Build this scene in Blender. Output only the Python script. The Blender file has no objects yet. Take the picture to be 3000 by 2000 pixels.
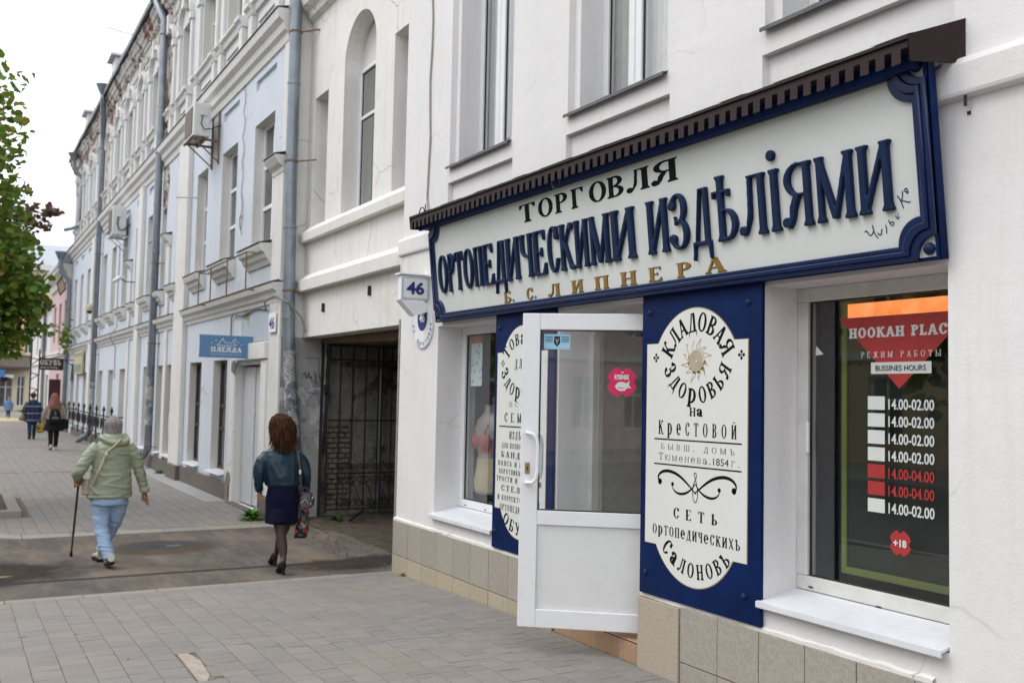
import bpy, math, random
import numpy as np
from mathutils import Vector, Matrix, noise as mnoise

R = math.radians
random.seed(7)
scene = bpy.context.scene
COL = scene.collection

# ------------------------------------------------------------------ camera
# x runs along the facades (towards the near end), y into the wall, z up
CAM_D, CAM_H = 4.0393, 1.85
CAM_F, CAM_YAW, CAM_PIT, CAM_ROL = 2839.53, 2.6211971, 0.05520598, 0.0202663
fwd = Vector((math.cos(CAM_PIT) * math.cos(CAM_YAW), math.cos(CAM_PIT) * math.sin(CAM_YAW), math.sin(CAM_PIT)))
rt = Vector((math.sin(CAM_YAW), -math.cos(CAM_YAW), 0))
up = rt.cross(fwd)
c_, s_ = math.cos(CAM_ROL), math.sin(CAM_ROL)
RT, UP = c_ * rt + s_ * up, -s_ * rt + c_ * up
cam_data = bpy.data.cameras.new('camera')
cam = bpy.data.objects.new('camera', cam_data)
COL.objects.link(cam)
cam_data.sensor_width = 36
cam_data.lens = 36 * CAM_F / 3000
cam_data.clip_start = .05
cam_data.clip_end = 900
cam.matrix_world = Matrix(((RT.x, UP.x, -fwd.x, 0), (RT.y, UP.y, -fwd.y, -CAM_D), (RT.z, UP.z, -fwd.z, CAM_H), (0, 0, 0, 1)))
cam_data.dof.use_dof = True
cam_data.dof.focus_distance = 6.3
cam_data.dof.aperture_fstop = 2.8
scene.camera = cam

# ------------------------------------------------------------------ sky, sun, exposure
SUN_EL, SUN_DIR = R(52), Vector((-.30, -.75, 0)).normalized()
world = bpy.data.worlds.new('World')
scene.world = world
world.use_nodes = True
wt = world.node_tree
for n in list(wt.nodes): wt.nodes.remove(n)
wo = wt.nodes.new('ShaderNodeOutputWorld'); bg = wt.nodes.new('ShaderNodeBackground')
sky = wt.nodes.new('ShaderNodeTexSky'); sky.sky_type = 'NISHITA'; sky.sun_disc = False
sky.sun_elevation = SUN_EL; sky.sun_rotation = math.atan2(SUN_DIR.x, SUN_DIR.y)
sky.air_density = 2; sky.dust_density = 4
mxn = wt.nodes.new('ShaderNodeMixRGB'); mxn.inputs[0].default_value = .9
cl = wt.nodes.new('ShaderNodeTexNoise'); cl.inputs['Scale'].default_value = 2.2; cl.inputs['Detail'].default_value = 4
rmp = wt.nodes.new('ShaderNodeValToRGB')
rmp.color_ramp.elements[0].color = (11.2, 11.7, 12.6, 1); rmp.color_ramp.elements[1].color = (13.8, 14.0, 14.4, 1)
rmp.color_ramp.elements[0].position = .3; rmp.color_ramp.elements[1].position = .65
tc = wt.nodes.new('ShaderNodeTexCoord')
wt.links.new(tc.outputs['Generated'], cl.inputs['Vector'])
wt.links.new(cl.outputs['Fac'], rmp.inputs[0])
wt.links.new(sky.outputs[0], mxn.inputs[1]); wt.links.new(rmp.outputs[0], mxn.inputs[2])
wt.links.new(mxn.outputs[0], bg.inputs[0]); bg.inputs[1].default_value = .1
wt.links.new(bg.outputs[0], wo.inputs[0])
sd = bpy.data.lights.new('sun', 'SUN'); sd.energy = .75; sd.angle = R(24); sd.color = (1, .97, .93)
sun = bpy.data.objects.new('sun', sd); COL.objects.link(sun)
sv = Vector((SUN_DIR.x * math.cos(SUN_EL), SUN_DIR.y * math.cos(SUN_EL), math.sin(SUN_EL)))
sun.rotation_euler = sv.to_track_quat('Z', 'Y').to_euler()
sun.location = (0, -12, 30)
scene.view_settings.view_transform = 'Standard'
scene.view_settings.look = 'None'
scene.view_settings.exposure = 0.50
scene.view_settings.gamma = 1
scene.view_settings.use_curve_mapping = False
scene.render.engine = 'CYCLES'
scene.cycles.max_bounces = 8; scene.cycles.transparent_max_bounces = 12
scene.cycles.use_denoising = True
scene.cycles.sample_clamp_indirect = 6
scene.cycles.caustics_reflective = False; scene.cycles.caustics_refractive = False

# ------------------------------------------------------------------ materials
MATS = {}
class NT:
    def __init__(s, name):
        m = bpy.data.materials.new(name); m.use_nodes = True
        s.m = m; s.t = m.node_tree
        s.b = s.t.nodes['Principled BSDF']
    def n(s, typ, **kw):
        nd = s.t.nodes.new('ShaderNode' + typ)
        for k, v in kw.items():
            if k in nd.inputs: nd.inputs[k].default_value = v
            else: setattr(nd, k, v)
        return nd
    def l(s, a, b): s.t.links.new(a, b)
    def pos(s, scale=(1, 1, 1), local=False):
        if local: src = s.n('TexCoord').outputs['Object']
        else: src = s.n('NewGeometry').outputs['Position']
        mp = s.n('Mapping'); mp.inputs['Scale'].default_value = scale
        s.l(src, mp.inputs[0]); return mp.outputs[0]
    def noise(s, vec, scale=5, detail=5, rough=.6):
        nd = s.n('TexNoise', Scale=scale, Detail=detail, Roughness=rough); s.l(vec, nd.inputs['Vector']); return nd.outputs['Fac']
    def ramp(s, fac, stops):
        r = s.n('ValToRGB'); cr = r.color_ramp
        while len(cr.elements) < len(stops): cr.elements.new(.5)
        for e, (p, c) in zip(cr.elements, stops):
            e.position = p; e.color = c if len(c) == 4 else (*c, 1)
        s.l(fac, r.inputs[0]); return r.outputs[0]
    def mix(s, fac, a, b, mode='MIX'):
        m = s.n('MixRGB'); m.blend_type = mode
        for i, v in ((0, fac), (1, a), (2, b)):
            if isinstance(v, (int, float)): m.inputs[i].default_value = v
            elif isinstance(v, tuple): m.inputs[i].default_value = (*v[:3], 1)
            else: s.l(v, m.inputs[i])
        return m.outputs[0]
    def math(s, op, a, b=None):
        m = s.n('Math'); m.operation = op
        for i, v in enumerate((a, b)):
            if v is None: continue
            if isinstance(v, (int, float)): m.inputs[i].default_value = v
            else: s.l(v, m.inputs[i])
        return m.outputs[0]
    def bump(s, h, strength=.3, dist=.01):
        b = s.n('Bump'); b.inputs['Strength'].default_value = strength; b.inputs['Distance'].default_value = dist
        s.l(h, b.inputs['Height']); s.l(b.outputs[0], s.b.inputs['Normal'])
    def objrand(s): return s.n('ObjectInfo').outputs['Random']

def mul(c, k): return tuple(v * k for v in c)

def plain(name, col, rough=.6, metal=0, var=.12, scale=9, bump=0, spec=.4, bscale=60):
    if name in MATS: return MATS[name]
    t = NT(name); v = t.pos()
    f = t.noise(v, scale, 4)
    t.l(t.ramp(f, [(.3, mul(col, 1 - var)), (.7, mul(col, 1 + var))]), t.b.inputs['Base Color'])
    t.b.inputs['Roughness'].default_value = rough; t.b.inputs['Metallic'].default_value = metal
    t.b.inputs['Specular IOR Level'].default_value = spec
    if bump: t.bump(t.noise(v, bscale, 3), bump, .004)
    MATS[name] = t.m; return t.m

def emit(name, col, strength):
    t = NT(name); t.b.inputs['Base Color'].default_value = (*col, 1)
    t.b.inputs['Emission Color'].default_value = (*col, 1); t.b.inputs['Emission Strength'].default_value = strength
    MATS[name] = t.m; return t.m

def plaster(name, col, dirt=(.34, .30, .24), amount=.35, streak=.4, rough=.85, bump=.25, crack=.0, foot=0, big=None, bigpos=(.6, .66)):
    t = NT(name); v = t.pos()
    base = t.ramp(t.noise(v, 1.3, 4), [(.3, mul(col, .95)), (.7, mul(col, 1.04))])
    # soft mottling, then water streaks, then specks
    dm = t.ramp(t.noise(v, 2.6, 8, .7), [(.5, (0, 0, 0)), (.78, (1, 1, 1))])
    base = t.mix(t.math('MULTIPLY', dm, amount * .6), base, dirt)
    vs = t.pos((7, 7, .45)); sm = t.ramp(t.noise(vs, 1.6, 5, .65), [(.52, (0, 0, 0)), (.8, (1, 1, 1))])
    base = t.mix(t.math('MULTIPLY', sm, streak * .5), base, mul(dirt, 1.05))
    sp = t.ramp(t.noise(v, 23, 3, .5), [(.68, (0, 0, 0)), (.74, (1, 1, 1))])
    base = t.mix(t.math('MULTIPLY', sp, amount * .5), base, mul(dirt, .8))
    if foot:
        sx = t.n('SeparateXYZ'); t.l(t.n('NewGeometry').outputs['Position'], sx.inputs[0])
        h = t.math('ADD', sx.outputs[2], t.math('MULTIPLY', t.noise(v, 3.5, 5), foot * 1.2))
        fm = t.ramp(h, [(foot, (1, 1, 1)), (foot * 2.1, (0, 0, 0))])
        base = t.mix(t.math('MULTIPLY', fm, .45), base, (.42, .35, .24))
    if crack:
        vn = t.n('TexVoronoi', Scale=.9); vn.feature = 'DISTANCE_TO_EDGE'
        wv = t.n('MixRGB'); wv.inputs[0].default_value = .22
        t.l(v, wv.inputs[1]); nz = t.n('TexNoise', Scale=2.5, Detail=6); t.l(v, nz.inputs['Vector']); t.l(nz.outputs['Color'], wv.inputs[2])
        t.l(wv.outputs[0], vn.inputs['Vector'])
        cm = t.ramp(vn.outputs['Distance'], [(.0015, (1, 1, 1)), (.006, (0, 0, 0))])
        gate = t.ramp(t.noise(v, .9, 2), [(.52, (0, 0, 0)), (.6, (1, 1, 1))])
        base = t.mix(t.math('MULTIPLY', t.math('MULTIPLY', cm, gate), crack), base, (.22, .19, .16))
    if big:
        nb = t.noise(v, 1.1, 9, .62)
        bm = t.ramp(nb, [(bigpos[0], (0, 0, 0)), (bigpos[1], (1, 1, 1))])
        bc = t.ramp(t.noise(v, 9, 6), [(.35, mul(big, .6)), (.65, mul(big, 1.25))])
        base = t.mix(bm, base, bc)
    t.l(base, t.b.inputs['Base Color'])
    t.b.inputs['Roughness'].default_value = rough; t.b.inputs['Specular IOR Level'].default_value = .25
    hb = t.math('ADD', t.noise(v, 90, 4), t.math('MULTIPLY', t.noise(v, 3.5, 4), 4))
    t.bump(hb, bump, .006)
    MATS[name] = t.m; return t.m

def glass(name='window_glass', tint=(.93, .96, .96), refl=1.0):
    if name in MATS: return MATS[name]
    t = NT(name); t.t.nodes.remove(t.b)
    out = [n for n in t.t.nodes if n.type == 'OUTPUT_MATERIAL'][0]
    tr = t.n('BsdfTransparent'); tr.inputs[0].default_value = (*tint, 1)
    gl = t.n('BsdfGlossy'); gl.inputs['Roughness'].default_value = .012; gl.inputs[0].default_value = (.95, .97, 1, 1)
    lw = t.n('LayerWeight'); lw.inputs['Blend'].default_value = .5
    fz = t.math('ADD', .055, t.math('MULTIPLY', t.math('POWER', lw.outputs['Facing'], 4.0), .945))
    mx = t.n('MixShader'); f = t.math('MINIMUM', t.math('MULTIPLY', fz, 1.7 * refl), 1.0)
    t.l(f, mx.inputs[0]); t.l(tr.outputs[0], mx.inputs[1]); t.l(gl.outputs[0], mx.inputs[2])
    t.l(mx.outputs[0], out.inputs[0]); MATS[name] = t.m; return t.m

def far_pane(name='far_pane', col=(.05, .055, .06)):
    if name in MATS: return MATS[name]
    t = NT(name); v = t.pos()
    t.l(t.ramp(t.noise(v, 1.5, 3), [(.35, mul(col, .5)), (.65, mul(col, 1.8))]), t.b.inputs['Base Color'])
    t.b.inputs['Roughness'].default_value = .06; t.b.inputs['Specular IOR Level'].default_value = .8
    MATS[name] = t.m; return t.m

# ------------------------------------------------------------------ mesh builder
class MB:
    def __init__(s): s.v = []; s.f = []; s.mi = []; s.cur = 0
    def quad(s, a, b, c, d):
        i = len(s.v); s.v += [tuple(a), tuple(b), tuple(c), tuple(d)]; s.f.append((i, i + 1, i + 2, i + 3)); s.mi.append(s.cur); return s
    def poly(s, pts):
        i = len(s.v); s.v += [tuple(p) for p in pts]; s.f.append(tuple(range(i, i + len(pts)))); s.mi.append(s.cur); return s
    def box(s, x0, x1, y0, y1, z0, z1, bevel=0):
        if x0 > x1: x0, x1 = x1, x0
        if y0 > y1: y0, y1 = y1, y0
        if z0 > z1: z0, z1 = z1, z0
        i = len(s.v)
        if bevel <= 0:
            s.v += [(x, y, z) for z in (z0, z1) for y in (y0, y1) for x in (x0, x1)]
            for f in ((0, 2, 3, 1), (4, 5, 7, 6), (0, 1, 5, 4), (2, 6, 7, 3), (0, 4, 6, 2), (1, 3, 7, 5)):
                s.f.append(tuple(i + k for k in f)); s.mi.append(s.cur)
            return s
        b = min(bevel, (x1 - x0) * .45, (y1 - y0) * .45, (z1 - z0) * .45)
        idx = {}
        X, Y, Z = (x0, x1), (y0, y1), (z0, z1); I = (1, -1)
        for a in (0, 1):
            for c in (0, 1):
                for e in (0, 1):
                    P = (X[a], Y[c], Z[e]); D = (b * I[a], b * I[c], b * I[e])
                    for ax in range(3):
                        p = [P[k] + (0 if k == ax else D[k]) for k in range(3)]
                        idx[(a, c, e, ax)] = len(s.v); s.v.append(tuple(p))
        def F(*k): s.f.append(tuple(idx[q] for q in k)); s.mi.append(s.cur)
        for e in (0, 1):
            o = [(0, 0), (1, 0), (1, 1), (0, 1)]
            if e == 0: o = o[::-1]
            F(*[(a, c, e, 2) for a, c in o])
            o2 = [(0, 0), (0, 1), (1, 1), (1, 0)]
            if e == 0: o2 = o2[::-1]
            F(*[(e, a, c, 0) for a, c in ([(0, 0), (1, 0), (1, 1), (0, 1)] if e else [(0, 1), (1, 1), (1, 0), (0, 0)])])
            F(*[(a, e, c, 1) for a, c in ([(0, 0), (0, 1), (1, 1), (1, 0)] if e else [(1, 0), (1, 1), (0, 1), (0, 0)])])
        for a in (0, 1):
            for c in (0, 1):
                F((a, c, 0, 0), (a, c, 0, 1), (a, c, 1, 1), (a, c, 1, 0))
                F((a, 0, c, 0), (a, 0, c, 2), (a, 1, c, 2), (a, 1, c, 0))
                F((0, a, c, 1), (0, a, c, 2), (1, a, c, 2), (1, a, c, 1))
                for e in (0, 1): F((a, c, e, 0), (a, c, e, 1), (a, c, e, 2))
        return s
    def prism(s, pts, axis, a0, a1, cap=True):
        """extrude closed 2D outline along axis 'x','y' or 'z' (the other two coordinates in order)"""
        def P(p, a):
            if axis == 'x': return (a, p[0], p[1])
            if axis == 'y': return (p[0], a, p[1])
            return (p[0], p[1], a)
        n = len(pts); i = len(s.v)
        s.v += [P(p, a0) for p in pts] + [P(p, a1) for p in pts]
        for k in range(n):
            s.f.append((i + k, i + (k + 1) % n, i + n + (k + 1) % n, i + n + k)); s.mi.append(s.cur)
        if cap:
            s.f.append(tuple(i + k for k in range(n))[::-1]); s.mi.append(s.cur)
            s.f.append(tuple(i + n + k for k in range(n))); s.mi.append(s.cur)
        return s
    def tube(s, pts, r, n=10, cap=True, flat=None):
        pts = [Vector(p) for p in pts]; m = len(pts)
        rr = r if isinstance(r, (list, tuple)) else [r] * m
        i = len(s.v); pu = None
        for k, p in enumerate(pts):
            d = (pts[min(k + 1, m - 1)] - pts[max(k - 1, 0)])
            if d.length < 1e-9: d = Vector((0, 0, 1))
            d.normalize()
            if pu is None:
                a = Vector((0, 0, 1)) if abs(d.z) < .9 else Vector((1, 0, 0))
                pu = d.cross(a).normalized()
            pu = (pu - d * pu.dot(d)).normalized(); w = d.cross(pu)
            ra = rr[k] if not isinstance(rr[k], tuple) else rr[k]
            r1, r2 = (ra, ra) if not isinstance(ra, tuple) else ra
            for j in range(n):
                an = 2 * math.pi * j / n
                s.v.append(tuple(p + pu * (math.cos(an) * r1) + w * (math.sin(an) * r2)))
        for k in range(m - 1):
            for j in range(n):
                a = i + k * n + j; b = i + k * n + (j + 1) % n
                s.f.append((a, b, b + n, a + n)); s.mi.append(s.cur)
        if cap:
            s.f.append(tuple(i + j for j in range(n))[::-1]); s.mi.append(s.cur)
            s.f.append(tuple(i + (m - 1) * n + j for j in range(n))); s.mi.append(s.cur)
        return s
    def loft(s, secs, n=20, cap=True):
        """secs: (cx, cy, cz, rx, ry[, tilt_x, power]) horizontal rings"""
        i = len(s.v)
        for sc in secs:
            cx, cy, cz, rx, ry = sc[:5]; tl = sc[5] if len(sc) > 5 else 0; pw = sc[6] if len(sc) > 6 else 1
            for j in range(n):
                an = 2 * math.pi * j / n; c, q = math.cos(an), math.sin(an)
                X = math.copysign(abs(c) ** pw, c) * rx; Y = math.copysign(abs(q) ** pw, q) * ry
                s.v.append((cx + X, cy + Y, cz + X * tl))
        m = len(secs)
        for k in range(m - 1):
            for j in range(n):
                a = i + k * n + j; b = i + k * n + (j + 1) % n
                s.f.append((a, b, b + n, a + n)); s.mi.append(s.cur)
        if cap:
            s.f.append(tuple(i + j for j in range(n))[::-1]); s.mi.append(s.cur)
            s.f.append(tuple(i + (m - 1) * n + j for j in range(n))); s.mi.append(s.cur)
        return s
    def ball(s, c, r, n=10, m=7):
        rx, ry, rz = (r, r, r) if not isinstance(r, tuple) else r
        secs = []
        for k in range(m + 1):
            t = math.pi * (k + .02) / (m + .04); secs.append((c[0], c[1], c[2] - math.cos(t) * rz, rx * math.sin(t), ry * math.sin(t)))
        return s.loft(secs, n)
    def lathe(s, prof, cx, cy, n=16, cap=True):
        return s.loft([(cx, cy, z, r, r) for r, z in prof], n, cap)
    def xf(s, M, start=0):
        for k in range(start, len(s.v)): s.v[k] = tuple(M @ Vector(s.v[k]))
        return s
    def mesh(s, name, mats, off=(0, 0, 0), smooth=False):
        me = bpy.data.meshes.new(name)
        v = np.array(s.v, float).reshape(-1, 3) - np.array(off, float)
        me.from_pydata([tuple(p) for p in v], [], s.f)
        for m in (mats if isinstance(mats, (list, tuple)) else [mats]): me.materials.append(m)
        if max(s.mi, default=0) > 0: me.polygons.foreach_set('material_index', s.mi)
        if smooth:
            me.polygons.foreach_set('use_smooth', [True] * len(me.polygons))
            try: me.set_sharp_from_angle(angle=R(40))
            except Exception: pass
        me.update(); return me
    def build(s, name, mats, parent=None, smooth=False):
        loc = wloc(parent)
        o = bpy.data.objects.new(name, s.mesh(name, mats, loc, smooth))
        COL.objects.link(o)
        if parent: o.parent = parent
        return o

def wloc(p):
    v = Vector((0, 0, 0))
    while p: v += p.location; p = p.parent
    return v
def thing(name, label, cat, loc=(0, 0, 0), group=None):
    o = bpy.data.objects.new(name, None); COL.objects.link(o); o.location = loc
    o.empty_display_size = .2
    o['label'] = label; o['category'] = cat
    if group: o['group'] = group
    return o
def tag(o, label, cat, group=None, kind=None):
    o['label'] = label; o['category'] = cat
    if group: o['group'] = group
    if kind: o['kind'] = kind
    return o
def struct(o): o['kind'] = 'structure'; return o
def stuff(o): o['kind'] = 'stuff'; return o
def link(name, me, parent=None, loc=(0, 0, 0)):
    o = bpy.data.objects.new(name, me); COL.objects.link(o)
    o.location = Vector(loc) - wloc(parent)
    if parent: o.parent = parent
    return o
def copy_tree(o, delta, parent=None, top=True):
    c = o.copy(); COL.objects.link(c)
    if top: c.location = o.location + Vector(delta)
    c.parent = parent
    for ch in [q for q in o.children]: copy_tree(ch, delta, c, False)
    return c
def solidify_eval(o, mods):
    """apply modifiers given as (type, props) and keep the mesh"""
    for t, props in mods:
        m = o.modifiers.new(t, t)
        for k, v in props.items(): setattr(m, k, v)
    dg = bpy.context.evaluated_depsgraph_get()
    me = bpy.data.meshes.new_from_object(o.evaluated_get(dg))
    o.modifiers.clear(); o.data = me
    return o

# wall sheet in plane y with rectangular holes; reveals run back to y1
def sheet(mb, x0, x1, z0, z1, y, holes):
    xs = sorted({x0, x1, *[min(max(h[0], x0), x1) for h in holes], *[min(max(h[1], x0), x1) for h in holes]})
    zs = sorted({z0, z1, *[min(max(h[2], z0), z1) for h in holes], *[min(max(h[3], z0), z1) for h in holes]})
    for a, b in zip(xs, xs[1:]):
        if b - a < 1e-5: continue
        run = None
        for c, d in zip(zs, zs[1:]):
            mx, mz = (a + b) / 2, (c + d) / 2
            solid = not any(h[0] < mx < h[1] and h[2] < mz < h[3] for h in holes)
            if solid: run = (run[0], d) if run else (c, d)
            if (not solid or d == zs[-1]) and run:
                mb.quad((a, y, run[0]), (b, y, run[0]), (b, y, run[1]), (a, y, run[1])); run = None
def reveal(mb, h, y0, y1, bottom=True):
    a, b, c, d = h
    mb.quad((a, y0, c), (a, y1, c), (a, y1, d), (a, y0, d))
    mb.quad((b, y1, c), (b, y0, c), (b, y0, d), (b, y1, d))
    mb.quad((a, y0, d), (a, y1, d), (b, y1, d), (b, y0, d))
    if bottom: mb.quad((a, y1, c), (a, y0, c), (b, y0, c), (b, y1, c))
# ------------------------------------------------------------------ lettering
# serif capitals are drawn as small shapes on a grid, traced to outlines and filled by a 2D curve
RES = 72
class Gl:
    def __init__(s, W, st):
        s.W, s.st = W, st; s.pad = .30
        s.sx = RES * st.get('rx', 1.0)
        s.nx = int((W + 2 * s.pad) * s.sx) + 2; s.ny = int((1.3 + 2 * s.pad) * RES)
        xs = (np.arange(s.nx) + .5) / s.sx - s.pad; ys = (np.arange(s.ny) + .5) / RES - s.pad - .15
        s.X, s.Y = np.meshgrid(xs, ys); s.x0, s.y0 = xs[0], ys[0]
        s.A = np.zeros_like(s.X, bool)
    def add(s, m): s.A |= m; return s
    def sub(s, m): s.A &= ~m; return s
    def rect(s, x0, x1, y0, y1): return (s.X >= x0) & (s.X <= x1) & (s.Y >= y0) & (s.Y <= y1)
    def poly(s, P):
        m = np.zeros_like(s.A); n = len(P)
        for i in range(n):
            xa, ya = P[i]; xb, yb = P[(i + 1) % n]
            if ya == yb: continue
            c = ((ya > s.Y) != (yb > s.Y)) & (s.X < (xb - xa) * (s.Y - ya) / (yb - ya) + xa)
            m ^= c
        return m
    def ell(s, cx, cy, rx, ry): return ((s.X - cx) / max(rx, 1e-4)) ** 2 + ((s.Y - cy) / max(ry, 1e-4)) ** 2 <= 1
    def ring(s, cx, cy, rx, ry, tx, ty): return s.ell(cx, cy, rx, ry) & ~s.ell(cx, cy, rx - tx, ry - ty)
    def diag(s, xa, ya, xb, yb, t): return s.poly([(xa - t / 2, ya), (xa + t / 2, ya), (xb + t / 2, yb), (xb - t / 2, yb)])
    def serif(s, x, y, t):
        st = s.st; e, h = st['e'], st['s']; sg = 1 if y < .5 else -1
        if e <= 0: return
        b = st.get('br', .05)
        y0, y1 = (y, y + h) if sg > 0 else (y - h, y)
        s.add(s.rect(x - t / 2 - e, x + t / 2 + e, y0, y1))
        if b: s.add(s.poly([(x - t / 2 - e * .8, y + sg * h * .9), (x + t / 2 + e * .8, y + sg * h * .9), (x + t / 2, y + sg * (h + b)), (x - t / 2, y + sg * (h + b))]))
    def stem(s, x, y0=0, y1=1, t=None, sb=True, stp=True):
        t = t or s.st['t']; s.add(s.rect(x - t / 2, x + t / 2, y0, y1))
        if sb: s.serif(x, y0, t)
        if stp: s.serif(x, y1, t)
    def contours(s):
        a = s.A.astype(float)
        a = np.pad(a, 1)
        b = a.copy()
        for ax in (0, 1):
            b = (np.roll(b, 1, ax) + 2 * b + np.roll(b, -1, ax)) / 4
        H, Wd = b.shape; segs = {}
        lv = .4873
        ins = b > lv
        ys, xs = np.nonzero((ins[:-1, :-1] != ins[1:, :-1]) | (ins[:-1, :-1] != ins[:-1, 1:]) | (ins[1:, 1:] != ins[1:, :-1]) | (ins[1:, 1:] != ins[:-1, 1:]))
        def ip(p, q):
            va, vb = b[p], b[q]; t = (lv - va) / (vb - va)
            return (p[1] + t * (q[1] - p[1]), p[0] + t * (q[0] - p[0]))
        nxt = {}; pt = {}
        for y, x in zip(ys, xs):
            c = [(y, x), (y, x + 1), (y + 1, x + 1), (y + 1, x)]
            v = [ins[q] for q in c]
            ent, ext = [], []
            for k in range(4):
                p, q = c[k], c[(k + 1) % 4]
                if v[k] != v[(k + 1) % 4]:
                    key = (min(p, q), max(p, q)); pt[key] = ip(p, q)
                    (ext if v[k] else ent).append(key)
            if len(ent) == 1: nxt[ent[0]] = ext[0]
            else:
                for e, x_ in zip(ent, ext[1:] + ext[:1]): nxt[e] = x_
        loops = []
        while nxt:
            k0 = next(iter(nxt)); L = []; k = k0
            while k in nxt:
                L.append(pt[k]); k = nxt.pop(k)
            if len(L) > 8: loops.append(simplify(L, .22))
        return [[((x - 1) / s.sx + s.x0, (y - 1) / RES + s.y0) for x, y in L] for L in loops]

def simplify(L, tol):
    P = np.array(L); n = len(P)
    def rdp(a, b):
        if b <= a + 1: return []
        p, q = P[a], P[b % n]; d = q - p; ln = math.hypot(*d)
        seg = P[a + 1:b]
        if ln < 1e-9: ds = np.hypot(*(seg - p).T)
        else: ds = np.abs(d[0] * (seg[:, 1] - p[1]) - d[1] * (seg[:, 0] - p[0])) / ln
        k = int(ds.argmax())
        if ds[k] < tol: return []
        m = a + 1 + k
        return rdp(a, m) + [m] + rdp(m, b)
    far = int(np.hypot(*(P - P[0]).T).argmax())
    idx = [0] + rdp(0, far) + [far] + rdp(far, n)
    return [tuple(P[i]) for i in idx]

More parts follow.
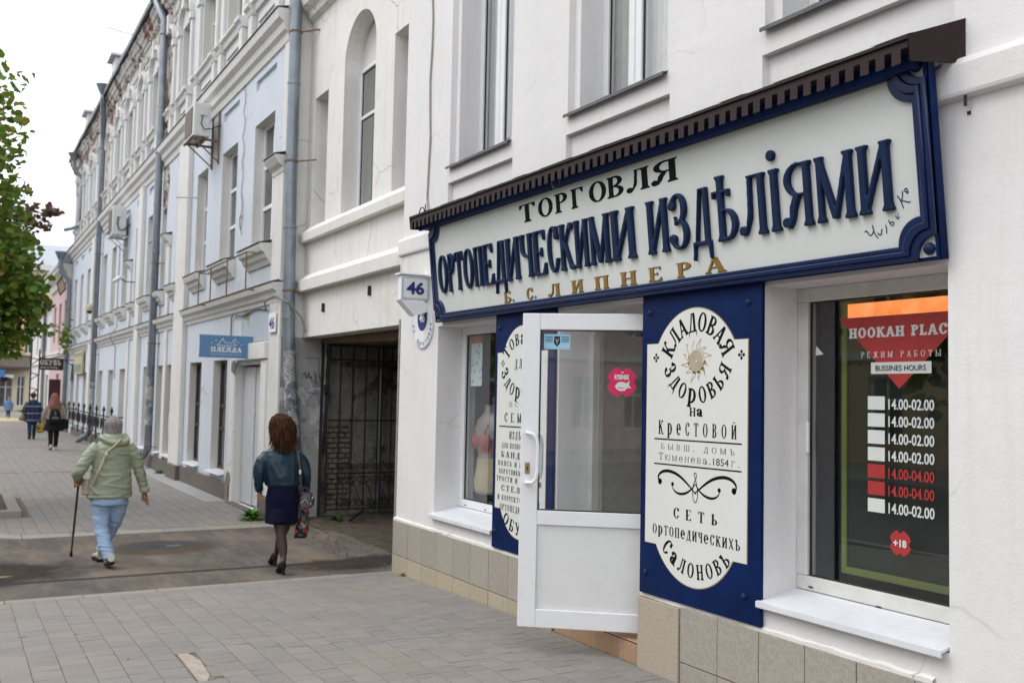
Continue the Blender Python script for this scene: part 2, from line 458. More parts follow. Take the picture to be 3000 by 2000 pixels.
def glyph(ch, st):
    """returns (outline loops, advance width)"""
    t, h, e = st['t'], st['s'], st['e']; hr = st['h']; w = st['w']
    W0 = {'О': .80, 'С': .74, 'O': .80, 'C': .76, '0': .62, 'М': .98, 'Ш': 1.05, 'Ю': 1.06, 'Ж': 1.02, 'Ы': 1.0, 'І': .30, 'i': .30, '1': .42, '.': .16, ',': .16, '-': .4, '+': .6,
          'Г': .62, 'Т': .74, 'Е': .66, 'E': .66, 'Р': .64, 'P': .64, 'З': .64, 'Б': .68, 'В': .70, 'Ь': .66, 'Ъ': .78, 'Ѣ': .78, 'а': .60, 'е': .60, 'р': .66, 'L': .6, ' ': .4, 'Ч': .70, 'У': .74, 'Х': .78, 'Щ': 1.05}.get(ch, .78)
    W = W0 * w
    if ch == ' ': return [], W
    g = Gl(W, st); a = t / 2 + e * .6; Rr = W - a
    L = a
    def ringc(cx, cy, rx, ry, tx=None): g.add(g.ring(cx, cy, rx, ry, tx or t, hr))
    def ballt(x, y, r=None): r = r or st.get('ball', t * .62); g.add(g.ell(x, y, r, r * st.get('br_y', 1)))
    mid = .5
    if ch in 'ОOо0': ringc(W / 2, .5, W / 2, .51)
    elif ch in 'СC':
        g.add(g.ring(W / 2 + .03 * w, .5, W / 2, .51, t, hr)); g.sub(g.rect(W * .68, W + .3, .30, .70))
        g.add(g.rect(W * .93 - hr, W * .93 + .01, .70, 1.0)) if st['e'] > 0 else None
        ballt(W * .84, .78)
    elif ch in 'Зз':
        m1 = g.ring(W * .44, .735, W * .46, .275, t, hr) & (g.X > W * .26) | g.ring(W * .44, .735, W * .46, .275, t, hr) & (g.Y > .80)
        m2 = g.ring(W * .46, .265, W * .52, .275, t, hr) & (g.X > W * .26) | g.ring(W * .46, .265, W * .52, .275, t, hr) & (g.Y < .2)
        g.add(m1); g.add(m2); ballt(W * .12, .80); ballt(W * .1, .20)
    elif ch in 'А':
        g.add(g.diag(W * .14, 0, W * .47, 1, hr * 1.1)); g.add(g.diag(W * .84, 0, W * .5, 1, t * 1.05)); g.add(g.rect(W * .27, W * .72, .30, .30 + hr))
        g.serif(W * .14, 0, hr); g.serif(W * .84, 0, t)
    elif ch == 'а':
        g.stem(Rr - .02, 0, .5, stp=False, sb=False); g.add(g.rect(Rr - t / 2 - .02, Rr + e + t / 2, 0, h))
        g.add(g.ring(W * .45, .47, W * .42, .22, t, hr) & (g.Y > .45)); ballt(W * .17, .52)
        g.add(g.ring(W * .40, .20, W * .38, .205, t, hr))
    elif ch == 'е':
        g.add(g.ring(W / 2, .34, W / 2, .35, t, hr)); g.sub(g.rect(W * .62, W, .14, .30)); g.add(g.rect(W * .1, W * .9, .33, .33 + hr))
    elif ch in 'БВРЬЪЫѢЯПИЙНМТГЕДЛКЧШЮХУЖІiHKAPLEр1Щ':
        if ch in 'Бб':
            g.stem(L); g.add(g.rect(L, W * .92, 1 - h, 1)); g.add(g.rect(W * .92 - hr, W * .92, .78, 1))
            g.add(g.ring(W * .42, .27, W * .56, .27, t, hr) & (g.X > W * .42)); g.add(g.rect(L, W * .43, .54 - hr, .54)); g.add(g.rect(L, W * .43, 0, hr))
        elif ch == 'В':
            g.stem(L)
            g.add(g.ring(W * .42, .265, W * .56, .27, t, hr) & (g.X > W * .42)); g.add(g.ring(W * .42, .755, W * .5, .25, t * .95, hr) & (g.X > W * .42))
            for y in (0, .515 - hr / 2, 1 - hr): g.add(g.rect(L, W * .43, y, y + hr))
        elif ch in 'РP':
            g.stem(L); g.add(g.ring(W * .42, .74, W * .58, .265, t, hr) & (g.X > W * .42))
            for y in (.475, 1 - hr): g.add(g.rect(L, W * .43, y, y + hr))
        elif ch == 'р':
            g.stem(L, -.2, .68); g.add(g.ring(W * .42, .34, W * .56, .345, t, hr) & (g.X > W * .3))
        elif ch in 'Ья':
            g.stem(L); g.add(g.ring(W * .42, .27, W * .56, .27, t, hr) & (g.X > W * .42))
            for y in (0, .54 - hr): g.add(g.rect(L, W * .43, y, y + hr))
        elif ch in 'Ъ':
            L = W * .30; g.stem(L, stp=False); g.add(g.rect(0, L + t / 2, 1 - h, 1)); g.add(g.rect(0, hr, .78, 1)); g.add(g.ring(W * .52, .27, W * .46, .27, t, hr) & (g.X > W * .52))
            for y in (0, .54 - hr): g.add(g.rect(L, W * .53, y, y + hr))
        elif ch == 'Ѣ':
            L = W * .34; g.stem(L, 0, 1.12); g.add(g.rect(0, W * .72, .82, .82 + h * 1.3)); g.add(g.rect(0, hr, .74, .86)); g.add(g.rect(W * .72 - hr, W * .72, .74, .86))
            g.add(g.ring(W * .54, .27, W * .46, .27, t, hr) & (g.X > W * .54))
            for y in (0, .54 - hr): g.add(g.rect(L, W * .55, y, y + hr))
        elif ch == 'Ы':
            g.stem(L); g.add(g.ring(W * .32, .27, W * .36, .27, t, hr) & (g.X > W * .32)); g.stem(Rr)
            for y in (0, .54 - hr): g.add(g.rect(L, W * .33, y, y + hr))
        elif ch == 'Я':
            g.stem(Rr); g.add(g.ring(W * .56, .74, W * .54, .265, t, hr) & (g.X < W * .56))
            for y in (.475, 1 - hr): g.add(g.rect(W * .55, Rr, y, y + hr))
            c = g.ring(W * .62, .30, W * .34, .20, t, hr) & (g.X < W * .62) & (g.Y > .12)
            g.add(g.poly([(W * .36, .5), (W * .60, .5), (W * .42, .28), (W * .34, .12), (W * .2, .0), (W * .10, .0), (W * .17, .14), (W * .2, .34)]))
            ballt(W * .05, .10)
        elif ch in 'ПНHИЙ':
            g.stem(L); g.stem(Rr)
            if ch == 'П': g.add(g.rect(L, Rr, 1 - h, 1))
            elif ch in 'НH': g.add(g.rect(L, Rr, .5 - hr / 2, .5 + hr / 2))
            else: g.add(g.diag(L + t * .2, .04, Rr - t * .2, .96, hr * 1.5))
            if ch == 'Й': g.add(g.ring(W / 2, 1.22, W * .22, .12, hr, .05) & (g.Y < 1.22))
        elif ch == 'М':
            g.stem(L, t=t * .8); g.stem(Rr); g.add(g.diag(W * .5, .02, L - t * .1, 1, t * .9)); g.add(g.diag(W * .5, .02, Rr, 1, hr * 1.4))
        elif ch == 'Т':
            g.stem(W / 2, stp=False); g.add(g.rect(0, W, 1 - h, 1))
            for x in (0, W): g.add(g.poly([(x, 1), (x, .74), (x + (hr if x == 0 else -hr) * .6, .74), (x + (.16 * w if x == 0 else -.16 * w), 1 - h)]))
        elif ch == 'Г':
            g.stem(L); g.add(g.rect(L, W, 1 - h, 1)); g.add(g.poly([(W, 1), (W, .72), (W - hr * .6, .72), (W - .18 * w, 1 - h)]))
        elif ch in 'ЕE':
            g.stem(L); g.add(g.rect(L, W * .94, 1 - h, 1)); g.add(g.rect(L, W, 0, h)); g.add(g.rect(L, W * .7, .5 - hr / 2, .5 + hr / 2))
            g.add(g.poly([(W * .94, 1), (W * .94, .76), (W * .9, .76), (W * .94 - .16 * w, 1 - h)])); g.add(g.poly([(W, 0), (W, .26), (W * .96, .26), (W - .18 * w, h)]))
            g.add(g.rect(W * .7 - hr * .5, W * .7, .4, .6))
        elif ch in 'LL':
            g.stem(L); g.add(g.rect(L, W, 0, h)); g.add(g.rect(W - hr, W, 0, .28))
        elif ch == 'Д':
            g.stem(Rr - .04 * w, stp=False, sb=False); g.add(g.diag(W * .22, h, W * .52, 1, hr * 1.2)); g.add(g.rect(W * .45, Rr + e * .6, 1 - h, 1))
            g.add(g.rect(W * .03, W, 0, h * 1.4))
            for x, d in ((W * .03, 1), (W, -1)): g.add(g.poly([(x, h), (x + d * .11 * w, h), (x + d * .02 * w, -.27), (x, -.27)]))
        elif ch == 'Л':
            g.stem(Rr); g.add(g.rect(W * .32, Rr, 1 - h, 1)); g.add(g.poly([(W * .36, 1), (W * .36 + hr * 1.3, 1), (W * .34 + hr, .3), (W * .24, .05), (W * .1, 0), (W * .22, .14), (W * .31, .4)])); ballt(W * .08, .10)
        elif ch in 'KК':
            g.stem(L); g.add(g.diag(L + t * .4, .42, Rr - .02, 1, hr * 1.3)); g.add(g.diag(W * .84, 0, L + t * .8, .62, t)); g.serif(W * .88, 0, t * .9)
            ballt(Rr, .92) if ch == 'К' else g.serif(Rr, 1, hr)
        elif ch == 'Ч':
            g.stem(Rr); g.add(g.rect(L - t / 2, L + t / 2, .7, 1)); g.serif(L, 1, t); g.add(g.ring(W * .5, .70, W * .5 - (L - t / 2), .24, t, hr) & (g.Y < .70) & (g.X < W * .6)); g.add(g.rect(W * .48, Rr, .46, .46 + hr))
        elif ch in 'ШЩ':
            g.stem(L, t=t * .9); g.stem(W / 2, t=t * .9); g.stem(Rr, t=t * .9); g.add(g.rect(L, Rr, 0, h))
        elif ch == 'Ю':
            g.stem(L); g.add(g.ring(W * .64, .5, W * .36, .51, t, hr)); g.add(g.rect(L, W * .32, .5 - hr / 2, .5 + hr / 2))
        elif ch == 'Х':
            g.add(g.diag(W * .84, 0, W * .16, 1, t)); g.add(g.diag(W * .14, 0, W * .86, 1, hr * 1.2))
            for x in (.15, .85): g.serif(W * x, 0, hr); g.serif(W * x, 1, hr)
        elif ch == 'У':
            g.add(g.diag(W * .52, .3, W * .14, 1, t)); g.add(g.diag(W * .34, 0, W * .88, 1, hr * 1.2)); g.serif(W * .14, 1, t * .8); g.serif(W * .88, 1, hr); ballt(W * .28, .06)
        elif ch == 'Ж':
            g.stem(W / 2)
            for d in (-1, 1): g.add(g.diag(W * (.5 + .42 * d), 0, W * .5, .6, t * .8)); g.add(g.diag(W * .5, .4, W * (.5 + .36 * d), 1, hr * 1.3)); g.serif(W * (.5 + .42 * d), 0, t * .6)
        elif ch == 'І': g.stem(W / 2)
        elif ch == 'i': g.stem(W / 2, 0, 1.0); 
        elif ch == '1': g.stem(W * .6, stp=False); g.add(g.poly([(W * .6, 1), (0, .74), (0, .70), (W * .6, .84)]))
        elif ch == 'A':
            g.add(g.diag(W * .14, 0, W * .47, 1, t * .8)); g.add(g.diag(W * .86, 0, W * .53, 1, t * .9)); g.add(g.rect(W * .27, W * .72, .26, .26 + hr)); g.serif(W * .14, 0, hr); g.serif(W * .86, 0, t)
    elif ch == '.': g.add(g.ell(W / 2, .08, max(t * .5, .07), .08))
    elif ch == ',': g.add(g.ell(W / 2, .08, max(t * .5, .07), .08)); g.add(g.poly([(W * .3, .06), (W * .9, .1), (W * .3, -.16)]))
    elif ch == '-': g.add(g.rect(0, W, .4, .4 + hr * 1.3))
    elif ch == '+': g.add(g.rect(0, W, .46, .56)); g.add(g.rect(W / 2 - .05, W / 2 + .05, .5 - W / 2, .5 + W / 2))
    elif ch == '8': g.add(g.ring(W / 2, .26, W * .5, .27, t, hr)); g.add(g.ring(W / 2, .75, W * .44, .255, t, hr))
    elif ch == '5': g.add(g.rect(W * .15, W * .15 + hr, .5, 1)); g.add(g.rect(W * .15, W * .9, 1 - h * 1.6, 1)); g.add(g.ring(W * .45, .3, W * .5, .31, t, hr) & ((g.X > W * .3) | (g.Y < .15)))
    elif ch == '4': g.stem(W * .68, stp=False); g.add(g.rect(0, W, .26, .26 + hr)); g.add(g.poly([(0, .27), (hr * 1.5, .27), (W * .68, 1), (W * .55, 1)]))
    return g.contours(), W

GC = {}
def style(name, **k):
    k['name'] = name; return k
ST_BIG = style('big', t=.108, h=.05, s=.042, e=.032, w=.66, br=.05, ball=.08, rx=1.8)
ST_MED = style('med', t=.20, h=.075, s=.055, e=.075, w=1.0, br=.05)
ST_ARC = style('arc', t=.175, h=.085, s=.06, e=.06, w=.84, br=.06)
ST_CON = style('con', t=.125, h=.05, s=.045, e=.04, w=.58, br=.03, ball=.075, rx=1.6)
ST_THN = style('thn', t=.085, h=.05, s=.045, e=.06, w=.86, br=.02)
ST_SLB = style('slb', t=.25, h=.15, s=.16, e=.07, w=1.02, br=0)
ST_SLT = style('slt', t=.10, h=.07, s=.06, e=.08, w=.8, br=0)

def layout(text, st, track=.1, small=.76):
    """list of (loops, x offset, scale) and total width"""
    out = []; x = 0
    for ch in text:
        sc = 1.0; c = ch
        if ch.islower() and ch not in 'аер' and ch != 'i': c = ch.upper(); sc = small
        if ch == 'ѣ': c = 'Ѣ'; sc = small
        key = (c, st['name'])
        if key not in GC: GC[key] = glyph(c, st)
        L, W = GC[key]
        if ch in 'аер': sc = small / .76
        out.append((L, x, sc, W * sc)); x += W * sc + track
    return out, x - track

def loops_mesh(name, loops, depth=0, bevel=0, res=0):
    cu = bpy.data.curves.new(name, 'CURVE'); cu.dimensions = '2D'; cu.fill_mode = 'BOTH'
    cu.extrude = depth / 2; cu.bevel_depth = bevel; cu.bevel_resolution = res
    if bevel: cu.offset = -bevel
    for L in loops:
        sp = cu.splines.new('POLY'); sp.points.add(len(L) - 1)
        sp.points.foreach_set('co', [c for x, y in L for c in (x, y, 0, 1)]); sp.use_cyclic_u = True
    o = bpy.data.objects.new(name, cu); COL.objects.link(o)
    dg = bpy.context.evaluated_depsgraph_get(); dg.update()
    me = bpy.data.meshes.new_from_object(o.evaluated_get(dg))
    bpy.data.objects.remove(o); bpy.data.curves.remove(cu)
    return me

def frame_obj(name, me, O, U, V, mat, parent, lift=.0):
    """place a mesh drawn in x,y on the plane through O with in-plane unit axes U, V"""
    U, V = Vector(U).normalized(), Vector(V).normalized(); N = U.cross(V)
    P = Vector(O) + N * lift - wloc(parent)
    M = Matrix(((U.x, V.x, N.x, P.x), (U.y, V.y, N.y, P.y), (U.z, V.z, N.z, P.z), (0, 0, 0, 1)))
    me.transform(M); me.materials.clear(); me.materials.append(mat)
    o = bpy.data.objects.new(name, me); COL.objects.link(o)
    if parent: o.parent = parent
    return o

def text_loops(text, st, u0, u1, v, hgt, track=.1, small=.76, center=None, squash=None):
    """letters whose line runs from u0 to u1 with base at v and capital height hgt"""
    lay, tw = layout(text, st, track, small)
    if center is not None:
        k = squash or hgt; u0 = center - tw * k / 2; sx = k
    else: sx = (u1 - u0) / tw
    return [[(u0 + (x * sc + xo) * sx, v + y * hgt * sc) for x, y in L] for LL, xo, sc, _ in lay for L in LL]

def arc_loops(text, st, cx, cy, r, a0, a1, hgt, small=.9, track=.1, inward=False, wscale=1.0):
    """letters on a circle; a0..a1 in degrees, measured from the +u axis; inward: tops point to the centre"""
    lay, tw = layout(text, st, track, small); out = []
    for LL, xo, sc, W in lay:
        f = (xo + W / 2) / tw; a = R(a0 + (a1 - a0) * f)
        rot = a + math.pi / 2 if inward else a - math.pi / 2
        bx, by = cx + r * math.cos(a), cy + r * math.sin(a)
        cr, sr = math.cos(rot), math.sin(rot)
        for L in LL:
            q = []
            for x, y in L:
                lx, ly = (x * sc - W / 2) * hgt * wscale, y * sc * hgt
                q.append((bx + lx * cr - ly * sr, by + lx * sr + ly * cr))
            out.append(q)
    return out

def sans(name, text, size, O, U, V, mat, parent, sx=1.0, align='LEFT', lift=.002, depth=.0, bold=.0, spacing=1.0, fit=None):
    """plain lettering from the built-in font; size is the capital height"""
    cu = bpy.data.curves.new(name, 'FONT'); cu.body = text; cu.size = size / .73; cu.align_x = align; cu.extrude = depth; cu.offset = bold; cu.space_character = spacing
    cu.resolution_u = 4
    o = bpy.data.objects.new(name, cu); COL.objects.link(o)
    dg = bpy.context.evaluated_depsgraph_get(); dg.update()
    me = bpy.data.meshes.new_from_object(o.evaluated_get(dg)); bpy.data.objects.remove(o); bpy.data.curves.remove(cu)
    if fit and len(me.vertices):
        xs = [v.co.x for v in me.vertices]; x0 = min(xs); k = fit / (max(xs) - x0)
        me.transform(Matrix.Diagonal((k, 1, 1, 1)) @ Matrix.Translation((-x0, 0, 0)))
        if align == 'CENTER': me.transform(Matrix.Translation((-fit / 2, 0, 0)))
    else: me.transform(Matrix.Diagonal((sx, 1, 1, 1)))
    return frame_obj(name, me, O, U, V, mat, parent, lift)
XU, ZV = (1, 0, 0), (0, 0, 1)
def circle(cx, cy, r, n=32, a0=0, a1=360, ry=None):
    ry = ry or r; full = abs(a1 - a0) >= 360
    m = n if full else n + 1
    return [(cx + r * math.cos(R(a0 + (a1 - a0) * k / n)), cy + ry * math.sin(R(a0 + (a1 - a0) * k / n))) for k in range(m)]
def stroke(pts, w):
    """outline of a stroked line with width w (number or per-point list)"""
    P = [Vector(p) for p in pts]; n = len(P); W = w if isinstance(w, list) else [w] * n
    a, b = [], []
    for i, p in enumerate(P):
        d = (P[min(i + 1, n - 1)] - P[max(i - 1, 0)]).normalized(); nn = Vector((-d.y, d.x)) * W[i] / 2
        a.append(tuple(p + nn)); b.append(tuple(p - nn))
    return a + b[::-1]
def bez(p0, p1, p2, p3, n=14):
    r = []
    for i in range(n + 1):
        t = i / n; r.append(tuple((1 - t) ** 3 * a + 3 * t * (1 - t) ** 2 * b + 3 * t * t * (1 - t) * c + t ** 3 * d for a, b, c, d in zip(p0, p1, p2, p3)))
    return r
# ------------------------------------------------------------------ shared materials
M_white = plaster('white_plaster', (.77, .76, .76), dirt=(.46, .40, .31), amount=.32, streak=.34, crack=.2, foot=.42, bump=.3)
M_white2 = plaster('cream_plaster', (.77, .76, .73), dirt=(.38, .31, .23), amount=.5, streak=.5, crack=.7, bump=.4)
M_reveal = plaster('reveal_plaster', (.70, .685, .65), dirt=(.42, .36, .27), amount=.35, streak=.25)
M_blue_wall = plaster('blue_plaster', (.60, .64, .71), dirt=(.44, .43, .40), amount=.35, streak=.55, crack=.7, bump=.3)
M_trim = plaster('trim_plaster', (.70, .69, .67), dirt=(.33, .28, .22), amount=.55, streak=.5)
M_pvc = plain('pvc_white', (.80, .81, .83), .28, var=.02, spec=.5)
M_pvc_d = plain('pvc_weathered', (.66, .66, .63), .4, var=.08)
M_seal = plain('rubber_seal', (.03, .03, .03), .6)
M_glass = glass()
M_navy = plain('navy_paint', (.0012, .013, .075), .5, var=.25, scale=4, bump=.05, spec=.14)
M_navy2 = plain('navy_relief', (.005, .018, .062), .5, var=.25, scale=12, bump=.08, bscale=40, spec=.2)
M_board = plain('sign_board', (.64, .67, .65), .42, var=.035, scale=2.5, bump=.12, bscale=6)
M_black = plain('black_print', (.004, .004, .005), .7, spec=.12)
M_brown = plain('brown_sheet_metal', (.026, .014, .015), .5, var=.15, scale=3, spec=.2)
M_steel = plain('dark_steel', (.03, .032, .035), .5, metal=.3, var=.3)
M_zinc = plain('galvanised_pipe', (.23, .26, .29), .38, metal=.45, var=.16, scale=4)
M_sheet = plain('old_roof_sheet', (.10, .105, .11), .45, metal=.4, var=.3, scale=3)
M_sill = plain('white_sill_sheet', (.72, .74, .78), .35, var=.05)
M_rust = plain('rusty_iron', (.21, .135, .085), .8, var=.4, scale=20)
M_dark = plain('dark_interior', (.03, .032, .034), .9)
M_room = plain('room_wall', (.42, .41, .38), .9)
M_curtain = plain('curtain_cloth', (.66, .64, .60), .9, var=.06)

t = NT('gold_leaf'); v = t.pos()
f_ = t.ramp(t.noise(v, 38, 5, .7), [(.36, (.20, .17, .03)), (.5, (.36, .20, .045)), (.66, (.24, .11, .02))])
t.l(f_, t.b.inputs['Base Color']); t.b.inputs['Metallic'].default_value = .35; t.b.inputs['Roughness'].default_value = .42; M_gold = t.m
t = NT('gold_line'); t.b.inputs['Base Color'].default_value = (.34, .25, .09, 1); t.b.inputs['Roughness'].default_value = .45; M_goldl = t.m

def tile_mat(name, col, var=.05):
    t = NT(name); v = t.pos(); r = t.objrand()
    b = t.ramp(r, [(0, mul(col, 1 - var)), (1, mul(col, 1 + var))])
    n = t.ramp(t.noise(v, 60, 4, .7), [(.35, (.82, .82, .82)), (.65, (1.08, 1.08, 1.08))])
    b = t.mix(1, b, n, 'MULTIPLY')
    s = t.ramp(t.noise(v, 3.2, 7, .7), [(.6, (0, 0, 0)), (.8, (1, 1, 1))])
    b = t.mix(t.math('MULTIPLY', s, .35), b, mul(col, .45))
    t.l(b, t.b.inputs['Base Color']); t.b.inputs['Roughness'].default_value = .5; t.b.inputs['Specular IOR Level'].default_value = .35
    t.bump(t.noise(v, 120, 2), .1, .002); return t.m
M_tile_a = tile_mat('grey_stoneware', (.39, .36, .315)); M_tile_b = tile_mat('beige_stoneware', (.46, .405, .295)); M_tile_o = tile_mat('orange_stoneware', (.43, .28, .18))
M_grout = plain('grout', (.16, .145, .12), .9, var=.3, scale=30)

# ================================================================== near building
NB = thing('shop_building', 'white plastered shop building with tiled plinth and tall upper windows, nearest on the right', 'building', (-9.4, 0, 0))
NX0, NX1, NH = -9.40, 7.0, 8.6
openings = [(-8.49, -7.27, .70, 2.50), (-6.31, -5.245, .20, 2.50), (-4.12, -2.925, .70, 2.51)]
upw = [(-8.33, -7.12), (-6.25, -5.02), (-4.13, -2.90), (-2.02, -.8), (.1, 1.32), (2.2, 3.42)]
lowadd = [(-.4, .8, .7, 2.5), (2.4, 3.6, .7, 2.5)]
holes = openings + lowadd + [(a, b, 4.03, 6.6) for a, b in upw] + [(a - .02, b + .015, 3.40, 3.875) for a, b in upw]
w = MB(); sheet(w, NX0, NX1, 0, NH, 0, holes)
for h in openings + lowadd: reveal(w, h, 0, .42)
for a, b in upw:
    r = (a, b, 4.03, 6.6)
    reveal(w, r, 0, .055)
    inner = (a + .085, b - .085, 4.03, 6.5)
    sheet(w, a, b, 4.03, 6.6, .055, [inner]); reveal(w, inner, .055, .42)
    p = (a - .02, b + .015, 3.40, 3.875); reveal(w, p, 0, .05); sheet(w, p[0], p[1], p[2], p[3], .05, [])
# left end, far return, top and back so that no light leaks in
w.quad((NX0, 0, 0), (NX0, 9, 0), (NX0, 9, NH), (NX0, 0, NH)); w.quad((NX1, 0, 0), (NX1, 9, 0), (NX1, 9, NH), (NX1, 0, NH))
w.quad((NX0, 9, 0), (NX1, 9, 0), (NX1, 9, NH), (NX0, 9, NH)); w.quad((NX0, 0, NH), (NX1, 0, NH), (NX1, 9, NH), (NX0, 9, NH))
w.build('wall', M_white, NB)
c = MB(); c.prism([(-.045, 3.285), (-.05, 3.30), (-.05, 3.43), (-.035, 3.462), (.01, 3.48), (.01, 3.27)], 'x', NX0 - .02, NX1); c.build('string_course', M_white, NB)
c = MB(); c.prism([(-.02, 3.00), (-.02, 3.27), (.004, 3.283), (.004, 2.99)], 'x', NX0 - .01, -8.46); c.build('corner_band', M_white2, NB)
c = MB(); c.box(NX0 - .25, NX1, -.25, 9.2, NH - .25, NH, .02); c.box(NX0 - .12, NX1, -.12, 9.1, NH - .5, NH - .25, .02); c.build('roof_cornice', M_trim, NB)
# inside: floors and partition walls
c = MB(); c.box(-9.3, NX1 - .1, 3.6, 3.7, 0, 3.1); c.box(-9.3, NX1 - .1, .42, 3.7, 3.0, 3.1); c.box(-9.3, NX1 - .1, .42, 3.7, .1, .19)
c.box(-6.42, -6.34, .42, 3.6, .19, 3.0); c.box(-5.22, -5.14, .42, 3.6, .19, 3.0); c.box(-9.32, -9.25, .42, 3.6, .2, 3)
c.build('interior_wall', M_room, NB)
c = MB(); c.box(-9.3, NX1 - .1, 1.3, 1.35, 3.15, 8.2); c.build('upper_room_wall', M_room, NB)
# plinth backing and stoneware tiles
def plinth(x0, x1, parent=NB):
    c = MB(); c.box(x0, x1, -.012, .05, -.1, .538); c.build('plinth', M_grout, parent)
g_ = .0025
def tile(mat, x0, x1, z0, z1, y0=-.024, y1=-.011, name='tile', parent=NB):
    c = MB(); jit = random.uniform(-.0015, .0015)
    c.box(x0 + g_, x1 - g_, y0 + jit, y1 + .004, z0 + g_, z1 - g_, .002)
    return c.build(name, mat, parent)
plinth(NX0 - .012, -6.315); plinth(-5.245, NX1)
x = NX0 - .02; edges = [x, -9.035]
while edges[-1] - .0 < -6.33: edges.append(edges[-1] + .3405)
edges[-1] = -6.32
for a, b in zip(edges, edges[1:]): tile(M_tile_a, a, b, .187, .537); tile(M_tile_b, a, b, -.05, .185)
tile(M_tile_b, -5.24, -4.82, -.02, .535, y0=-.034).data.materials[0] = tile_mat('pale_beige_stoneware', (.47, .41, .33))
ed = [-4.815 + .3435 * k for k in range(9)]
for a, b in zip(ed, ed[1:]): tile(M_tile_a, a, b, .205, .545); tile(M_tile_a, a, b, -.03, .203)
# side tiles on the gateway corner
for a in (0, .34, .68): tile_o = MB(); tile_o.box(NX0 - .025, NX0 - .01, a + g_, a + .34 - g_, .19, .535, .002); tile_o.build('tile', M_tile_a, NB)
c = MB(); c.box(NX0 - .012, NX0 + .03, 0, 1.02, -.1, .53); c.build('plinth', M_grout, NB)
# uneven mortar ledge on top of the tiles
def ledge(x0, x1, z):
    c = MB(); n = int((x1 - x0) / .05); P = []
    for k in range(n + 1):
        xx = x0 + (x1 - x0) * k / n; P.append((xx, -.016 - .012 * mnoise.noise(Vector((xx * 6, z, 0))), z + .014 + .010 * mnoise.noise(Vector((xx * 9, 3, 0)))))
    for p, q in zip(P, P[1:]):
        c.quad((p[0], p[1], z - .012), (q[0], q[1], z - .012), q, p); c.quad(p, q, (q[0], .01, q[2] + .015), (p[0], .01, p[2] + .015))
    c.build('mortar_ledge', M_white2, NB)
ledge(NX0 - .02, -6.33, .54); ledge(-5.24, -3.0, .548); ledge(-2.9, 6.9, .548)

# entrance step with orange tiles
ES = thing('entrance_step', 'orange tiled step under the open white shop door', 'step', (-5.7, .1, 0))
c = MB(); c.box(-6.44, -5.25, .012, .6, -.05, .205); c.build('core', M_grout, ES)
xs_ = [-6.44, -6.12, -5.79, -5.465, -5.25]
for a, b in zip(xs_, xs_[1:]):
    c = MB(); c.box(a + g_, b - g_, -.002, .014, -.05, .2, .002); c.build('tile', M_tile_o, ES)
    for k in range(2): c = MB(); c.box(a + g_, b - g_, .006 + k * .28, .28 + k * .28, .203, .213, .002); c.build('tile', M_tile_o, ES)

# ---------------------------------------------------------- windows
def pvc_window(parent, x0, x1, z0, z1, y, fw=.075, mull=(), mat=M_pvc, gl=M_glass, lights=None, name='window', bars=()):
    """frame sits at y..y+.06 ; sashes and glass behind"""
    c = MB(); d = y + .065
    c.box(x0, x1, y, d, z0, z0 + fw, .006); c.box(x0, x1, y, d, z1 - fw, z1, .006)
    c.box(x0, x0 + fw, y, d, z0 + fw + .001, z1 - fw - .001, .006); c.box(x1 - fw, x1, y, d, z0 + fw + .001, z1 - fw - .001, .006)
    for m in mull: c.box(m - fw * .55, m + fw * .55, y + .004, d, z0 + fw, z1 - fw, .006)
    for zb in bars: c.box(x0 + fw, x1 - fw, y + .005, d, zb - fw * .45, zb + fw * .45, .006)
    win = c.build(name, mat, parent)
    e = [x0 + fw] + [q for m in mull for q in (m - fw * .55, m + fw * .55)] + [x1 - fw]
    ez = [z0 + fw] + [q for m in bars for q in (m - fw * .45, m + fw * .45)] + [z1 - fw]
    for a, b in zip(e[::2], e[1::2]):
        for zc, zd in zip(ez[::2], ez[1::2]):
            s = MB(); w_ = .008
            s.box(a, b, y + .022, y + .034, zc, zc + w_); s.box(a, b, y + .022, y + .034, zd - w_, zd); s.box(a, a + w_, y + .022, y + .034, zc + w_, zd - w_); s.box(b - w_, b, y + .022, y + .034, zc + w_, zd - w_)
            s.build('seal', M_seal, win)
            s = MB(); s.quad((a, y + .03, zc), (b, y + .03, zc), (b, y + .03, zd), (a, y + .03, zd)); s.build('glass_pane', gl, win)
    return win
for k, (a, b) in enumerate(upw):
    pvc_window(NB, a + .085, b - .085, 4.12, 6.5, .262, .07, mull=[(a + b) / 2 - .16, (a + b) / 2 - .075])
    c = MB(); zt = 4.035
    c.prism([(-.045, zt - .035), (-.045, zt - .012), (.30, zt + .095), (.30, zt + .085), (-.038, zt - .02), (-.038, zt - .035)], 'x', a + .0, b - .01); c.build('window_sill', M_sheet, NB)
    # curtains in folds
    c = MB(); n = 40; xa, xb = a + .09, b - .09
    for j in range(n):
        p, q = xa + (xb - xa) * j / n, xa + (xb - xa) * (j + 1) / n
        f1, f2 = [.37 + .022 * math.sin(u * 70) + (.03 if (u - a) % .6 > .25 else 0) for u in (p, q)]
        c.quad((p, f1, 4.15), (q, f2, 4.15), (q, f2, 6.5), (p, f1, 6.5))
    c.build('curtain', M_curtain, NB, smooth=True)

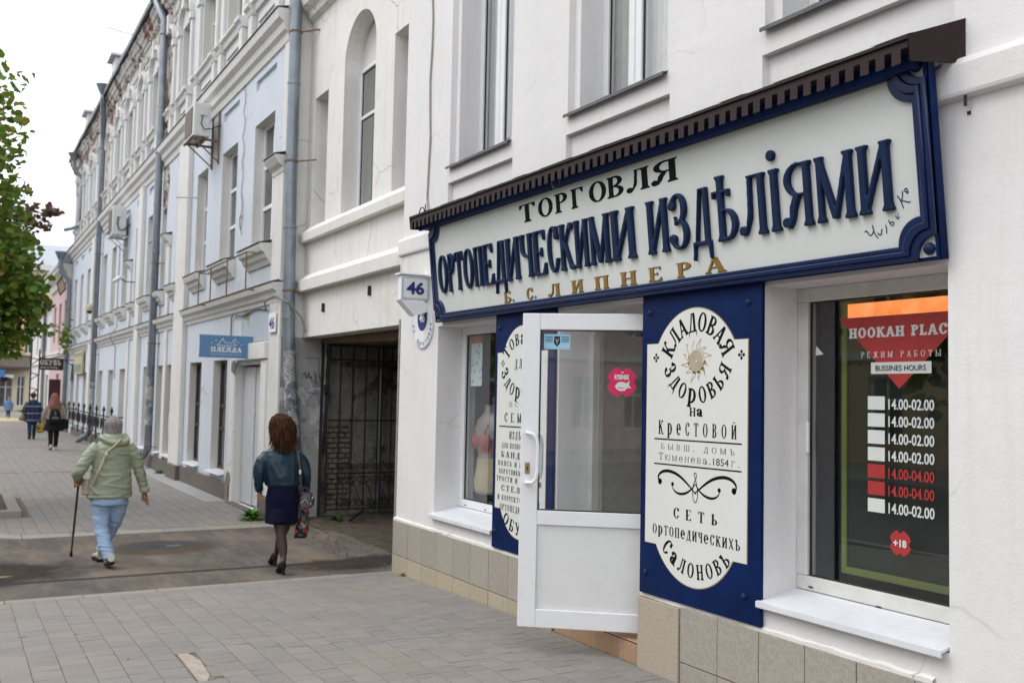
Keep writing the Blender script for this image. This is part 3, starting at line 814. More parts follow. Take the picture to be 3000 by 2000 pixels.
# left shop window
def shop_sill(x0, x1, zf, zb):
    c = MB(); c.prism([(-.05, zf - .035), (-.053, zf - .03), (-.053, zf), (.26, zb), (.26, zb - .012), (-.044, zf - .012), (-.044, zf - .035)], 'x', x0, x1); return c
LW = pvc_window(NB, -8.49, -7.27, .765, 2.50, .26, .075, name='shop_window')
shop_sill(-8.525, -7.275, .70, .765).build('window_sill', M_sill, LW)
RW = pvc_window(NB, -4.12, -2.925, .765, 2.51, .26, .082, mat=M_pvc_d, name='shop_window', gl=glass('shop_glass', (.86, .9, .9), 1.0))
shop_sill(-4.125, -2.935, .715, .765).build('window_sill', M_sill, RW)
for a, b in [(-.4, .8), (2.4, 3.6)]: pvc_window(NB, a, b, .765, 2.5, .26, .08, name='shop_window'); shop_sill(a - .03, b, .715, .765).build('window_sill', M_sill, NB)
c = MB()
for x_, z_ in ((-4.02, .79), (-3.55, .77), (-3.08, .79), (-8.35, .79), (-7.95, .79)): c.box(x_, x_ + .03, .255, .262, z_ - .004, z_ + .004)
c.build('drain_slot', M_seal, NB)
c = MB(); c.box(-4.04, -4.02, .245, .268, 1.55, 1.73, .006); c.build('window_handle', M_pvc, RW)

# display behind the right shop window: dark printed panel with an orange light strip above it
M_pdark = plain('dark_panel', (.012, .016, .011), .5, var=.3, scale=1.5)
M_olive = plain('olive_panel_edge', (.16, .19, .05), .5, var=.2, scale=2)
M_red = plain('red_print', (.40, .035, .035), .5); M_wprint = plain('white_print', (.66, .70, .68), .5, var=.02)
DP = thing('window_display_panel', 'dark display panel with red triangle and opening hours inside the right shop window', 'display', (-3.4, .36, .9))
px0, px1, pz0, pz1, py = -3.83, -2.60, .93, 2.32, .36
c = MB(); c.box(px0, px1, py, py + .03, pz0, pz1); c.build('panel', M_pdark, DP)
c = MB(); c.box(px0 - .035, px0 - .001, py - .01, py + .04, pz0 - .04, pz1 + .1); c.box(px0 - .001, px1, py - .01, py + .04, pz0 - .04, pz0 - .001); c.build('panel_frame', M_olive, DP)
c = MB(); c.box(px0, px1, py, py + .02, pz1 + .002, pz1 + .085)
t = NT('orange_light_strip'); v = t.pos()
gm = t.ramp(t.noise(v, 9, 3), [(.3, (.95, .22, .05)), (.7, (1, .36, .12))]); t.l(gm, t.b.inputs['Emission Color']); t.b.inputs['Base Color'].default_value = (.5, .12, .03, 1); t.b.inputs['Emission Strength'].default_value = .85
c.build('light_strip', t.m, DP)
O3 = (0, py - .002, 0)
def dp(name, loops, mat, lift=0): return frame_obj(name, loops_mesh(name, loops), (0, .2885 - lift * .25, 0), XU, ZV, mat, DP)
dp('triangle', [[(-3.83, 2.318), (-3.0, 2.318), (-3.427, 1.925)]], M_red)
dp('heading', text_loops('HOOKAH PLACE', ST_SLB, -3.757, -3.085, 2.203, .056, .14), M_wprint, .002)
dp('subheading', text_loops('РЕЖИМ РАБОТЫ', ST_SLT, -3.674, -3.176, 2.093, .032, .5), M_wprint, .002)
dp('hours_box', [[(-3.609, 2.005), (-3.231, 2.005), (-3.231, 2.067), (-3.609, 2.067)]], M_wprint, .002)
sans('hours_heading', 'BUSSINES HOURS', .030, (-3.577, .2868, 2.021), XU, ZV, M_black, DP, fit=.315)
for k in range(7):
    zt = 1.884 - .0915 * k; red = k in (4, 5); mm = M_red if red else M_wprint
    dp('day_square', [[(-3.63, zt - .073), (-3.519, zt - .073), (-3.519, zt), (-3.63, zt)]], mm, .002)
    sans('hours', '14.00-04.00' if red else '14.00-02.00', .056, (-3.493, .2868, zt - .068), XU, ZV, mm, DP, fit=.279, bold=.0015)
# red age badge: a disc with four notches
def notched(cx, cy, r, rot=0, nr=.24):
    P = []
    for k in range(96):
        a = 2 * math.pi * k / 96 + rot; d = min(abs(((a - rot - q * math.pi / 2) + math.pi) % (2 * math.pi) - math.pi) for q in range(4))
        rr = r
        if d < nr: rr = r * (1 - .22 * math.sqrt(max(0, 1 - (d / nr) ** 2)))
        P.append((cx + rr * math.cos(a), cy + rr * math.sin(a)))
    return P
dp('age_badge', [notched(-3.422, 1.118, .068, R(90))], M_red, .002)
sans('age_text', '+18', .036, (-3.463, .2865, 1.10), XU, ZV, M_wprint, DP, fit=.082, bold=.002)
c = MB(); c.box(-4.0, -2.75, .56, .6, .2, 2.9); c.build('backing_curtain', M_dark, DP)
c = MB(); c.prism([(-4.0, 2.115), (-3.995, 2.17), (-3.94, 2.12)], 'y', .286, .2885); 
o = c.build('sticker', M_wprint, RW)

# display in the left shop window: an orthopaedic torso with a pink bra and a beige corset, and a leaflet
M_pink = plain('pink_cloth', (.42, .13, .125), .8); M_beige = plain('beige_cloth', (.50, .43, .28), .85); M_form = plain('torso_form', (.33, .30, .27), .5)
TF = thing('display_torso', 'mannequin torso in a pink bra and beige corset behind the left shop window', 'mannequin', (-8.02, .62, .9))
c = MB(); c.loft([(-8.02, .62, z, a, b) for z, a, b in ((.90, .19, .12), (1.0, .2, .13), (1.15, .165, .11), (1.28, .15, .10), (1.4, .175, .12), (1.52, .2, .13), (1.6, .2, .1), (1.65, .12, .07), (1.68, .06, .06), (1.75, .055, .055))], 24); c.build('torso', M_form, TF, True)
c = MB(); c.loft([(-8.02, .62, z, a, b) for z, a, b in ((.92, .197, .127), (1.0, .207, .137), (1.15, .172, .117), (1.24, .16, .11))], 24, False); c.build('corset', M_beige, TF, True)
c = MB(); c.loft([(-8.02, .62, z, a, b) for z, a, b in ((1.29, .157, .107), (1.36, .17, .118), (1.44, .19, .13))], 24, False)
for s in (-1, 1): c.ball((-8.02 + s * .085, .53, 1.40), (.08, .06, .085), 14, 9)
for s in (-1, 1): c.tube([(-8.02 + s * .09, .5, 1.45), (-8.02 + s * .12, .53, 1.56), (-8.02 + s * .11, .62, 1.62)], .012, 6)
c.build('bra', M_pink, TF, True)
c = MB(); c.lathe([(.12, .662), (.12, .675), (.02, .685), (.02, .9)], -8.02, .62, 14); c.build('stand', M_steel, TF); TF.location.x -= .27; TF.location.y -= .13
c = MB(); c.box(-8.7, -7.3, .345, 1.0, .62, .66); c.build('display_shelf', M_room, NB)
t = NT('leaflet_print'); v = t.pos((12, 1, 9)); vo = t.n('TexVoronoi', Scale=1.6); t.l(v, vo.inputs['Vector'])
t.l(t.ramp(vo.outputs['Distance'], [(.25, (.25, .42, .55)), (.36, (.66, .74, .76)), (.5, (.72, .78, .78))]), t.b.inputs['Base Color']); M_leaf = t.m
c = MB(); c.quad((-8.36, .298, 1.93), (-8.13, .298, 1.93), (-8.13, .298, 2.38), (-8.36, .298, 2.38)); c.build('leaflet', M_leaf, LW)
c = MB(); c.quad((-8.36, .2975, 2.34), (-8.13, .2975, 2.34), (-8.13, .2975, 2.42), (-8.36, .2975, 2.42)); c.build('leaflet_header', plain('orange_print', (.55, .2, .12), .6), LW)
# ================================================================== the long sign board, leaning out at its top
SG = thing('shop_sign', 'long pale sign board with carved navy letters in a navy frame above the shop front', 'sign', (-8.4, -.06, 2.531))
SO = Vector((-8.40, -.062, 2.531)); SV = Vector((0, -.10, .94)).normalized(); SW, SH = 5.48, .965
cu_ = .155
def sgo(name, loops, mat, depth=0, bevel=0, lift=0, res=0):
    return frame_obj(name, loops_mesh(name, loops, depth, bevel, res), SO, XU, SV, mat, SG, lift)
def sv(x, z, y=-.1): return (x - SO.x), ((Vector((0, y, z)) - Vector((0, SO.y, SO.z))).dot(SV))
def notch_rect(m, r, n=8):
    """rectangle inset by m whose corners are cut by quarter circles of radius r centred on the corner"""
    x0, x1, y0, y1 = m, SW - m, m, SH - m; P = []
    for cx, cy, a0 in ((x1, y0, 180), (x1, y1, 270), (x0, y1, 0), (x0, y0, 90)):
        for k in range(n + 1):
            a = R(a0 - 90 * k / n); P.append((cx + r * math.cos(a), cy + r * math.sin(a)))
    return P
sgo('board', [[(.012, .012), (SW - .012, .012), (SW - .012, SH - .012), (.012, SH - .012)]], M_board, .006, 0, -.003)
c = MB()
sgo('backing_board', [[(-.004, -.004), (SW + .004, -.004), (SW + .004, SH + .004), (-.004, SH + .004)]], M_navy, .050, 0, -.032)
M_moul = plain('navy_gloss', (.004, .017, .075), .30, var=.2, scale=8, spec=.5)
# moulded frame: nested bands that follow the scooped corners
for i, (m0, m1, dep) in enumerate(((.0, .024, .022), (.027, .052, .034), (.052, .076, .018))):
    r0, r1 = cu_ - m0 * .2 , cu_ - m1 * .2
    outer = notch_rect(m0, .118 + (0 if i == 0 else .01 + i * .004) , 10); inner = notch_rect(m1, .118 + .026 + i * .024, 10)
    if i == 0: outer = notch_rect(0.0, .112, 10); inner = notch_rect(.026, .118, 10)
    if i == 1: outer = notch_rect(.027, .118, 10); inner = notch_rect(.052, .125, 10)
    if i == 2: outer = notch_rect(.053, .125, 10); inner = notch_rect(.078, .132, 10)
    sgo('frame_moulding', [outer, inner], M_moul, dep, .005, dep / 2, 1)
# outer corner edge strips
for x0 in (0, SW - .012): sgo('edge_strip', [[(x0, 0), (x0 + .012, 0), (x0 + .012, SH), (x0, SH)]], M_navy, .012, 0, .006)
for cx in (.05, SW - .05):
    for cy in (.05, SH - .05):
        c = MB(); c.lathe([(.001, .026), (.012, .026), (.024, .018), (.030, .006), (.030, 0)], 0, 0, 20); 
        me = c.mesh('corner_knob', M_navy2, smooth=True); frame_obj('corner_knob', me, SO + Vector((1, 0, 0)) * cx + SV * cy, XU, SV, M_navy2, SG, .002)
# letters of the main line, one object each, thick and chamfered
W1 = [-8.255, -8.045, -7.905, -7.735, -7.53, -7.37, -7.165, -6.965, -6.73, -6.525, -6.32, -6.135, -5.935, -5.745, -5.48, -5.19]
W2 = [-5.075, -4.84, -4.635, -4.44, -4.205, -3.975, -3.86, -3.635, -3.355, -3.125]
v0_ = sv(0, 2.793, -.088)[1]; v1_ = sv(0, 3.138, -.125)[1]; capH = v1_ - v0_
def carve(word, xs):
    for ch, a, b in zip(word, xs, xs[1:]):
        key = 'i' if ch == 'і' else ch
        L, W = glyph(key, ST_BIG)
        a_, b_ = a - SO.x + .014, b - SO.x - .020
        if ch == 'О': b_ -= .006
        k = (b_ - a_) / W
        loops = [[(a_ + x * k, v0_ + y * capH) for x, y in l] for l in L]
        sgo('letter', loops, M_navy2, .022, .006, .0125, 0)
        if ch == 'і': sgo('letter_dot', [circle((a_ + b_) / 2 - .012, v0_ + capH * 1.22, .030, 24)], M_navy2, .02, .005, .012)
carve('ОРТОПЕДИЧЕСКИМИ', W1); carve('ИЗДѢЛіЯМИ', W2)
# black line above, single letters
x_s = [-6.713, -6.425, -6.176, -5.953, -5.723, -5.494, -5.262, -4.985]; x_e = [-6.472, -6.215, -6.01, -5.80, -5.515, -5.31, -5.035, -4.748]
v0_ = sv(0, 3.232, -.13)[1]
for ch, a, b in zip('ТОРГОВЛЯ', x_s, x_e):
    L, W = glyph(ch, ST_MED); k = (b - a) / W
    sgo('black_letter', [[(a - SO.x + x * k, v0_ + y * .143) for x, y in l] for l in L], M_black, .003, 0, .0016)
v0_ = sv(0, 2.617, -.075)[1]
for ch, a, b in zip('БСЛИПНЕРА', [-7.055, -6.692, -6.353, -6.03, -5.727, -5.415, -5.10, -4.81, -4.547], [-6.94, -6.59, -6.20, -5.885, -5.565, -5.245, -4.97, -4.68, -4.372]):
    L, W = glyph(ch, ST_MED); k = (b - a) / W
    lo = [[(a - SO.x + x * k, v0_ + y * .092) for x, y in l] for l in L]
    sgo('gold_letter', lo, M_gold, .004, 0, .0035)
    lo = [[(a - SO.x + x * k + .004, v0_ + y * .092 - .003) for x, y in l] for l in L]
    sgo('letter_shadow_line', lo, M_black, .0, 0, .0008)
for a in (-6.905, -6.555): sgo('gold_dot', [circle(a - SO.x, v0_ + .012, .0125, 14)], M_gold, .004, 0, .0035)
# painter's signature, written along a rising curve
def cursive(strokes, u, v, s, rot, w=.006):
    cr, sr = math.cos(R(rot)), math.sin(R(rot)); out = []
    for st in strokes:
        P = [((x * cr - y * sr) * s + u, (x * sr + y * cr) * s + v) for x, y in st]; out.append(stroke(P, w))
    return out
SCR = {'Ч': [bez((0, .9), (.1, 1), (.2, .9), (.2, .7)) + bez((.2, .7), (.2, .4), (.45, .4), (.6, .6)), bez((.75, 1), (.65, .6), (.6, .3), (.75, 0))],
       'у': [bez((0, .55), (.0, .2), (.25, .2), (.35, .5)), bez((.42, .6), (.35, .2), (.2, -.4), (0, -.35))],
       'л': [bez((0, 0), (.1, 0), (.2, .3), (.25, .55)), bez((.25, .55), (.3, .3), (.32, .1), (.45, .05))],
       'ь': [bez((.05, .55), (.02, .3), (.02, .1), (.1, .02)), bez((.1, .02), (.35, .0), (.35, .35), (.07, .28))],
       'и': [bez((0, .5), (-.05, .1), (.15, .0), (.28, .5)), bez((.28, .5), (.24, .2), (.28, 0), (.42, .1))],
       'К': [bez((.1, 1), (.15, .6), (.1, .3), (0, 0)), bez((.6, 1.0), (.4, .7), (.25, .55), (.12, .5)), bez((.15, .5), (.35, .45), (.4, .1), (.65, .05))],
       'о': [circle(.12, .72, .11, 10) + [(.23, .72)], [(.02, .5), (.24, .5)]]}
for ch, u_, v_, s_, r_ in [('Ч', 5.09, .125, .075, 24), ('у', 5.155, .14, .07, 24), ('л', 5.19, .165, .075, 26), ('ь', 5.225, .19, .075, 28), ('и', 5.268, .215, .065, 30), ('К', 5.30, .27, .075, 30), ('о', 5.34, .305, .075, 30)]:
    sgo('signature', cursive(SCR[ch], u_, v_ - .01, s_, r_), M_navy, .0, 0, .0015)

# ================================================================== sheet metal hood over the sign
HD = thing('sign_hood', 'brown sheet metal hood with a toothed edge above the long sign', 'canopy', (-5.7, 0, 3.5))
hx0, hx1, hy = -8.56, -2.915, -.29
c = MB()
n = 26
for k in range(n):     # roof sheets, slightly buckled and lapped
    a = hx0 - .01 + (hx1 - hx0 + .02) * k / n; b = hx0 - .01 + (hx1 - hx0 + .02) * (k + 1) / n
    j = .003 * math.sin(k * 2.3)
    c.quad((a, hy - .012, 3.548 + j), (b, hy - .012, 3.548 + j), (b, 0, 3.655), (a, 0, 3.655))
c.build('top_sheet', M_brown, HD)
c = MB(); c.box(hx0 - .01, hx1 + .005, hy - .013, hy + .002, 3.528, 3.546, .002); c.build('front_lip', M_brown, HD)
c = MB()
nt = 62; pit = (hx1 - hx0) / nt; zt, zm, zb = 3.53, 3.49, 3.425
c.box(hx0, hx1, hy, hy + .006, zm, zt)
c.build('fascia', M_brown, HD)
c = MB(); P = []
for k in range(nt): a = hx0 + k * pit; P += [(a, zm), (a, zb + random.uniform(-.003, .003)), (a + pit * .56, zb + random.uniform(-.003, .003)), (a + pit * .56, zm)]
c.prism(P + [(hx1, zm), (hx1, zm + .012), (hx0, zm + .012)], 'y', hy - .004, hy - .001)
for k in range(0): c.quad((a, hy + j, zm), (a + pit * .56, hy + j, zm), (a + pit * .56, hy - .006 + j, zb + random.uniform(-.003, .003)), (a, hy - .006 + j, zb)); c.quad((a, hy + j + .003, zm), (a + pit * .56, hy + j + .003, zm), (a + pit * .56, hy - .003 + j, zb), (a, hy - .003 + j, zb))
c.build('toothed_edge', M_brown, HD)
c = MB()
P = [(hx1 + .002, hy - .012, 3.548), (-2.828, 0, 3.66), (-2.828, 0, 3.47), (-2.86, -.06, 3.44), (hx1 + .002, hy + .0, 3.425)]
c.poly(P); c.poly([(p[0] + .004, p[1] + .002, p[2]) for p in P][::-1])
c.build('end_cap', M_brown, HD); c = MB()
c.poly([(hx0 - .008, hy - .012, 3.548), (hx0 - .008, 0, 3.655), (hx0 - .008, 0, 3.44), (hx0 - .008, hy, 3.425)])
c.build('end_cap', M_brown, HD)
c = MB(); c.box(hx0, hx1, hy + .01, -.01, 3.492, 3.505); c.build('soffit', M_brown, HD)
c = MB(); c.box(hx0 + .02, hx1 - .02, -.21, -.19, 3.415, 3.49); c.build('shade_board', M_navy, HD)  # dark board added to stand in for the shade behind the teeth
c = MB(); c.tube([(-9.02 + .35, -.05, 3.60), (-8.62, -.12, 3.56)], .022, 8); c.build('cut_pipe', M_steel, HD)
c = MB(); c.tube([(-8.5 + .06 * math.cos(a), -.2, 3.58 + .06 * math.sin(a)) for a in [q * .35 for q in range(10)]] + [(-8.42, -.2, 3.56), (-8.42, -.2, 3.66)], .006, 5); c.build('wire_hook', M_steel, HD)
c = MB(); c.tube([(-5.93 + .055 * math.cos(a), -.30, 3.42 + .06 * math.sin(a)) for a in [math.pi + q * .35 for q in range(10)]], .003, 5); c.build('dangling_wire', M_steel, HD)

# thin cable down the wall left of the upper windows
CB = MB(); P = [(-8.78 + .02 * math.sin(k * 1.7), -.012, 8.0 - k * .3) for k in range(15)]
CB.tube([(-8.83 - .0 , -.012, 8.3)] + P + [(-8.72, -.03, 3.62)], .010, 6)
tag(CB.build('wall_cable', plain('old_cable', (.35, .32, .28), .8)), 'thin cable running down the white wall left of the first upper window', 'cable')
CB = thing('wall_bracket', 'small perforated metal bracket on the wall right of the long sign', 'bracket', (-2.81, -.02, 3.2))
c = MB(); c.box(-2.815, -2.80, -.03, -.001, 3.29, 3.298); c.box(-2.815, -2.80, -.033, -.029, 3.23, 3.298); c.box(-2.818, -2.80, -.005, -.001, 3.195, 3.212); c.build('strap', M_steel, CB)

# ================================================================== the two navy plaques
def plaque(name, label, x0):
    P = thing(name, label, 'sign', (x0 + .56, -.02, .57), 'navy plaques beside the shop door')
    return P
def plaque_geo(P, x0, pw=1.115):
    z0, z1, y = .567, 2.535, -.03; kx = pw / 1.115
    c = MB(); c.box(x0, x0 + pw, -.032, -.004, z0, z1, .003); c.build('board', M_navy, P)
    cx = x0 + pw / 2 + .0; R1 = .545
    # pale field: shoulders with round head and foot
    def field(g):
        xl, xr = x0 + .062 * kx - g, x0 + 1.010 * kx + g; mid = (xl + xr) / 2; out = []
        tipz, lowz = 2.205 + g * .5, .905 - g * .5
        rx = (xr - xl) / 2 - .075 + g
        top = 2.418 + g; hgt = top - tipz
        ra = .47 + g
        # circular head through the shoulder
        czt = top - ra
        a0 = math.acos(min(1, (xr - .045 + 0 * g - mid) / ra)) if (xr - .045 - mid) < ra else 0.25
        out = [(xr, lowz), (xr, tipz)]
        n = 26; zs = []
        a_s = math.asin(max(-1, min(1, (tipz - .0 - czt) / ra)))
        for k in range(n + 1):
            a = a_s + (math.pi - 2 * a_s) * k / n; out.append((mid + ra * .905 * kx * math.cos(a), czt + ra * math.sin(a)))
        out += [(xl, tipz), (xl, lowz)]
        czb = .688 - g + ra; b_s = math.asin(max(-1, min(1, (lowz - czb) / ra)))
        for k in range(n + 1):
            a = math.pi - b_s + (math.pi + 2 * b_s) * k / n; out.append((mid + ra * .905 * kx * math.cos(a), czb + ra * math.sin(a)))
        return out
    frame_obj('gold_outline', loops_mesh('gold_outline', [field(.006)]), (0, -.034, 0), XU, ZV, M_goldl, P)
    frame_obj('pale_field', loops_mesh('pale_field', [field(0)]), (0, -.036, 0), XU, ZV, M_pfield, P)
    for dx, z in ((.085, 2.415), (1.005, 2.42), (.065, .705), (.985, .715)):
        c = MB(); c.lathe([(.001, .016), (.012, .014), (.021, .004), (.021, 0)], 0, 0, 14)
        frame_obj('bolt', c.mesh('bolt', M_navy2, smooth=True), (x0 + dx * kx, -.032, z), XU, ZV, M_navy2, P)
M_pfield = plain('pale_enamel', (.72, .73, .70), .4, var=.02)
def pl(P, name, loops, mat=M_black): return frame_obj(name, loops_mesh(name, loops), (0, -.0368, 0), XU, ZV, mat, P)
P1 = plaque('wall_plaque', 'navy plaque with gold sun and round lettering, right of the open door', -5.225)
plaque_geo(P1, -5.225)
cx = -4.668
pl(P1, 'arched_lettering', arc_loops('КЛАДОВАЯ', ST_ARC, cx, 2.02, .250, 160, 20, .120, wscale=.96))
pl(P1, 'curved_lettering', arc_loops('Здоровья', ST_ARC, cx, 2.165, .345, 201, 339, .120, inward=True, small=.86, wscale=1.0))
for q, (rr, n) in enumerate(((0, 0),)):
    rays = []; m = 12
    for k in range(m):      # wavy rays
        a = 2 * math.pi * k / m + .26; long = .145 if k % 2 == 0 else .125
        ax, ay = math.cos(a), math.sin(a); px_, py_ = -ay, ax; L1, L2 = [], []
        for i in range(7):
            f = i / 6; r_ = .072 + (long - .072) * f; wv = .008 * math.sin(f * 5.5); wd = .016 * (1 - f)
            L1.append((cx - .002 + ax * r_ + px_ * (wv + wd), 2.09 + (ay * r_ + py_ * (wv + wd)))); L2.append((cx - .002 + ax * r_ + px_ * (wv - wd), 2.09 + (ay * r_ + py_ * (wv - wd))))
        rays.append(L1 + L2[::-1])
    pl(P1, 'sun_rays', [stroke(r_ + [r_[0]], .004) for r_ in rays], M_goldl)
spi = [(cx - .002 + (.006 + .0105 * a / 2 / math.pi) * math.cos(a), 2.09 + (.006 + .0105 * a / 2 / math.pi) * math.sin(a)) for a in np.arange(0, 6 * 2 * math.pi, .3)]
pl(P1, 'sun_spiral', [stroke(spi, .0062)], M_goldl)
for x_ in (-5.067, -4.268):
    c = [circle(x_ + dx, 2.114 + dz, .0105, 10) for dx, dz in ((-.019, 0), (.019, 0), (0, .019), (0, -.019))]
    pl(P1, 'four_dots', c); pl(P1, 'gold_spot', [circle(x_, 2.114, .008, 10)], M_goldl)
pl(P1, 'lettering', text_loops('на', ST_ARC, -4.727, -4.605, 1.742, .064, small=.82))
pl(P1, 'lettering', text_loops('Крестовой', ST_CON, -5.033, -4.306, 1.617, .092, .42, small=.9))
pl(P1, 'rule', [stroke([(-5.075, 1.585), (-4.26, 1.591)], .009), stroke([(-5.077, 1.424), (-4.26, 1.431)], .009)])
pl(P1, 'lettering', text_loops('бывш. домъ', ST_THN, -5.004, -4.32, 1.522, .036, .62, small=1))
pl(P1, 'lettering', text_loops('Тюменева,', ST_THN, -5.029, -4.53, 1.452, .046, .3, small=.78))
sans('lettering', '1854', .044, (-4.505, -.0368, 1.452), XU, ZV, M_black, P1, fit=.135, lift=0)
pl(P1, 'lettering', text_loops('г.', ST_THN, -4.345, -4.277, 1.452, .046, .5, small=.78))
def scroll(s):
    X = lambda u: cx + s * u; w = lambda n, a, b: [a + (b - a) * math.sin(math.pi * i / n) for i in range(n + 1)]
    big = bez((.335, 1.30), (.40, 1.33), (.35, 1.39), (.25, 1.385), 10) + bez((.25, 1.385), (.13, 1.375), (.07, 1.31), (-.012, 1.262), 10)[1:]
    A = [(X(a), b) for a, b in big]; B = [(X(a), b) for a, b in bez((-.02, 1.235), (.06, 1.20), (.0, 1.36), (0, 1.39), 10)]
    C = [(X(a), b) for a, b in (bez((.0, 1.325), (.06, 1.24), (.19, 1.225), (.222, 1.29), 10))]
    return [stroke(A, w(len(A) - 1, .006, .02)), stroke(C, w(len(C) - 1, .005, .016))]
pl(P1, 'scroll_ornament', [l for s in (-1,) for l in scroll(s)][:1]); pl(P1, 'scroll_ornament', scroll(1)[:1])
pl(P1, 'scroll_ornament', scroll(-1)[1:]); pl(P1, 'scroll_ornament', scroll(1)[1:])
pl(P1, 'scroll_ornament', [stroke(bez((cx - .012, 1.385), (cx + .0, 1.40), (cx + .02, 1.385), (cx + .008, 1.36)) + bez((cx + .008, 1.36), (cx - .02, 1.32), (cx - .03, 1.29), (cx - .02, 1.24))[1:] + bez((cx - .02, 1.24), (cx - .01, 1.20), (cx + .015, 1.20), (cx + .022, 1.245))[1:] + bez((cx + .022, 1.245), (cx + .03, 1.29), (cx + .01, 1.33), (cx - .012, 1.385))[1:], .006)])
pl(P1, 'scroll_dot', [circle(cx + s * .345, 1.312, .02, 14) for s in (-1, 1)] + [circle(cx + s * .218, 1.305, .014, 14) for s in (-1, 1)])
pl(P1, 'lettering', text_loops('СЕТЬ', ST_CON, -4.876, -4.465, 1.093, .066, .5, small=1))
pl(P1, 'lettering', text_loops('ортопедическихъ', ST_CON, -5.083, -4.268, .972, .074, .13, small=.84))
pl(P1, 'curved_lettering', arc_loops('Салоновъ', ST_ARC, cx, 1.175, .432, 220, 320, .106, inward=True, small=.86, wscale=1.0))
P2 = plaque('wall_plaque', 'navy plaque half hidden behind the open white door', -7.285)
plaque_geo(P2, -7.275, .942)
c2 = -6.838
pl(P2, 'arched_lettering', arc_loops('Товары', ST_ARC, c2, 2.04, .225, 155, 25, .115, small=.84, wscale=1.1))
pl(P2, 'curved_lettering', arc_loops('Здоровья', ST_ARC, c2, 2.165, .345, 201, 339, .120, inward=True, small=.86, wscale=1.0))
pl(P2, 'lettering', text_loops('для', ST_CON, -6.93, 2 * c2 + 6.93, 2.066, .085, .3, small=.95))
pl(P2, 'lettering', text_loops('ВСЕЙ', ST_THN, -7.006, 2 * c2 + 7.006, 1.752, .042, .6))
pl(P2, 'lettering', text_loops('СЕМЬИ', ST_CON, -7.086, 2 * c2 + 7.086, 1.625, .078, .5))
pl(P2, 'rule', [stroke([(-7.17, 1.588), (2 * c2 + 7.17, 1.592)], .010)])
for txt, x_, z_, h_ in [('ИЗДѢЛIЯ', -6.995, 1.488, .064), ('ДЛЯ ПОЗВОНОЧНИКА', -7.119, 1.41, .044), ('БАНДАЖИ', -7.125, 1.332, .05), ('ПОЯСА И КОРСЕТЫ', -7.178, 1.262, .042), ('ВОРОТНИКИ ШЕЙНЫЕ', -7.158, 1.195, .042), ('ТРОСТИ И КОСТЫЛИ', -7.198, 1.132, .042), ('СТЕЛЬКИ', -7.117, 1.055, .048), ('И КОРРЕКТОРЫ СТОП', -7.174, .978, .042), ('ОРТОПЕДИЧЕСКАЯ', -7.136, .895, .052)]:
    pl(P2, 'lettering', text_loops(txt.replace('I', 'І'), ST_CON, x_, 2 * c2 - x_, z_, h_, .22))
pl(P2, 'curved_lettering', arc_loops('ОБУВЬ', ST_ARC, c2, 1.10, .378, 227, 313, .10, inward=True, small=1, wscale=1.2))
for x_ in (-7.13,): pl(P2, 'four_dots', [circle(x_ + dx, 2.114 + dz, .0105, 10) for dx, dz in ((-.019, 0), (.019, 0), (0, .019), (0, -.019))])

# ================================================================== open door leaf (part of the building)
hinge = Vector((-5.262, .262, 0)); fr_ = Vector((-5.926, -.546, 0)); dU = (hinge - fr_).normalized(); dL = (hinge - fr_).length
dz0, dz1, th = .252, 2.428, .06; dN = dU.cross(Vector((0, 0, 1)))   # outward (camera) side
DR = bpy.data.objects.new('door', None); COL.objects.link(DR); DR.parent = NB; DR.location = hinge + Vector((0, 0, dz0)) - wloc(NB); DR['label'] = 'open white door leaf with glass above and panel below'
def dbox(c, u0, u1, n0, n1, z0, z1, bv=.004):
    s = len(c.v); c.box(u0, u1, n0, n1, z0, z1, bv)
    M = Matrix(((dU.x, dN.x, 0, fr_.x), (dU.y, dN.y, 0, fr_.y), (0, 0, 1, 0), (0, 0, 0, 1))); c.xf(M, s); return c
fwd_ = .125
zmid0, zmid1 = .955, 1.035
c = MB()
dbox(c, 0, fwd_, 0, th, dz0, dz1); dbox(c, dL - fwd_, dL, 0, th, dz0, dz1)
dbox(c, fwd_, dL - fwd_, .002, th - .002, dz1 - fwd_ + .01, dz1); dbox(c, fwd_, dL - fwd_, .002, th - .002, dz0, dz0 + fwd_); dbox(c, fwd_, dL - fwd_, .002, th - .002, zmid0, zmid1 + .02)
c.build('leaf_frame', M_pvc, DR)
c = MB(); dbox(c, fwd_, dL - fwd_, .018, .04, dz0 + fwd_, zmid0); c.build('lower_panel', plain('pvc_panel', (.72, .73, .72), .35, var=.02), DR)
c = MB(); zg0, zg1 = zmid1 + .02, dz1 - fwd_ + .01
for a in ((fwd_, fwd_ + .008), (dL - fwd_ - .008, dL - fwd_)): dbox(c, a[0], a[1], .03, th - .006, zg0, zg1, 0)
dbox(c, fwd_, dL - fwd_, .03, th - .006, zg0, zg0 + .008, 0); dbox(c, fwd_, dL - fwd_, .03, th - .006, zg1 - .008, zg1, 0); c.build('seal', M_seal, DR)
def dpt(u, n, z): return fr_ + dU * u + dN * n + Vector((0, 0, z))
c = MB(); c.quad(dpt(fwd_, .035, zg0), dpt(dL - fwd_, .035, zg0), dpt(dL - fwd_, .035, zg1), dpt(fwd_, .035, zg1)); c.build('glass_pane', M_glass, DR)
hz = [1.235, 1.60]
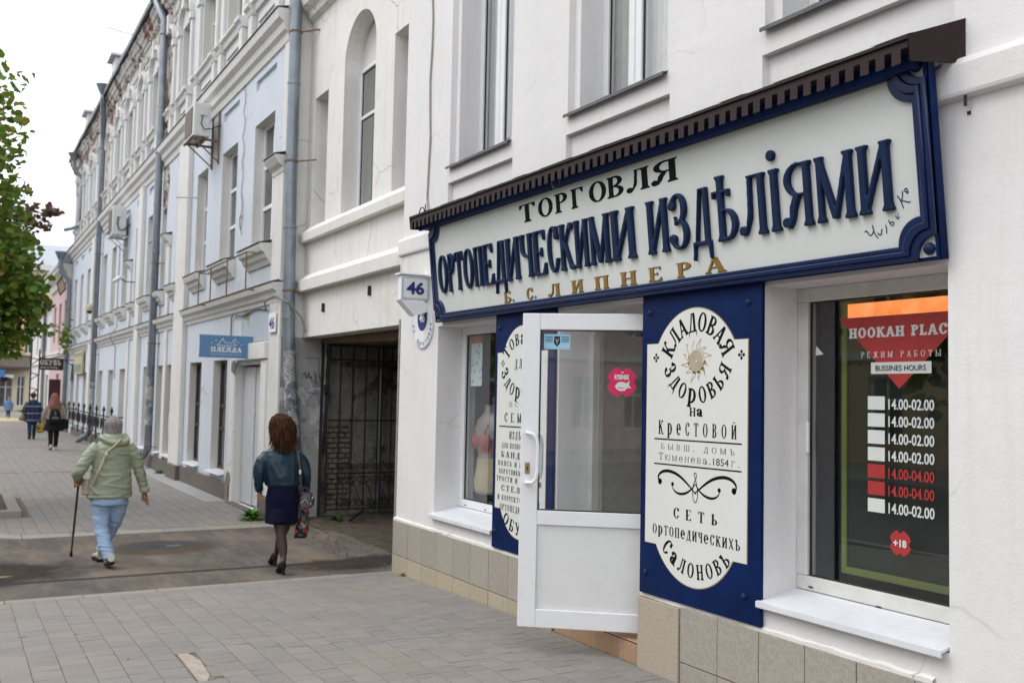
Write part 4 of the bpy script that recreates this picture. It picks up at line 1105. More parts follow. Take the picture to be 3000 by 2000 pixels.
def handle(sgn):
    n0 = th if sgn > 0 else 0
    P = [dpt(.052, n0, hz[1] - .01), dpt(.052, n0 + sgn * .055, hz[1] - .01), dpt(.10, n0 + sgn * .07, hz[1] - .015), dpt(.125, n0 + sgn * .07, hz[1] - .045), dpt(.132, n0 + sgn * .07, hz[1] - .1), dpt(.132, n0 + sgn * .07, hz[0] + .1), dpt(.125, n0 + sgn * .07, hz[0] + .045), dpt(.10, n0 + sgn * .07, hz[0] + .015), dpt(.052, n0 + sgn * .055, hz[0] + .01), dpt(.052, n0, hz[0] + .01)]
    c = MB(); c.tube(P, .0135, 10); return c.build('pull_handle', M_pvc, DR, True)
handle(1); handle(-1)
c = MB(); dbox(c, .035, .068, th, th + .008, 1.305, 1.385, .006); c.build('lock_plate', plain('brass', (.42, .30, .12), .35, metal=.7), DR)
c = MB(); dbox(c, .047, .056, th + .008, th + .0095, 1.33, 1.358, 0); c.build('keyhole', M_seal, DR)
def dsticker(name, loops, mat, n=.0375):
    me = loops_mesh(name, loops); return frame_obj(name, me, fr_, dU, ZV, mat, DR, n)
M_mag = plain('magenta_print', (.62, .02, .10), .5, var=.02)
dsticker('round_sticker', [notched(.70, 1.955, .105, 0, .22)], M_mag)
sans('sticker_text', 'RYBINSK', .032, fr_ + dU * .648 + dN * .0385 + Vector((0, 0, 1.975)), dU, ZV, M_wprint, DR, fit=.104, lift=0, bold=.002)
fish = [(.650, 1.925), (.672, 1.953), (.70, 1.957), (.735, 1.948), (.752, 1.968), (.748, 1.935), (.765, 1.912), (.742, 1.918), (.72, 1.897), (.69, 1.893), (.665, 1.905)]
dsticker('fish_emblem', [fish, [(.672, 1.927), (.69, 1.915), (.725, 1.917), (.70, 1.909), (.68, 1.912)]], M_wprint, .0385)
dsticker('emblem_mark', [[(.695, 2.018), (.709, 2.018), (.709, 2.026), (.695, 2.026)]], M_wprint, .0385)
M_lb = plain('pale_blue_print', (.30, .55, .68), .5); dsticker('security_sticker', [[(.15, 2.178), (.335, 2.178), (.335, 2.285), (.15, 2.285)]], M_lb)
dsticker('sticker_shield', [[(.222, 2.268), (.262, 2.268), (.264, 2.222), (.242, 2.195), (.220, 2.222)]], M_navy, .0385)
dsticker('shield_eagle', [[(.229, 2.258), (.242, 2.245), (.255, 2.258), (.249, 2.225), (.242, 2.21), (.235, 2.225)]], M_goldl, .039)
for z_ in (2.262, 2.251, 2.240, 2.229): dsticker('fine_print', [[(.160, z_), (.212, z_), (.212, z_ + .004), (.160, z_ + .004)], [(.272, z_), (.325, z_), (.325, z_ + .004), (.272, z_ + .004)]], M_navy, .0385)
sans('fine_print', '266-266', .012, fr_ + dU * .160 + dN * .0385 + Vector((0, 0, 2.195)), dU, ZV, M_wprint, DR, fit=.05, lift=0)
sans('fine_print', '266-266', .012, fr_ + dU * .272 + dN * .0385 + Vector((0, 0, 2.195)), dU, ZV, M_wprint, DR, fit=.05, lift=0)
for z_ in (.5, 2.2): c = MB(); dbox(c, dL - .02, dL + .025, -.0, .03, z_, z_ + .1, .004); c.build('hinge', M_pvc, DR)
# door frame in the opening
c = MB(); c.box(-6.31, -6.24, .27, .34, .21, 2.5, .004); c.box(-5.315, -5.246, .29, .34, .21, 2.5, .004); c.box(-6.24, -5.315, .27, .34, 2.43, 2.5, .004); c.build('door_frame', M_pvc_d, NB)
c = MB(); c.box(-6.34, -5.22, 1.0, 1.03, .2, 2.9); c.build('vestibule_door', M_room, NB)
# ================================================================== gateway building (middle, cream, with the arched passage beside it)
GB = thing('gateway_building', 'cream plastered building part with arched window above the dark gateway', 'building', (-13.7, .3, 0))
GX0, GX1, GY = -13.70, -9.405, .30
wins = [(-13.43, -12.85, 4.19, 6.06), (-10.50, -9.95, 4.19, 6.09)]
ax0, ax1, az0, azs = -12.22, -11.10, 4.19, 6.20; ar = (ax1 - ax0) / 2; acx = (ax0 + ax1) / 2
w = MB(); sheet(w, GX0, GX1, 2.62, 9.0, GY, wins + [(ax0, ax1, az0, azs + ar)])
for h in wins: reveal(w, h, GY, GY + .42)
n = 20
for k in range(n):
    a, b = math.pi * k / n, math.pi * (k + 1) / n
    p = (acx + ar * math.cos(a), azs + ar * math.sin(a)); q = (acx + ar * math.cos(b), azs + ar * math.sin(b)); T = azs + ar
    w.quad((q[0], GY, q[1]), (p[0], GY, p[1]), (p[0], GY, T), (q[0], GY, T))
    w.quad((p[0], GY, p[1]), (q[0], GY, q[1]), (q[0], GY + .42, q[1]), (p[0], GY + .42, p[1]))
w.quad((ax0, GY, az0), (ax0, GY + .42, az0), (ax0, GY + .42, azs), (ax0, GY, azs)); w.quad((ax1, GY + .42, az0), (ax1, GY, az0), (ax1, GY, azs), (ax1, GY + .42, azs)); w.quad((ax0, GY, az0), (ax1, GY, az0), (ax1, GY + .42, az0), (ax0, GY + .42, az0))
# lintel soffit, roof, back
w.quad((GX0, GY, 2.62), (GX1, GY, 2.62), (GX1, GY + .28, 2.62), (GX0, GY + .28, 2.62))
w.quad((GX0, GY, 9), (GX1, GY, 9), (GX1, 8.8, 9), (GX0, 8.8, 9)); w.quad((GX0, 8.8, 0), (GX1, 8.8, 0), (GX1, 8.8, 9), (GX0, 8.8, 9))
w.quad((GX0, GY + .28, 2.62), (GX1, GY + .28, 2.62), (GX1, GY + .28, 3), (GX0, GY + .28, 3))
w.build('wall', M_white2, GB)
# blind arch panel above the window sits further back
c = MB(); P = [(acx + (ar + .02) * math.cos(math.pi * k / 20), azs - .05 + (ar + .02) * math.sin(math.pi * k / 20)) for k in range(21)]
c.prism([(p[0], p[1]) for p in P], 'y', GY + .24, GY + .30); c.build('arch_panel', M_reveal, GB)
def band(c, z0, z1, out, x0=GX0 + .02, x1=GX1):
    n = int((x1 - x0) / .12)
    for k in range(n):
        a, b = x0 + (x1 - x0) * k / n, x0 + (x1 - x0) * (k + 1) / n
        ja, jb = [.008 * mnoise.noise(Vector((q * 3.1, z0 * 7, 0))) for q in (a, b)]
        c.quad((a, GY - out + ja, z0 + ja), (b, GY - out + jb, z0 + jb), (b, GY - out - .004 + jb, z1), (a, GY - out - .004 + ja, z1))
        c.quad((a, GY - out - .004 + ja, z1), (b, GY - out - .004 + jb, z1), (b, GY, z1 + .10), (a, GY, z1 + .10))
        c.quad((b, GY - out + jb, z0 + jb), (a, GY - out + ja, z0 + ja), (a, GY, z0), (b, GY, z0))
    c.quad((x0, GY - out, z0), (x0, GY - out, z1), (x0, GY, z1 + .1), (x0, GY, z0))
c = MB(); band(c, 3.985, 4.10, .10); c.build('sill_band', M_white2, GB)
c = MB(); band(c, 3.27, 3.42, .12); c.build('string_band', M_white2, GB)
c = MB(); c.prism([(GY, 7.24), (GY - .08, 7.28), (GY - .10, 7.36), (GY - .2, 7.42), (GY - .24, 7.55), (GY, 7.6)], 'x', GX0 + .1, GX1); c.build('upper_moulding', M_white2, GB)
def mid_window(x0, x1, z0, z1, name='window'):
    return pvc_window(GB, x0, x1, z0, z1, GY + .22, .055, mull=[(x0 + x1) / 2 + .05], bars=[5.50], name=name)
mid_window(ax0, ax1, 4.19, azs - .03); mid_window(-10.50, -9.95, 4.19, 6.09); mid_window(-13.43, -12.85, 4.19, 6.06)
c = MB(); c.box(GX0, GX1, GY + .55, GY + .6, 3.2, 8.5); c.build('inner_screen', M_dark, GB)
c = MB()
for x_, z_ in ((-12.75, 3.0), (-11.05, 3.09)): c.box(x_ - .012, x_ + .012, GY - .04, GY, z_ - .07, z_ + .05)
c.build('iron_stub', M_steel, GB)

# passage: floor is the ground; left wall with pier, brickwork and peeling plaster; right wall; ceiling boards; end wall
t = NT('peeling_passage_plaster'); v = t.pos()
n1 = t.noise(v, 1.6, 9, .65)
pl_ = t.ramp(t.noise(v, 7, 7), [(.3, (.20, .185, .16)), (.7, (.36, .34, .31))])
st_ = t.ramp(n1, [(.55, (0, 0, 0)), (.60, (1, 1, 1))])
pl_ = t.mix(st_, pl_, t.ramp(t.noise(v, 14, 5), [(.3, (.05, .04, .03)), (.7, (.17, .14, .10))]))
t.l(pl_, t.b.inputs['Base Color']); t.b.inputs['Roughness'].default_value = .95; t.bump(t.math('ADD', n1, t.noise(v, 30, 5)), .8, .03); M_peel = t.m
t = NT('postered_pier'); v = t.pos()
base = t.ramp(t.noise(v, 3, 6), [(.3, (.34, .335, .32)), (.7, (.46, .455, .44))])
vo = t.n('TexVoronoi', Scale=7.5); vo.distance = 'CHEBYCHEV'; mp = t.pos((1, 1.2, .8)); t.l(mp, vo.inputs['Vector'])
sx = t.n('SeparateXYZ'); t.l(t.n('NewGeometry').outputs['Position'], sx.inputs[0])
zone = t.math('MULTIPLY', t.ramp(sx.outputs[2], [(.30, (0, 0, 0)), (.40, (1, 1, 1))]), 1)   # ramp clamps at 1 m
zz_ = t.math('DIVIDE', sx.outputs[2], 3.0)
zone = t.ramp(zz_, [(.26, (0, 0, 0)), (.36, (1, 1, 1)), (.66, (1, 1, 1)), (.72, (0, 0, 0))])
pc = t.ramp(vo.outputs['Color'], [(.25, (.28, .28, .29)), (.5, (.50, .51, .53)), (.75, (.60, .60, .58))])
ink = t.ramp(t.noise(v, 26, 6, .8), [(.56, (0, 0, 0)), (.62, (1, 1, 1))])
pc = t.mix(t.math('MULTIPLY', ink, .55), pc, (.13, .15, .18))
pm = t.math('MULTIPLY', zone, t.ramp(t.noise(v, 4.5, 5), [(.38, (0, 0, 0)), (.46, (1, 1, 1))]))
base = t.mix(pm, base, pc)
t.l(base, t.b.inputs['Base Color']); t.b.inputs['Roughness'].default_value = .9; t.bump(t.noise(v, 35, 6, .7), .7, .015); M_pier = t.m
PS = thing('gateway_passage', 'dark carriage passage with peeling plaster and old bricks behind the iron gate', 'passage', (-11.6, .68, 0))
# pier with ragged inner edge
c = MB(); n = 26
def rag(k): return .675 + .035 * mnoise.noise(Vector((0, k * .55, 4))) - .06 * (1 - k / n) ** 2
for k in range(n):
    z0, z1 = 2.62 * k / n, 2.62 * (k + 1) / n; a, b = rag(k), rag(k + 1)
    c.quad((-13.705, .0, z0), (-13.705, a, z0), (-13.705, b, z1), (-13.705, .0, z1)); c.quad((-13.705, a, z0), (-13.87, a + .01, z0), (-13.87, b + .01, z1), (-13.705, b, z1))
c.build('pier', M_pier, PS)
# left wall behind the gate, a displaced grid
c = MB(); ny, nz = 60, 36; Y0, Y1 = .60, 3.9
def dep(y, z):
    q = Vector((y * 1.8, z * 1.8, 0)); d = -.02 - .05 * max(0, mnoise.fractal(q, 1, 2, 5)) 
    for cy_, wv in ((1.17, .035), (1.62, .04)):      # two long cracks
        cc = cy_ + .05 * mnoise.noise(Vector((0, z * 2.2, cy_ * 9))) + .02 * mnoise.noise(Vector((0, z * 9, cy_)))
        d -= .06 * math.exp(-((y - cc) / .014) ** 2)
    return d
G_ = [[(-13.83 + dep(Y0 + (Y1 - Y0) * i / (ny * 2), 2.7 * k / (nz * 2)), Y0 + (Y1 - Y0) * i / (ny * 2), 2.7 * k / (nz * 2)) for i in range(ny * 2 + 1)] for k in range(nz * 2 + 1)]
for k in range(nz * 2):
    for i in range(ny * 2):
        y, z = G_[k][i][1], G_[k][i][2]
        if .74 < y < 1.13 + .05 * mnoise.noise(Vector((z * 4, 0, 0))) and .12 < z < 1.32 + .1 * mnoise.noise(Vector((y * 6, 1, 0))): continue
        c.quad(G_[k][i], G_[k][i + 1], G_[k + 1][i + 1], G_[k + 1][i])
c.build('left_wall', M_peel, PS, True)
c = MB(); c.quad((-13.93, .6, -.1), (-13.93, 1.3, -.1), (-13.93, 1.3, 1.5), (-13.93, .6, 1.5)); c.build('mortar_bed', plain('old_mortar', (.12, .11, .09), .95, var=.3, scale=20), PS)
t = NT('old_brick'); v = t.pos(); r = t.objrand()
bc = t.ramp(r, [(0, (.27, .24, .20)), (.55, (.22, .18, .13)), (.8, (.17, .08, .045)), (1, (.30, .28, .24))])
bc = t.mix(t.ramp(t.noise(v, 22, 6, .7), [(.42, (0, 0, 0)), (.6, (.7, .7, .7))]), bc, (.29, .27, .235))
t.l(bc, t.b.inputs['Base Color']); t.b.inputs['Roughness'].default_value = .95; t.bump(t.noise(v, 50, 5), .6, .01); M_brick = t.m
row = 0; z = .10
while z < 1.38:
    y = .70 + (.065 if row % 2 else 0) - .13
    while y < 1.22:
        L_ = .125 if z > .35 else .16
        y1 = min(y + L_, 1.24)
        if y1 > .72 and y1 - y > .04:
            c = MB(); j = random.uniform(-.012, .012)
            c.box(-13.94, -13.868 + j, max(y, .70) + .006, y1 - .006, z + .006, z + .066, .008); c.build('brick', M_brick, PS)
        y += L_
    z += .076; row += 1
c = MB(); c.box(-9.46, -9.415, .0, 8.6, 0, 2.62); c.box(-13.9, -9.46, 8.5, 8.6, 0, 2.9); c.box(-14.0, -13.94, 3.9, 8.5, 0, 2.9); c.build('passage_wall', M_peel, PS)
M_wood = plain('old_boards', (.16, .12, .09), .9, var=.35, scale=12, bump=.5, bscale=30)
for k in range(14):
    c = MB(); y = .60 + k * .28; c.box(-13.85, -9.45, y, y + .26, 2.56 + random.uniform(-.012, .012), 2.60, .006); c.build('ceiling_board', M_wood, PS)
c = MB(); c.box(-14, -9.42, .59, 8.6, 2.6, 2.68); c.build('passage_ceiling', M_wood, PS)
c = MB(); c.prism([(-13.8, 2.545), (-9.46, 2.46), (-9.46, 2.575), (-13.8, 2.60)], 'y', .585, .60); c.build('front_beam', M_wood, PS)
c = MB(); c.tube([(-13.74, 1.56, -.02), (-13.74, 1.56, 2.6)], .028, 10); c.build('wall_pipe', M_zinc, PS)
# graffiti strokes on the pier
M_gb = plain('blue_spray', (.02, .12, .30), .6); M_gk = plain('black_spray', (.015, .02, .03), .6)
def pier_draw(name, pts, w, mat):
    me = loops_mesh(name, [stroke(p, w) for p in pts]); frame_obj(name, me, (-13.7035, 0, 0), (0, 1, 0), ZV, mat, PS)
pier_draw('graffiti_line', [[(.36, 2.33), (.565, 2.33), (.575, 2.05)]], .012, M_gb)
pier_draw('graffiti_tag', [bez((.34, 2.08), (.37, 2.2), (.39, 1.9), (.41, 2.1)), bez((.42, 2.12), (.44, 1.9), (.46, 2.2), (.47, 1.97)), bez((.49, 2.12), (.55, 2.14), (.5, 1.95), (.55, 1.96)), bez((.57, 2.1), (.59, 1.96), (.6, 2.1), (.62, 1.95))], .014, M_gk)
pier_draw('graffiti_word', [bez((.40, 1.83), (.42, 1.88), (.43, 1.76), (.45, 1.83)), bez((.46, 1.85), (.48, 1.78), (.5, 1.86), (.52, 1.79)), bez((.53, 1.84), (.55, 1.79), (.57, 1.84), (.58, 1.79))], .009, M_gk)

# iron gate leaf, open against the left wall
GT = thing('iron_gate', 'tall wrought iron gate leaf with scrolls, folded open against the passage wall', 'gate', (-13.62, .69, .1))
gx = -13.62; M_iron = plain('black_iron', (.020, .021, .023), .7, metal=.1, var=.3, scale=25)
gy0, gy1 = .695, 2.35
P = [(gx, .695 + .012 * math.sin(k * 1.3) - (.02 if 5 < k < 11 else 0) , .08 + 2.46 * k / 16) for k in range(17)]
c = MB(); c.tube(P, .016, 6); c.build('hinge_post', M_iron, GT)
for z_ in (.135, .655, 1.43, 2.32, 2.53):
    c = MB(); c.box(gx - .008, gx + .008, gy0, gy1, z_ - .011, z_ + .011); c.build('rail', M_iron, GT)
ys_ = [.875, 1.068, 1.275, 1.475, 1.69, 1.83 + .06, 2.1, 2.3]
for k, y_ in enumerate(ys_):
    c = MB(); top = 2.53 if k % 2 == 0 or k == 3 else 2.42
    c.tube([(gx, y_ - .0, .135), (gx, y_, top)], .0125, 6)
    if top < 2.5: c.lathe([(.012, 2.42), (.016, 2.435), (.001, 2.455)], gx, y_, 8)
    c.build('bar', M_iron, GT)
c = MB(); c.tube([(gx, 1.53, .1), (gx, 1.53, 2.6)], .015, 8); c.build('centre_post', M_iron, GT)
def spiral(cy, cz, r0, turns, a0, sgn=1, n=18):
    return [(gx, cy + sgn * (r0 * (1 - .75 * k / n)) * math.cos(a0 + turns * 2 * math.pi * k / n), cz + (r0 * (1 - .75 * k / n)) * math.sin(a0 + turns * 2 * math.pi * k / n)) for k in range(n + 1)]
proto = {}
for a, b in zip([gy0] + ys_[:-1], ys_):
    m = (a + b) / 2; q = (b - a) / 4
    for zc, r_, nm in ((2.25, q * .9, 'small_scroll'), (.755, q * .9, 'small_scroll'), (.56, q * 1.25, 'scroll'), (.225, q * 1.25, 'scroll')):
        if a == gy0: continue
        c = MB()
        for s in (-1, 1): c.tube(spiral(m + s * q, zc, r_, 1.4, math.pi / 2 if zc in (2.25, .225) else -math.pi / 2, s), .0085, 5)
        if nm == 'small_scroll': c.tube([(gx, m, zc + .05), (gx, m, zc - .075)], .005, 5); c.ball((gx, m, zc + (.07 if zc < 1 else -.08)), .011, 6, 4)
        c.build(nm, M_iron, GT)
    if a != gy0:
        c = MB(); c.tube([(gx + .003, a + .01, .18 if int(a * 10) % 2 else .6), (gx + .003, b - .01, .6 if int(a * 10) % 2 else .18)], .006, 5); c.build('diagonal_rod', M_iron, GT)
for z_ in (.47, 1.88):
    c = MB(); c.box(gx - .12, gx + .005, .655, .70, z_ - .05, z_ + .05, .005); c.tube([(gx - .04, .66, z_ - .07), (gx - .04, .66, z_ + .07)], .018, 8); c.build('hinge', M_iron, GT)
c = MB(); c.tube([(-13.2, .92, .02), (-13.45, 1.22, .13)], .018, 8); tag(c.build('iron_pipe', M_steel), 'short iron pipe lying at an angle on the dirt under the gate', 'pipe')

# ------------------------------------------------------ house number box, round street plate
NBX = thing('house_number_box', 'white box sign with blue number 46 standing out left of the long sign', 'sign', (-8.72, -.15, 2.9))
xb = -8.72; M_wenamel = plain('white_enamel', (.84, .85, .88), .4, var=.03); M_bprint = plain('dark_blue_print', (.012, .03, .17), .5)
c = MB(); c.box(xb - .09, xb, -.30, -.002, 2.765, 3.0, .006); c.build('box', M_wenamel, NBX)
c = MB(); c.box(xb - .11, xb + .02, -.325, .0, 3.005, 3.022, .003); c.build('cap', M_wenamel, NBX)
c = MB()
for a in ((-.30, -.002, 2.765, 2.785), (-.30, -.002, 2.98, 3.0), (-.30, -.282, 2.785, 2.98), (-.02, -.002, 2.785, 2.98)): c.box(xb + .001, xb + .008, *a)
c.build('face_frame', plain('grey_enamel', (.55, .56, .58), .5), NBX)
c = MB(); c.poly([(xb + .02, -.31, 2.755), (xb + .02, .0, 2.74), (xb + .02, .0, 2.66), (xb + .02, -.16, 2.605)]); c.poly([(xb + .02, -.31, 2.755), (xb - .1, -.31, 2.755), (xb - .1, -.16, 2.605), (xb + .02, -.16, 2.605)]); c.poly([(xb + .02, -.16, 2.605), (xb - .1, -.16, 2.605), (xb - .1, 0, 2.66), (xb + .02, 0, 2.66)]); c.poly([(xb + .02, -.31, 2.755), (xb - .1, -.31, 2.755), (xb - .1, 0, 2.74), (xb + .02, 0, 2.74)])
c.build('light_shade', M_wenamel, NBX)
sans('number', '46', .115, (xb + .003, -.245, 2.825), (0, 1, 0), ZV, M_bprint, NBX, fit=.19, bold=.006)
SP = thing('street_plate', 'round white enamel street plate with curved blue lettering under the box sign', 'sign', (-8.83, -.02, 2.53))
for nm, r_, m_, y_ in (('plate', .255, M_wenamel, .012), ):
    c = MB(); c.prism(circle(-8.83, 2.545, .25, 40), 'y', -.016, -.004); c.build('plate', M_wenamel, SP)
def sp(name, loops, m_, lift): return frame_obj(name, loops_mesh(name, loops), (0, lift, 0), XU, ZV, m_, SP)
sp('rim', [circle(-8.83, 2.545, .247, 40), circle(-8.83, 2.545, .238, 40)], plain('grey_enamel', (.5, .5, .5)), -.0175)
sp('number_oval', [circle(-8.83, 2.60, .115, 30, ry=.13)], M_bprint, -.0175)
sans('number', '46', .095, (-8.893, -.0195, 2.56), XU, ZV, M_wenamel, SP, fit=.125, bold=.003)
def sans_arc(parent, text, cx, cz, r, a0, a1, size, y, mat):
    for k, ch in enumerate(text):
        if ch == ' ': continue
        a = R(a0 + (a1 - a0) * (k + .5) / len(text)); U = Vector((-math.sin(a), 0, math.cos(a))) * (1 if a1 > a0 else -1); V = Vector((0, -1, 0)).cross(U)
        O = Vector((cx + r * math.cos(a), y, cz + r * math.sin(a)))
        sans('curved_letter', ch, size, O, U, U.cross(Vector((0, 1, 0))) * 1.0, mat, parent, align='CENTER', lift=0, bold=.001)
sans_arc(SP, 'ул. Крестовая', -8.83, 2.545, .222, 178, 362, .045, -.0178, M_bprint)
# ================================================================== pale blue three storey building
BB = thing('blue_building', 'long pale blue three storey building with white mouldings and crumbling brick cornice', 'building', (-13.7, 0, 0))
BX0, BX1 = -44.0, -13.70
t = NT('upper_facade'); v = t.pos()
sx = t.n('SeparateXYZ'); t.l(t.n('NewGeometry').outputs['Position'], sx.inputs[0])
M_up = plaster('upper_plaster', (.60, .62, .66), dirt=(.42, .38, .33), amount=.45, streak=.6, crack=.6)
t = NT('crumbling_plaster'); v = t.pos()
n1 = t.noise(v, 1.5, 10, .68)
plc = t.ramp(t.noise(v, 5, 7), [(.3, (.48, .46, .43)), (.7, (.68, .66, .63))])
vs = t.pos((5, 5, .5)); plc = t.mix(t.ramp(t.noise(vs, 1.5, 6), [(.45, (0, 0, 0)), (.75, (.7, .7, .7))]), plc, (.26, .22, .18))
br = t.n('TexBrick', Scale=4.2); br.inputs['Color1'].default_value = (.25, .09, .06, 1); br.inputs['Color2'].default_value = (.17, .065, .045, 1); br.inputs['Mortar'].default_value = (.22, .19, .17, 1)
xz = t.n('CombineXYZ'); s2 = t.n('SeparateXYZ'); t.l(v, s2.inputs[0]); t.l(s2.outputs[0], xz.inputs[0]); t.l(s2.outputs[2], xz.inputs[1]); t.l(xz.outputs[0], br.inputs['Vector'])
bm = t.ramp(n1, [(.53, (0, 0, 0)), (.555, (1, 1, 1))])
t.l(t.mix(bm, plc, br.outputs['Color']), t.b.inputs['Base Color']); t.b.inputs['Roughness'].default_value = .95
t.bump(t.math('SUBTRACT', t.noise(v, 18, 6), t.math('MULTIPLY', bm, 1.0)), .9, .05); M_crumb = t.m

gw = [(-17.87, -16.85), (-19.90, -18.85), (-22.3, -21.34), (-23.50, -22.84), (-25.4, -24.5), (-29.4, -28.4), (-31.75, -30.7), (-34.1, -33.1), (-36.1, -35.1), (-38.4, -37.4), (-40.6, -39.7)]
sw = [(-15.55, -14.42), (-17.75, -16.65), (-19.83, -18.9), (-21.86, -21.33), (-23.45, -23.04), (-25.56, -24.64), (-27.4, -26.86), (-29.7, -28.7), (-31.96, -31.03), (-34.0, -33.1), (-36.1, -35.2), (-38.4, -37.5), (-40.6, -39.7), (-42.8, -41.9)]
tw = [(-15.6, -14.42), (-17.75, -16.6), (-19.83, -18.65), (-21.9, -21.02), (-23.6, -22.9), (-25.65, -24.7), (-27.45, -26.77), (-29.7, -28.6), (-31.9, -30.9), (-34.0, -33.1), (-36.1, -35.2), (-38.4, -37.5), (-40.6, -39.7), (-42.8, -41.9)]
door = (-16.12, -14.58, 0.0, 2.25); arch = (-42.8, -41.5, .35, 2.1)
def rz(a, b): return a > .0
w = MB(); holes = [(a, b, .40, 2.36) for a, b in gw] + [door, arch]
sheet(w, BX0, BX1, 0, 3.2, 0, holes)
w.cur = 1
for h in holes: reveal(w, h, 0, .34)
w.build('ground_floor_wall', [M_blue_wall, M_reveal], BB)
w = MB(); holes = [(a, b, 4.10, 6.10) for a, b in sw] ; pan = [(a - .02, b, 6.67, 6.845) for a, b in sw]
sheet(w, BX0, BX1, 3.2, 7.1, 0, holes + pan)
for h in pan: reveal(w, h, 0, .045); sheet(w, h[0], h[1], h[2], h[3], .045, [])
w.cur = 1
for h in holes: reveal(w, h, 0, .34)
w.build('first_floor_wall', [M_blue_wall, M_reveal], BB)
w = MB(); holes = [(a, b, 8.25, 9.75) for a, b in tw]
sheet(w, BX0, BX1, 7.1, 10.7, 0, holes)
w.cur = 1
for h in holes: reveal(w, h, 0, .34)
w.build('second_floor_wall', [M_up, M_reveal], BB)
w = MB(); w.quad((BX1, 0, 2.62), (BX1, 10, 2.62), (BX1, 10, 10.7), (BX1, 0, 10.7)); w.build('side_wall', M_white2, BB); w = MB(); w.quad((BX0, 0, 0), (BX0, 10, 0), (BX0, 10, 11.5), (BX0, 0, 11.5)); w.build('side_wall', M_white2, BB)
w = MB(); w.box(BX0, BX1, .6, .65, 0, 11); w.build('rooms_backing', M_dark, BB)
# plinth
M_plb = plain('brown_plinth', (.135, .112, .10), .7, var=.15, scale=8, bump=.2)
def seg(x0, x1, z0, z1, y0, name, mat, bv=.008):
    c = MB(); c.box(x0, x1, y0, .0, z0, z1, bv); return c.build(name, mat, BB)
for a, b in ((-41.4, -16.22), (-14.5, -13.74), (BX0, -42.85)): seg(a, b, -.1, .295, -.06, 'plinth', M_plb)
# mouldings: profile swept along x
def mould(x0, x1, prof, name, mat, sheet_top=None, parent=BB):
    c = MB(); c.prism(prof, 'x', x0, x1); o = c.build(name, mat, parent)
    if sheet_top:
        c = MB(); y, z = sheet_top; c.prism([(y - .02, z), (y - .022, z + .012), (0, z + .07), (0, z + .055)], 'x', x0 - .01, x1 + .01); c.build('metal_flashing', M_sheet, o)
    return o
c1 = [(0, 3.12), (-.03, 3.13), (-.04, 3.19), (-.075, 3.21), (-.09, 3.28), (-.15, 3.31), (-.17, 3.37), (-.17, 3.40), (0, 3.42)]
c2 = [(0, 6.96), (-.03, 6.97), (-.05, 7.08), (-.10, 7.12), (-.12, 7.22), (-.19, 7.28), (-.21, 7.38), (-.21, 7.41), (0, 7.43)]
bays = [(BX0, -36.5), (-35.8, -26.55), (-25.95, -21.3), (-20.3, -13.74)]
for a, b in bays: mould(a, b, c1, 'string_cornice', M_trim, (-.17, 3.40)); 
mould(BX0, BX1 - .02, c2, 'upper_cornice', M_trim, (-.21, 7.41))
# lesenes
for a, b in ((-21.3, -20.3), (-26.55, -25.95), (-36.5, -35.8)):
    seg(a, b, .30, 7.0, -.10, 'pilaster', M_trim); seg(a - .02, b + .02, -.1, .298, -.14, 'pilaster_base', M_plb)
for a, b in ((-22.6, -22.35), (-24.1, -23.85), (-28.05, -27.8), (-14.2, -13.72)): seg(a, b, 3.43, 5.2, -.05, 'narrow_pilaster', M_trim); seg(a - .03, b + .03, .30, 3.12, -.04, 'narrow_pilaster', M_trim)
for a, b in ((-22.6, -22.35), (-24.1, -23.85), (-28.05, -27.8), (-14.2, -13.72)):
    m = mould(a - .06, b + .03, [(0, 5.0), (-.06, 5.02), (-.07, 5.09), (-.13, 5.13), (-.19, 5.22), (-.19, 5.25), (0, 5.26)], 'capital', M_trim, (-.19, 5.25))
seg(-13.95, -13.705, 5.26, 7.0, -.02, 'corner_strip', M_trim); seg(-13.95, -13.705, 7.43, 10.6, -.05, 'corner_strip', M_trim)
# window sills with bracket profile
spf = [(0, 3.74), (-.03, 3.74), (-.06, 3.80), (-.10, 3.84), (-.12, 3.90), (-.17, 3.93), (-.20, 4.0), (-.20, 4.04), (0, 4.06)]
for a, b in sw: mould(a - .10, b + .10, spf, 'sill_moulding', M_trim, (-.20, 4.04))
for a, b in gw:
    c = MB(); c.prism([(-.10, .385), (-.10, .40), (.3, .46), (.3, .44)], 'x', a - .05, b + .03); c.build('window_sill', M_sill, BB)
M_fr_b = plain('brown_frame', (.06, .045, .038), .5); M_pane_d = far_pane()
def bwin(x0, x1, z0, z1, y, mat, bars, mull=True, fw=.06):
    c = MB(); c.box(x0, x1, y, y + .06, z0, z0 + fw); c.box(x0, x1, y, y + .06, z1 - fw, z1); c.box(x0, x0 + fw, y, y + .06, z0 + fw, z1 - fw); c.box(x1 - fw, x1, y, y + .06, z0 + fw, z1 - fw)
    for zb in bars: c.box(x0 + fw, x1 - fw, y + .004, y + .06, zb - fw * .5, zb + fw * .5)
    if mull and x1 - x0 > .7: c.box((x0 + x1) / 2 - fw * .5, (x0 + x1) / 2 + fw * .5, y + .006, y + .06, z0 + fw, z1 - fw)
    win = c.build('window', mat, BB)
    ez = [z0 + fw] + sorted([q for m in bars for q in (m - fw * .5, m + fw * .5)]) + [z1 - fw]
    for a, b in zip(ez[::2], ez[1::2]):
        c = MB(); c.quad((x0 + fw, y + .03, a), (x1 - fw, y + .03, a), (x1 - fw, y + .03, b), (x0 + fw, y + .03, b)); c.build('pane', M_pane_d, win)
    return win
for k, (a, b) in enumerate(gw): bwin(a, b, .43, 2.36, .13, M_fr_b if k < 3 else M_pvc_d, [1.15, 1.55] if k < 3 else [1.7])
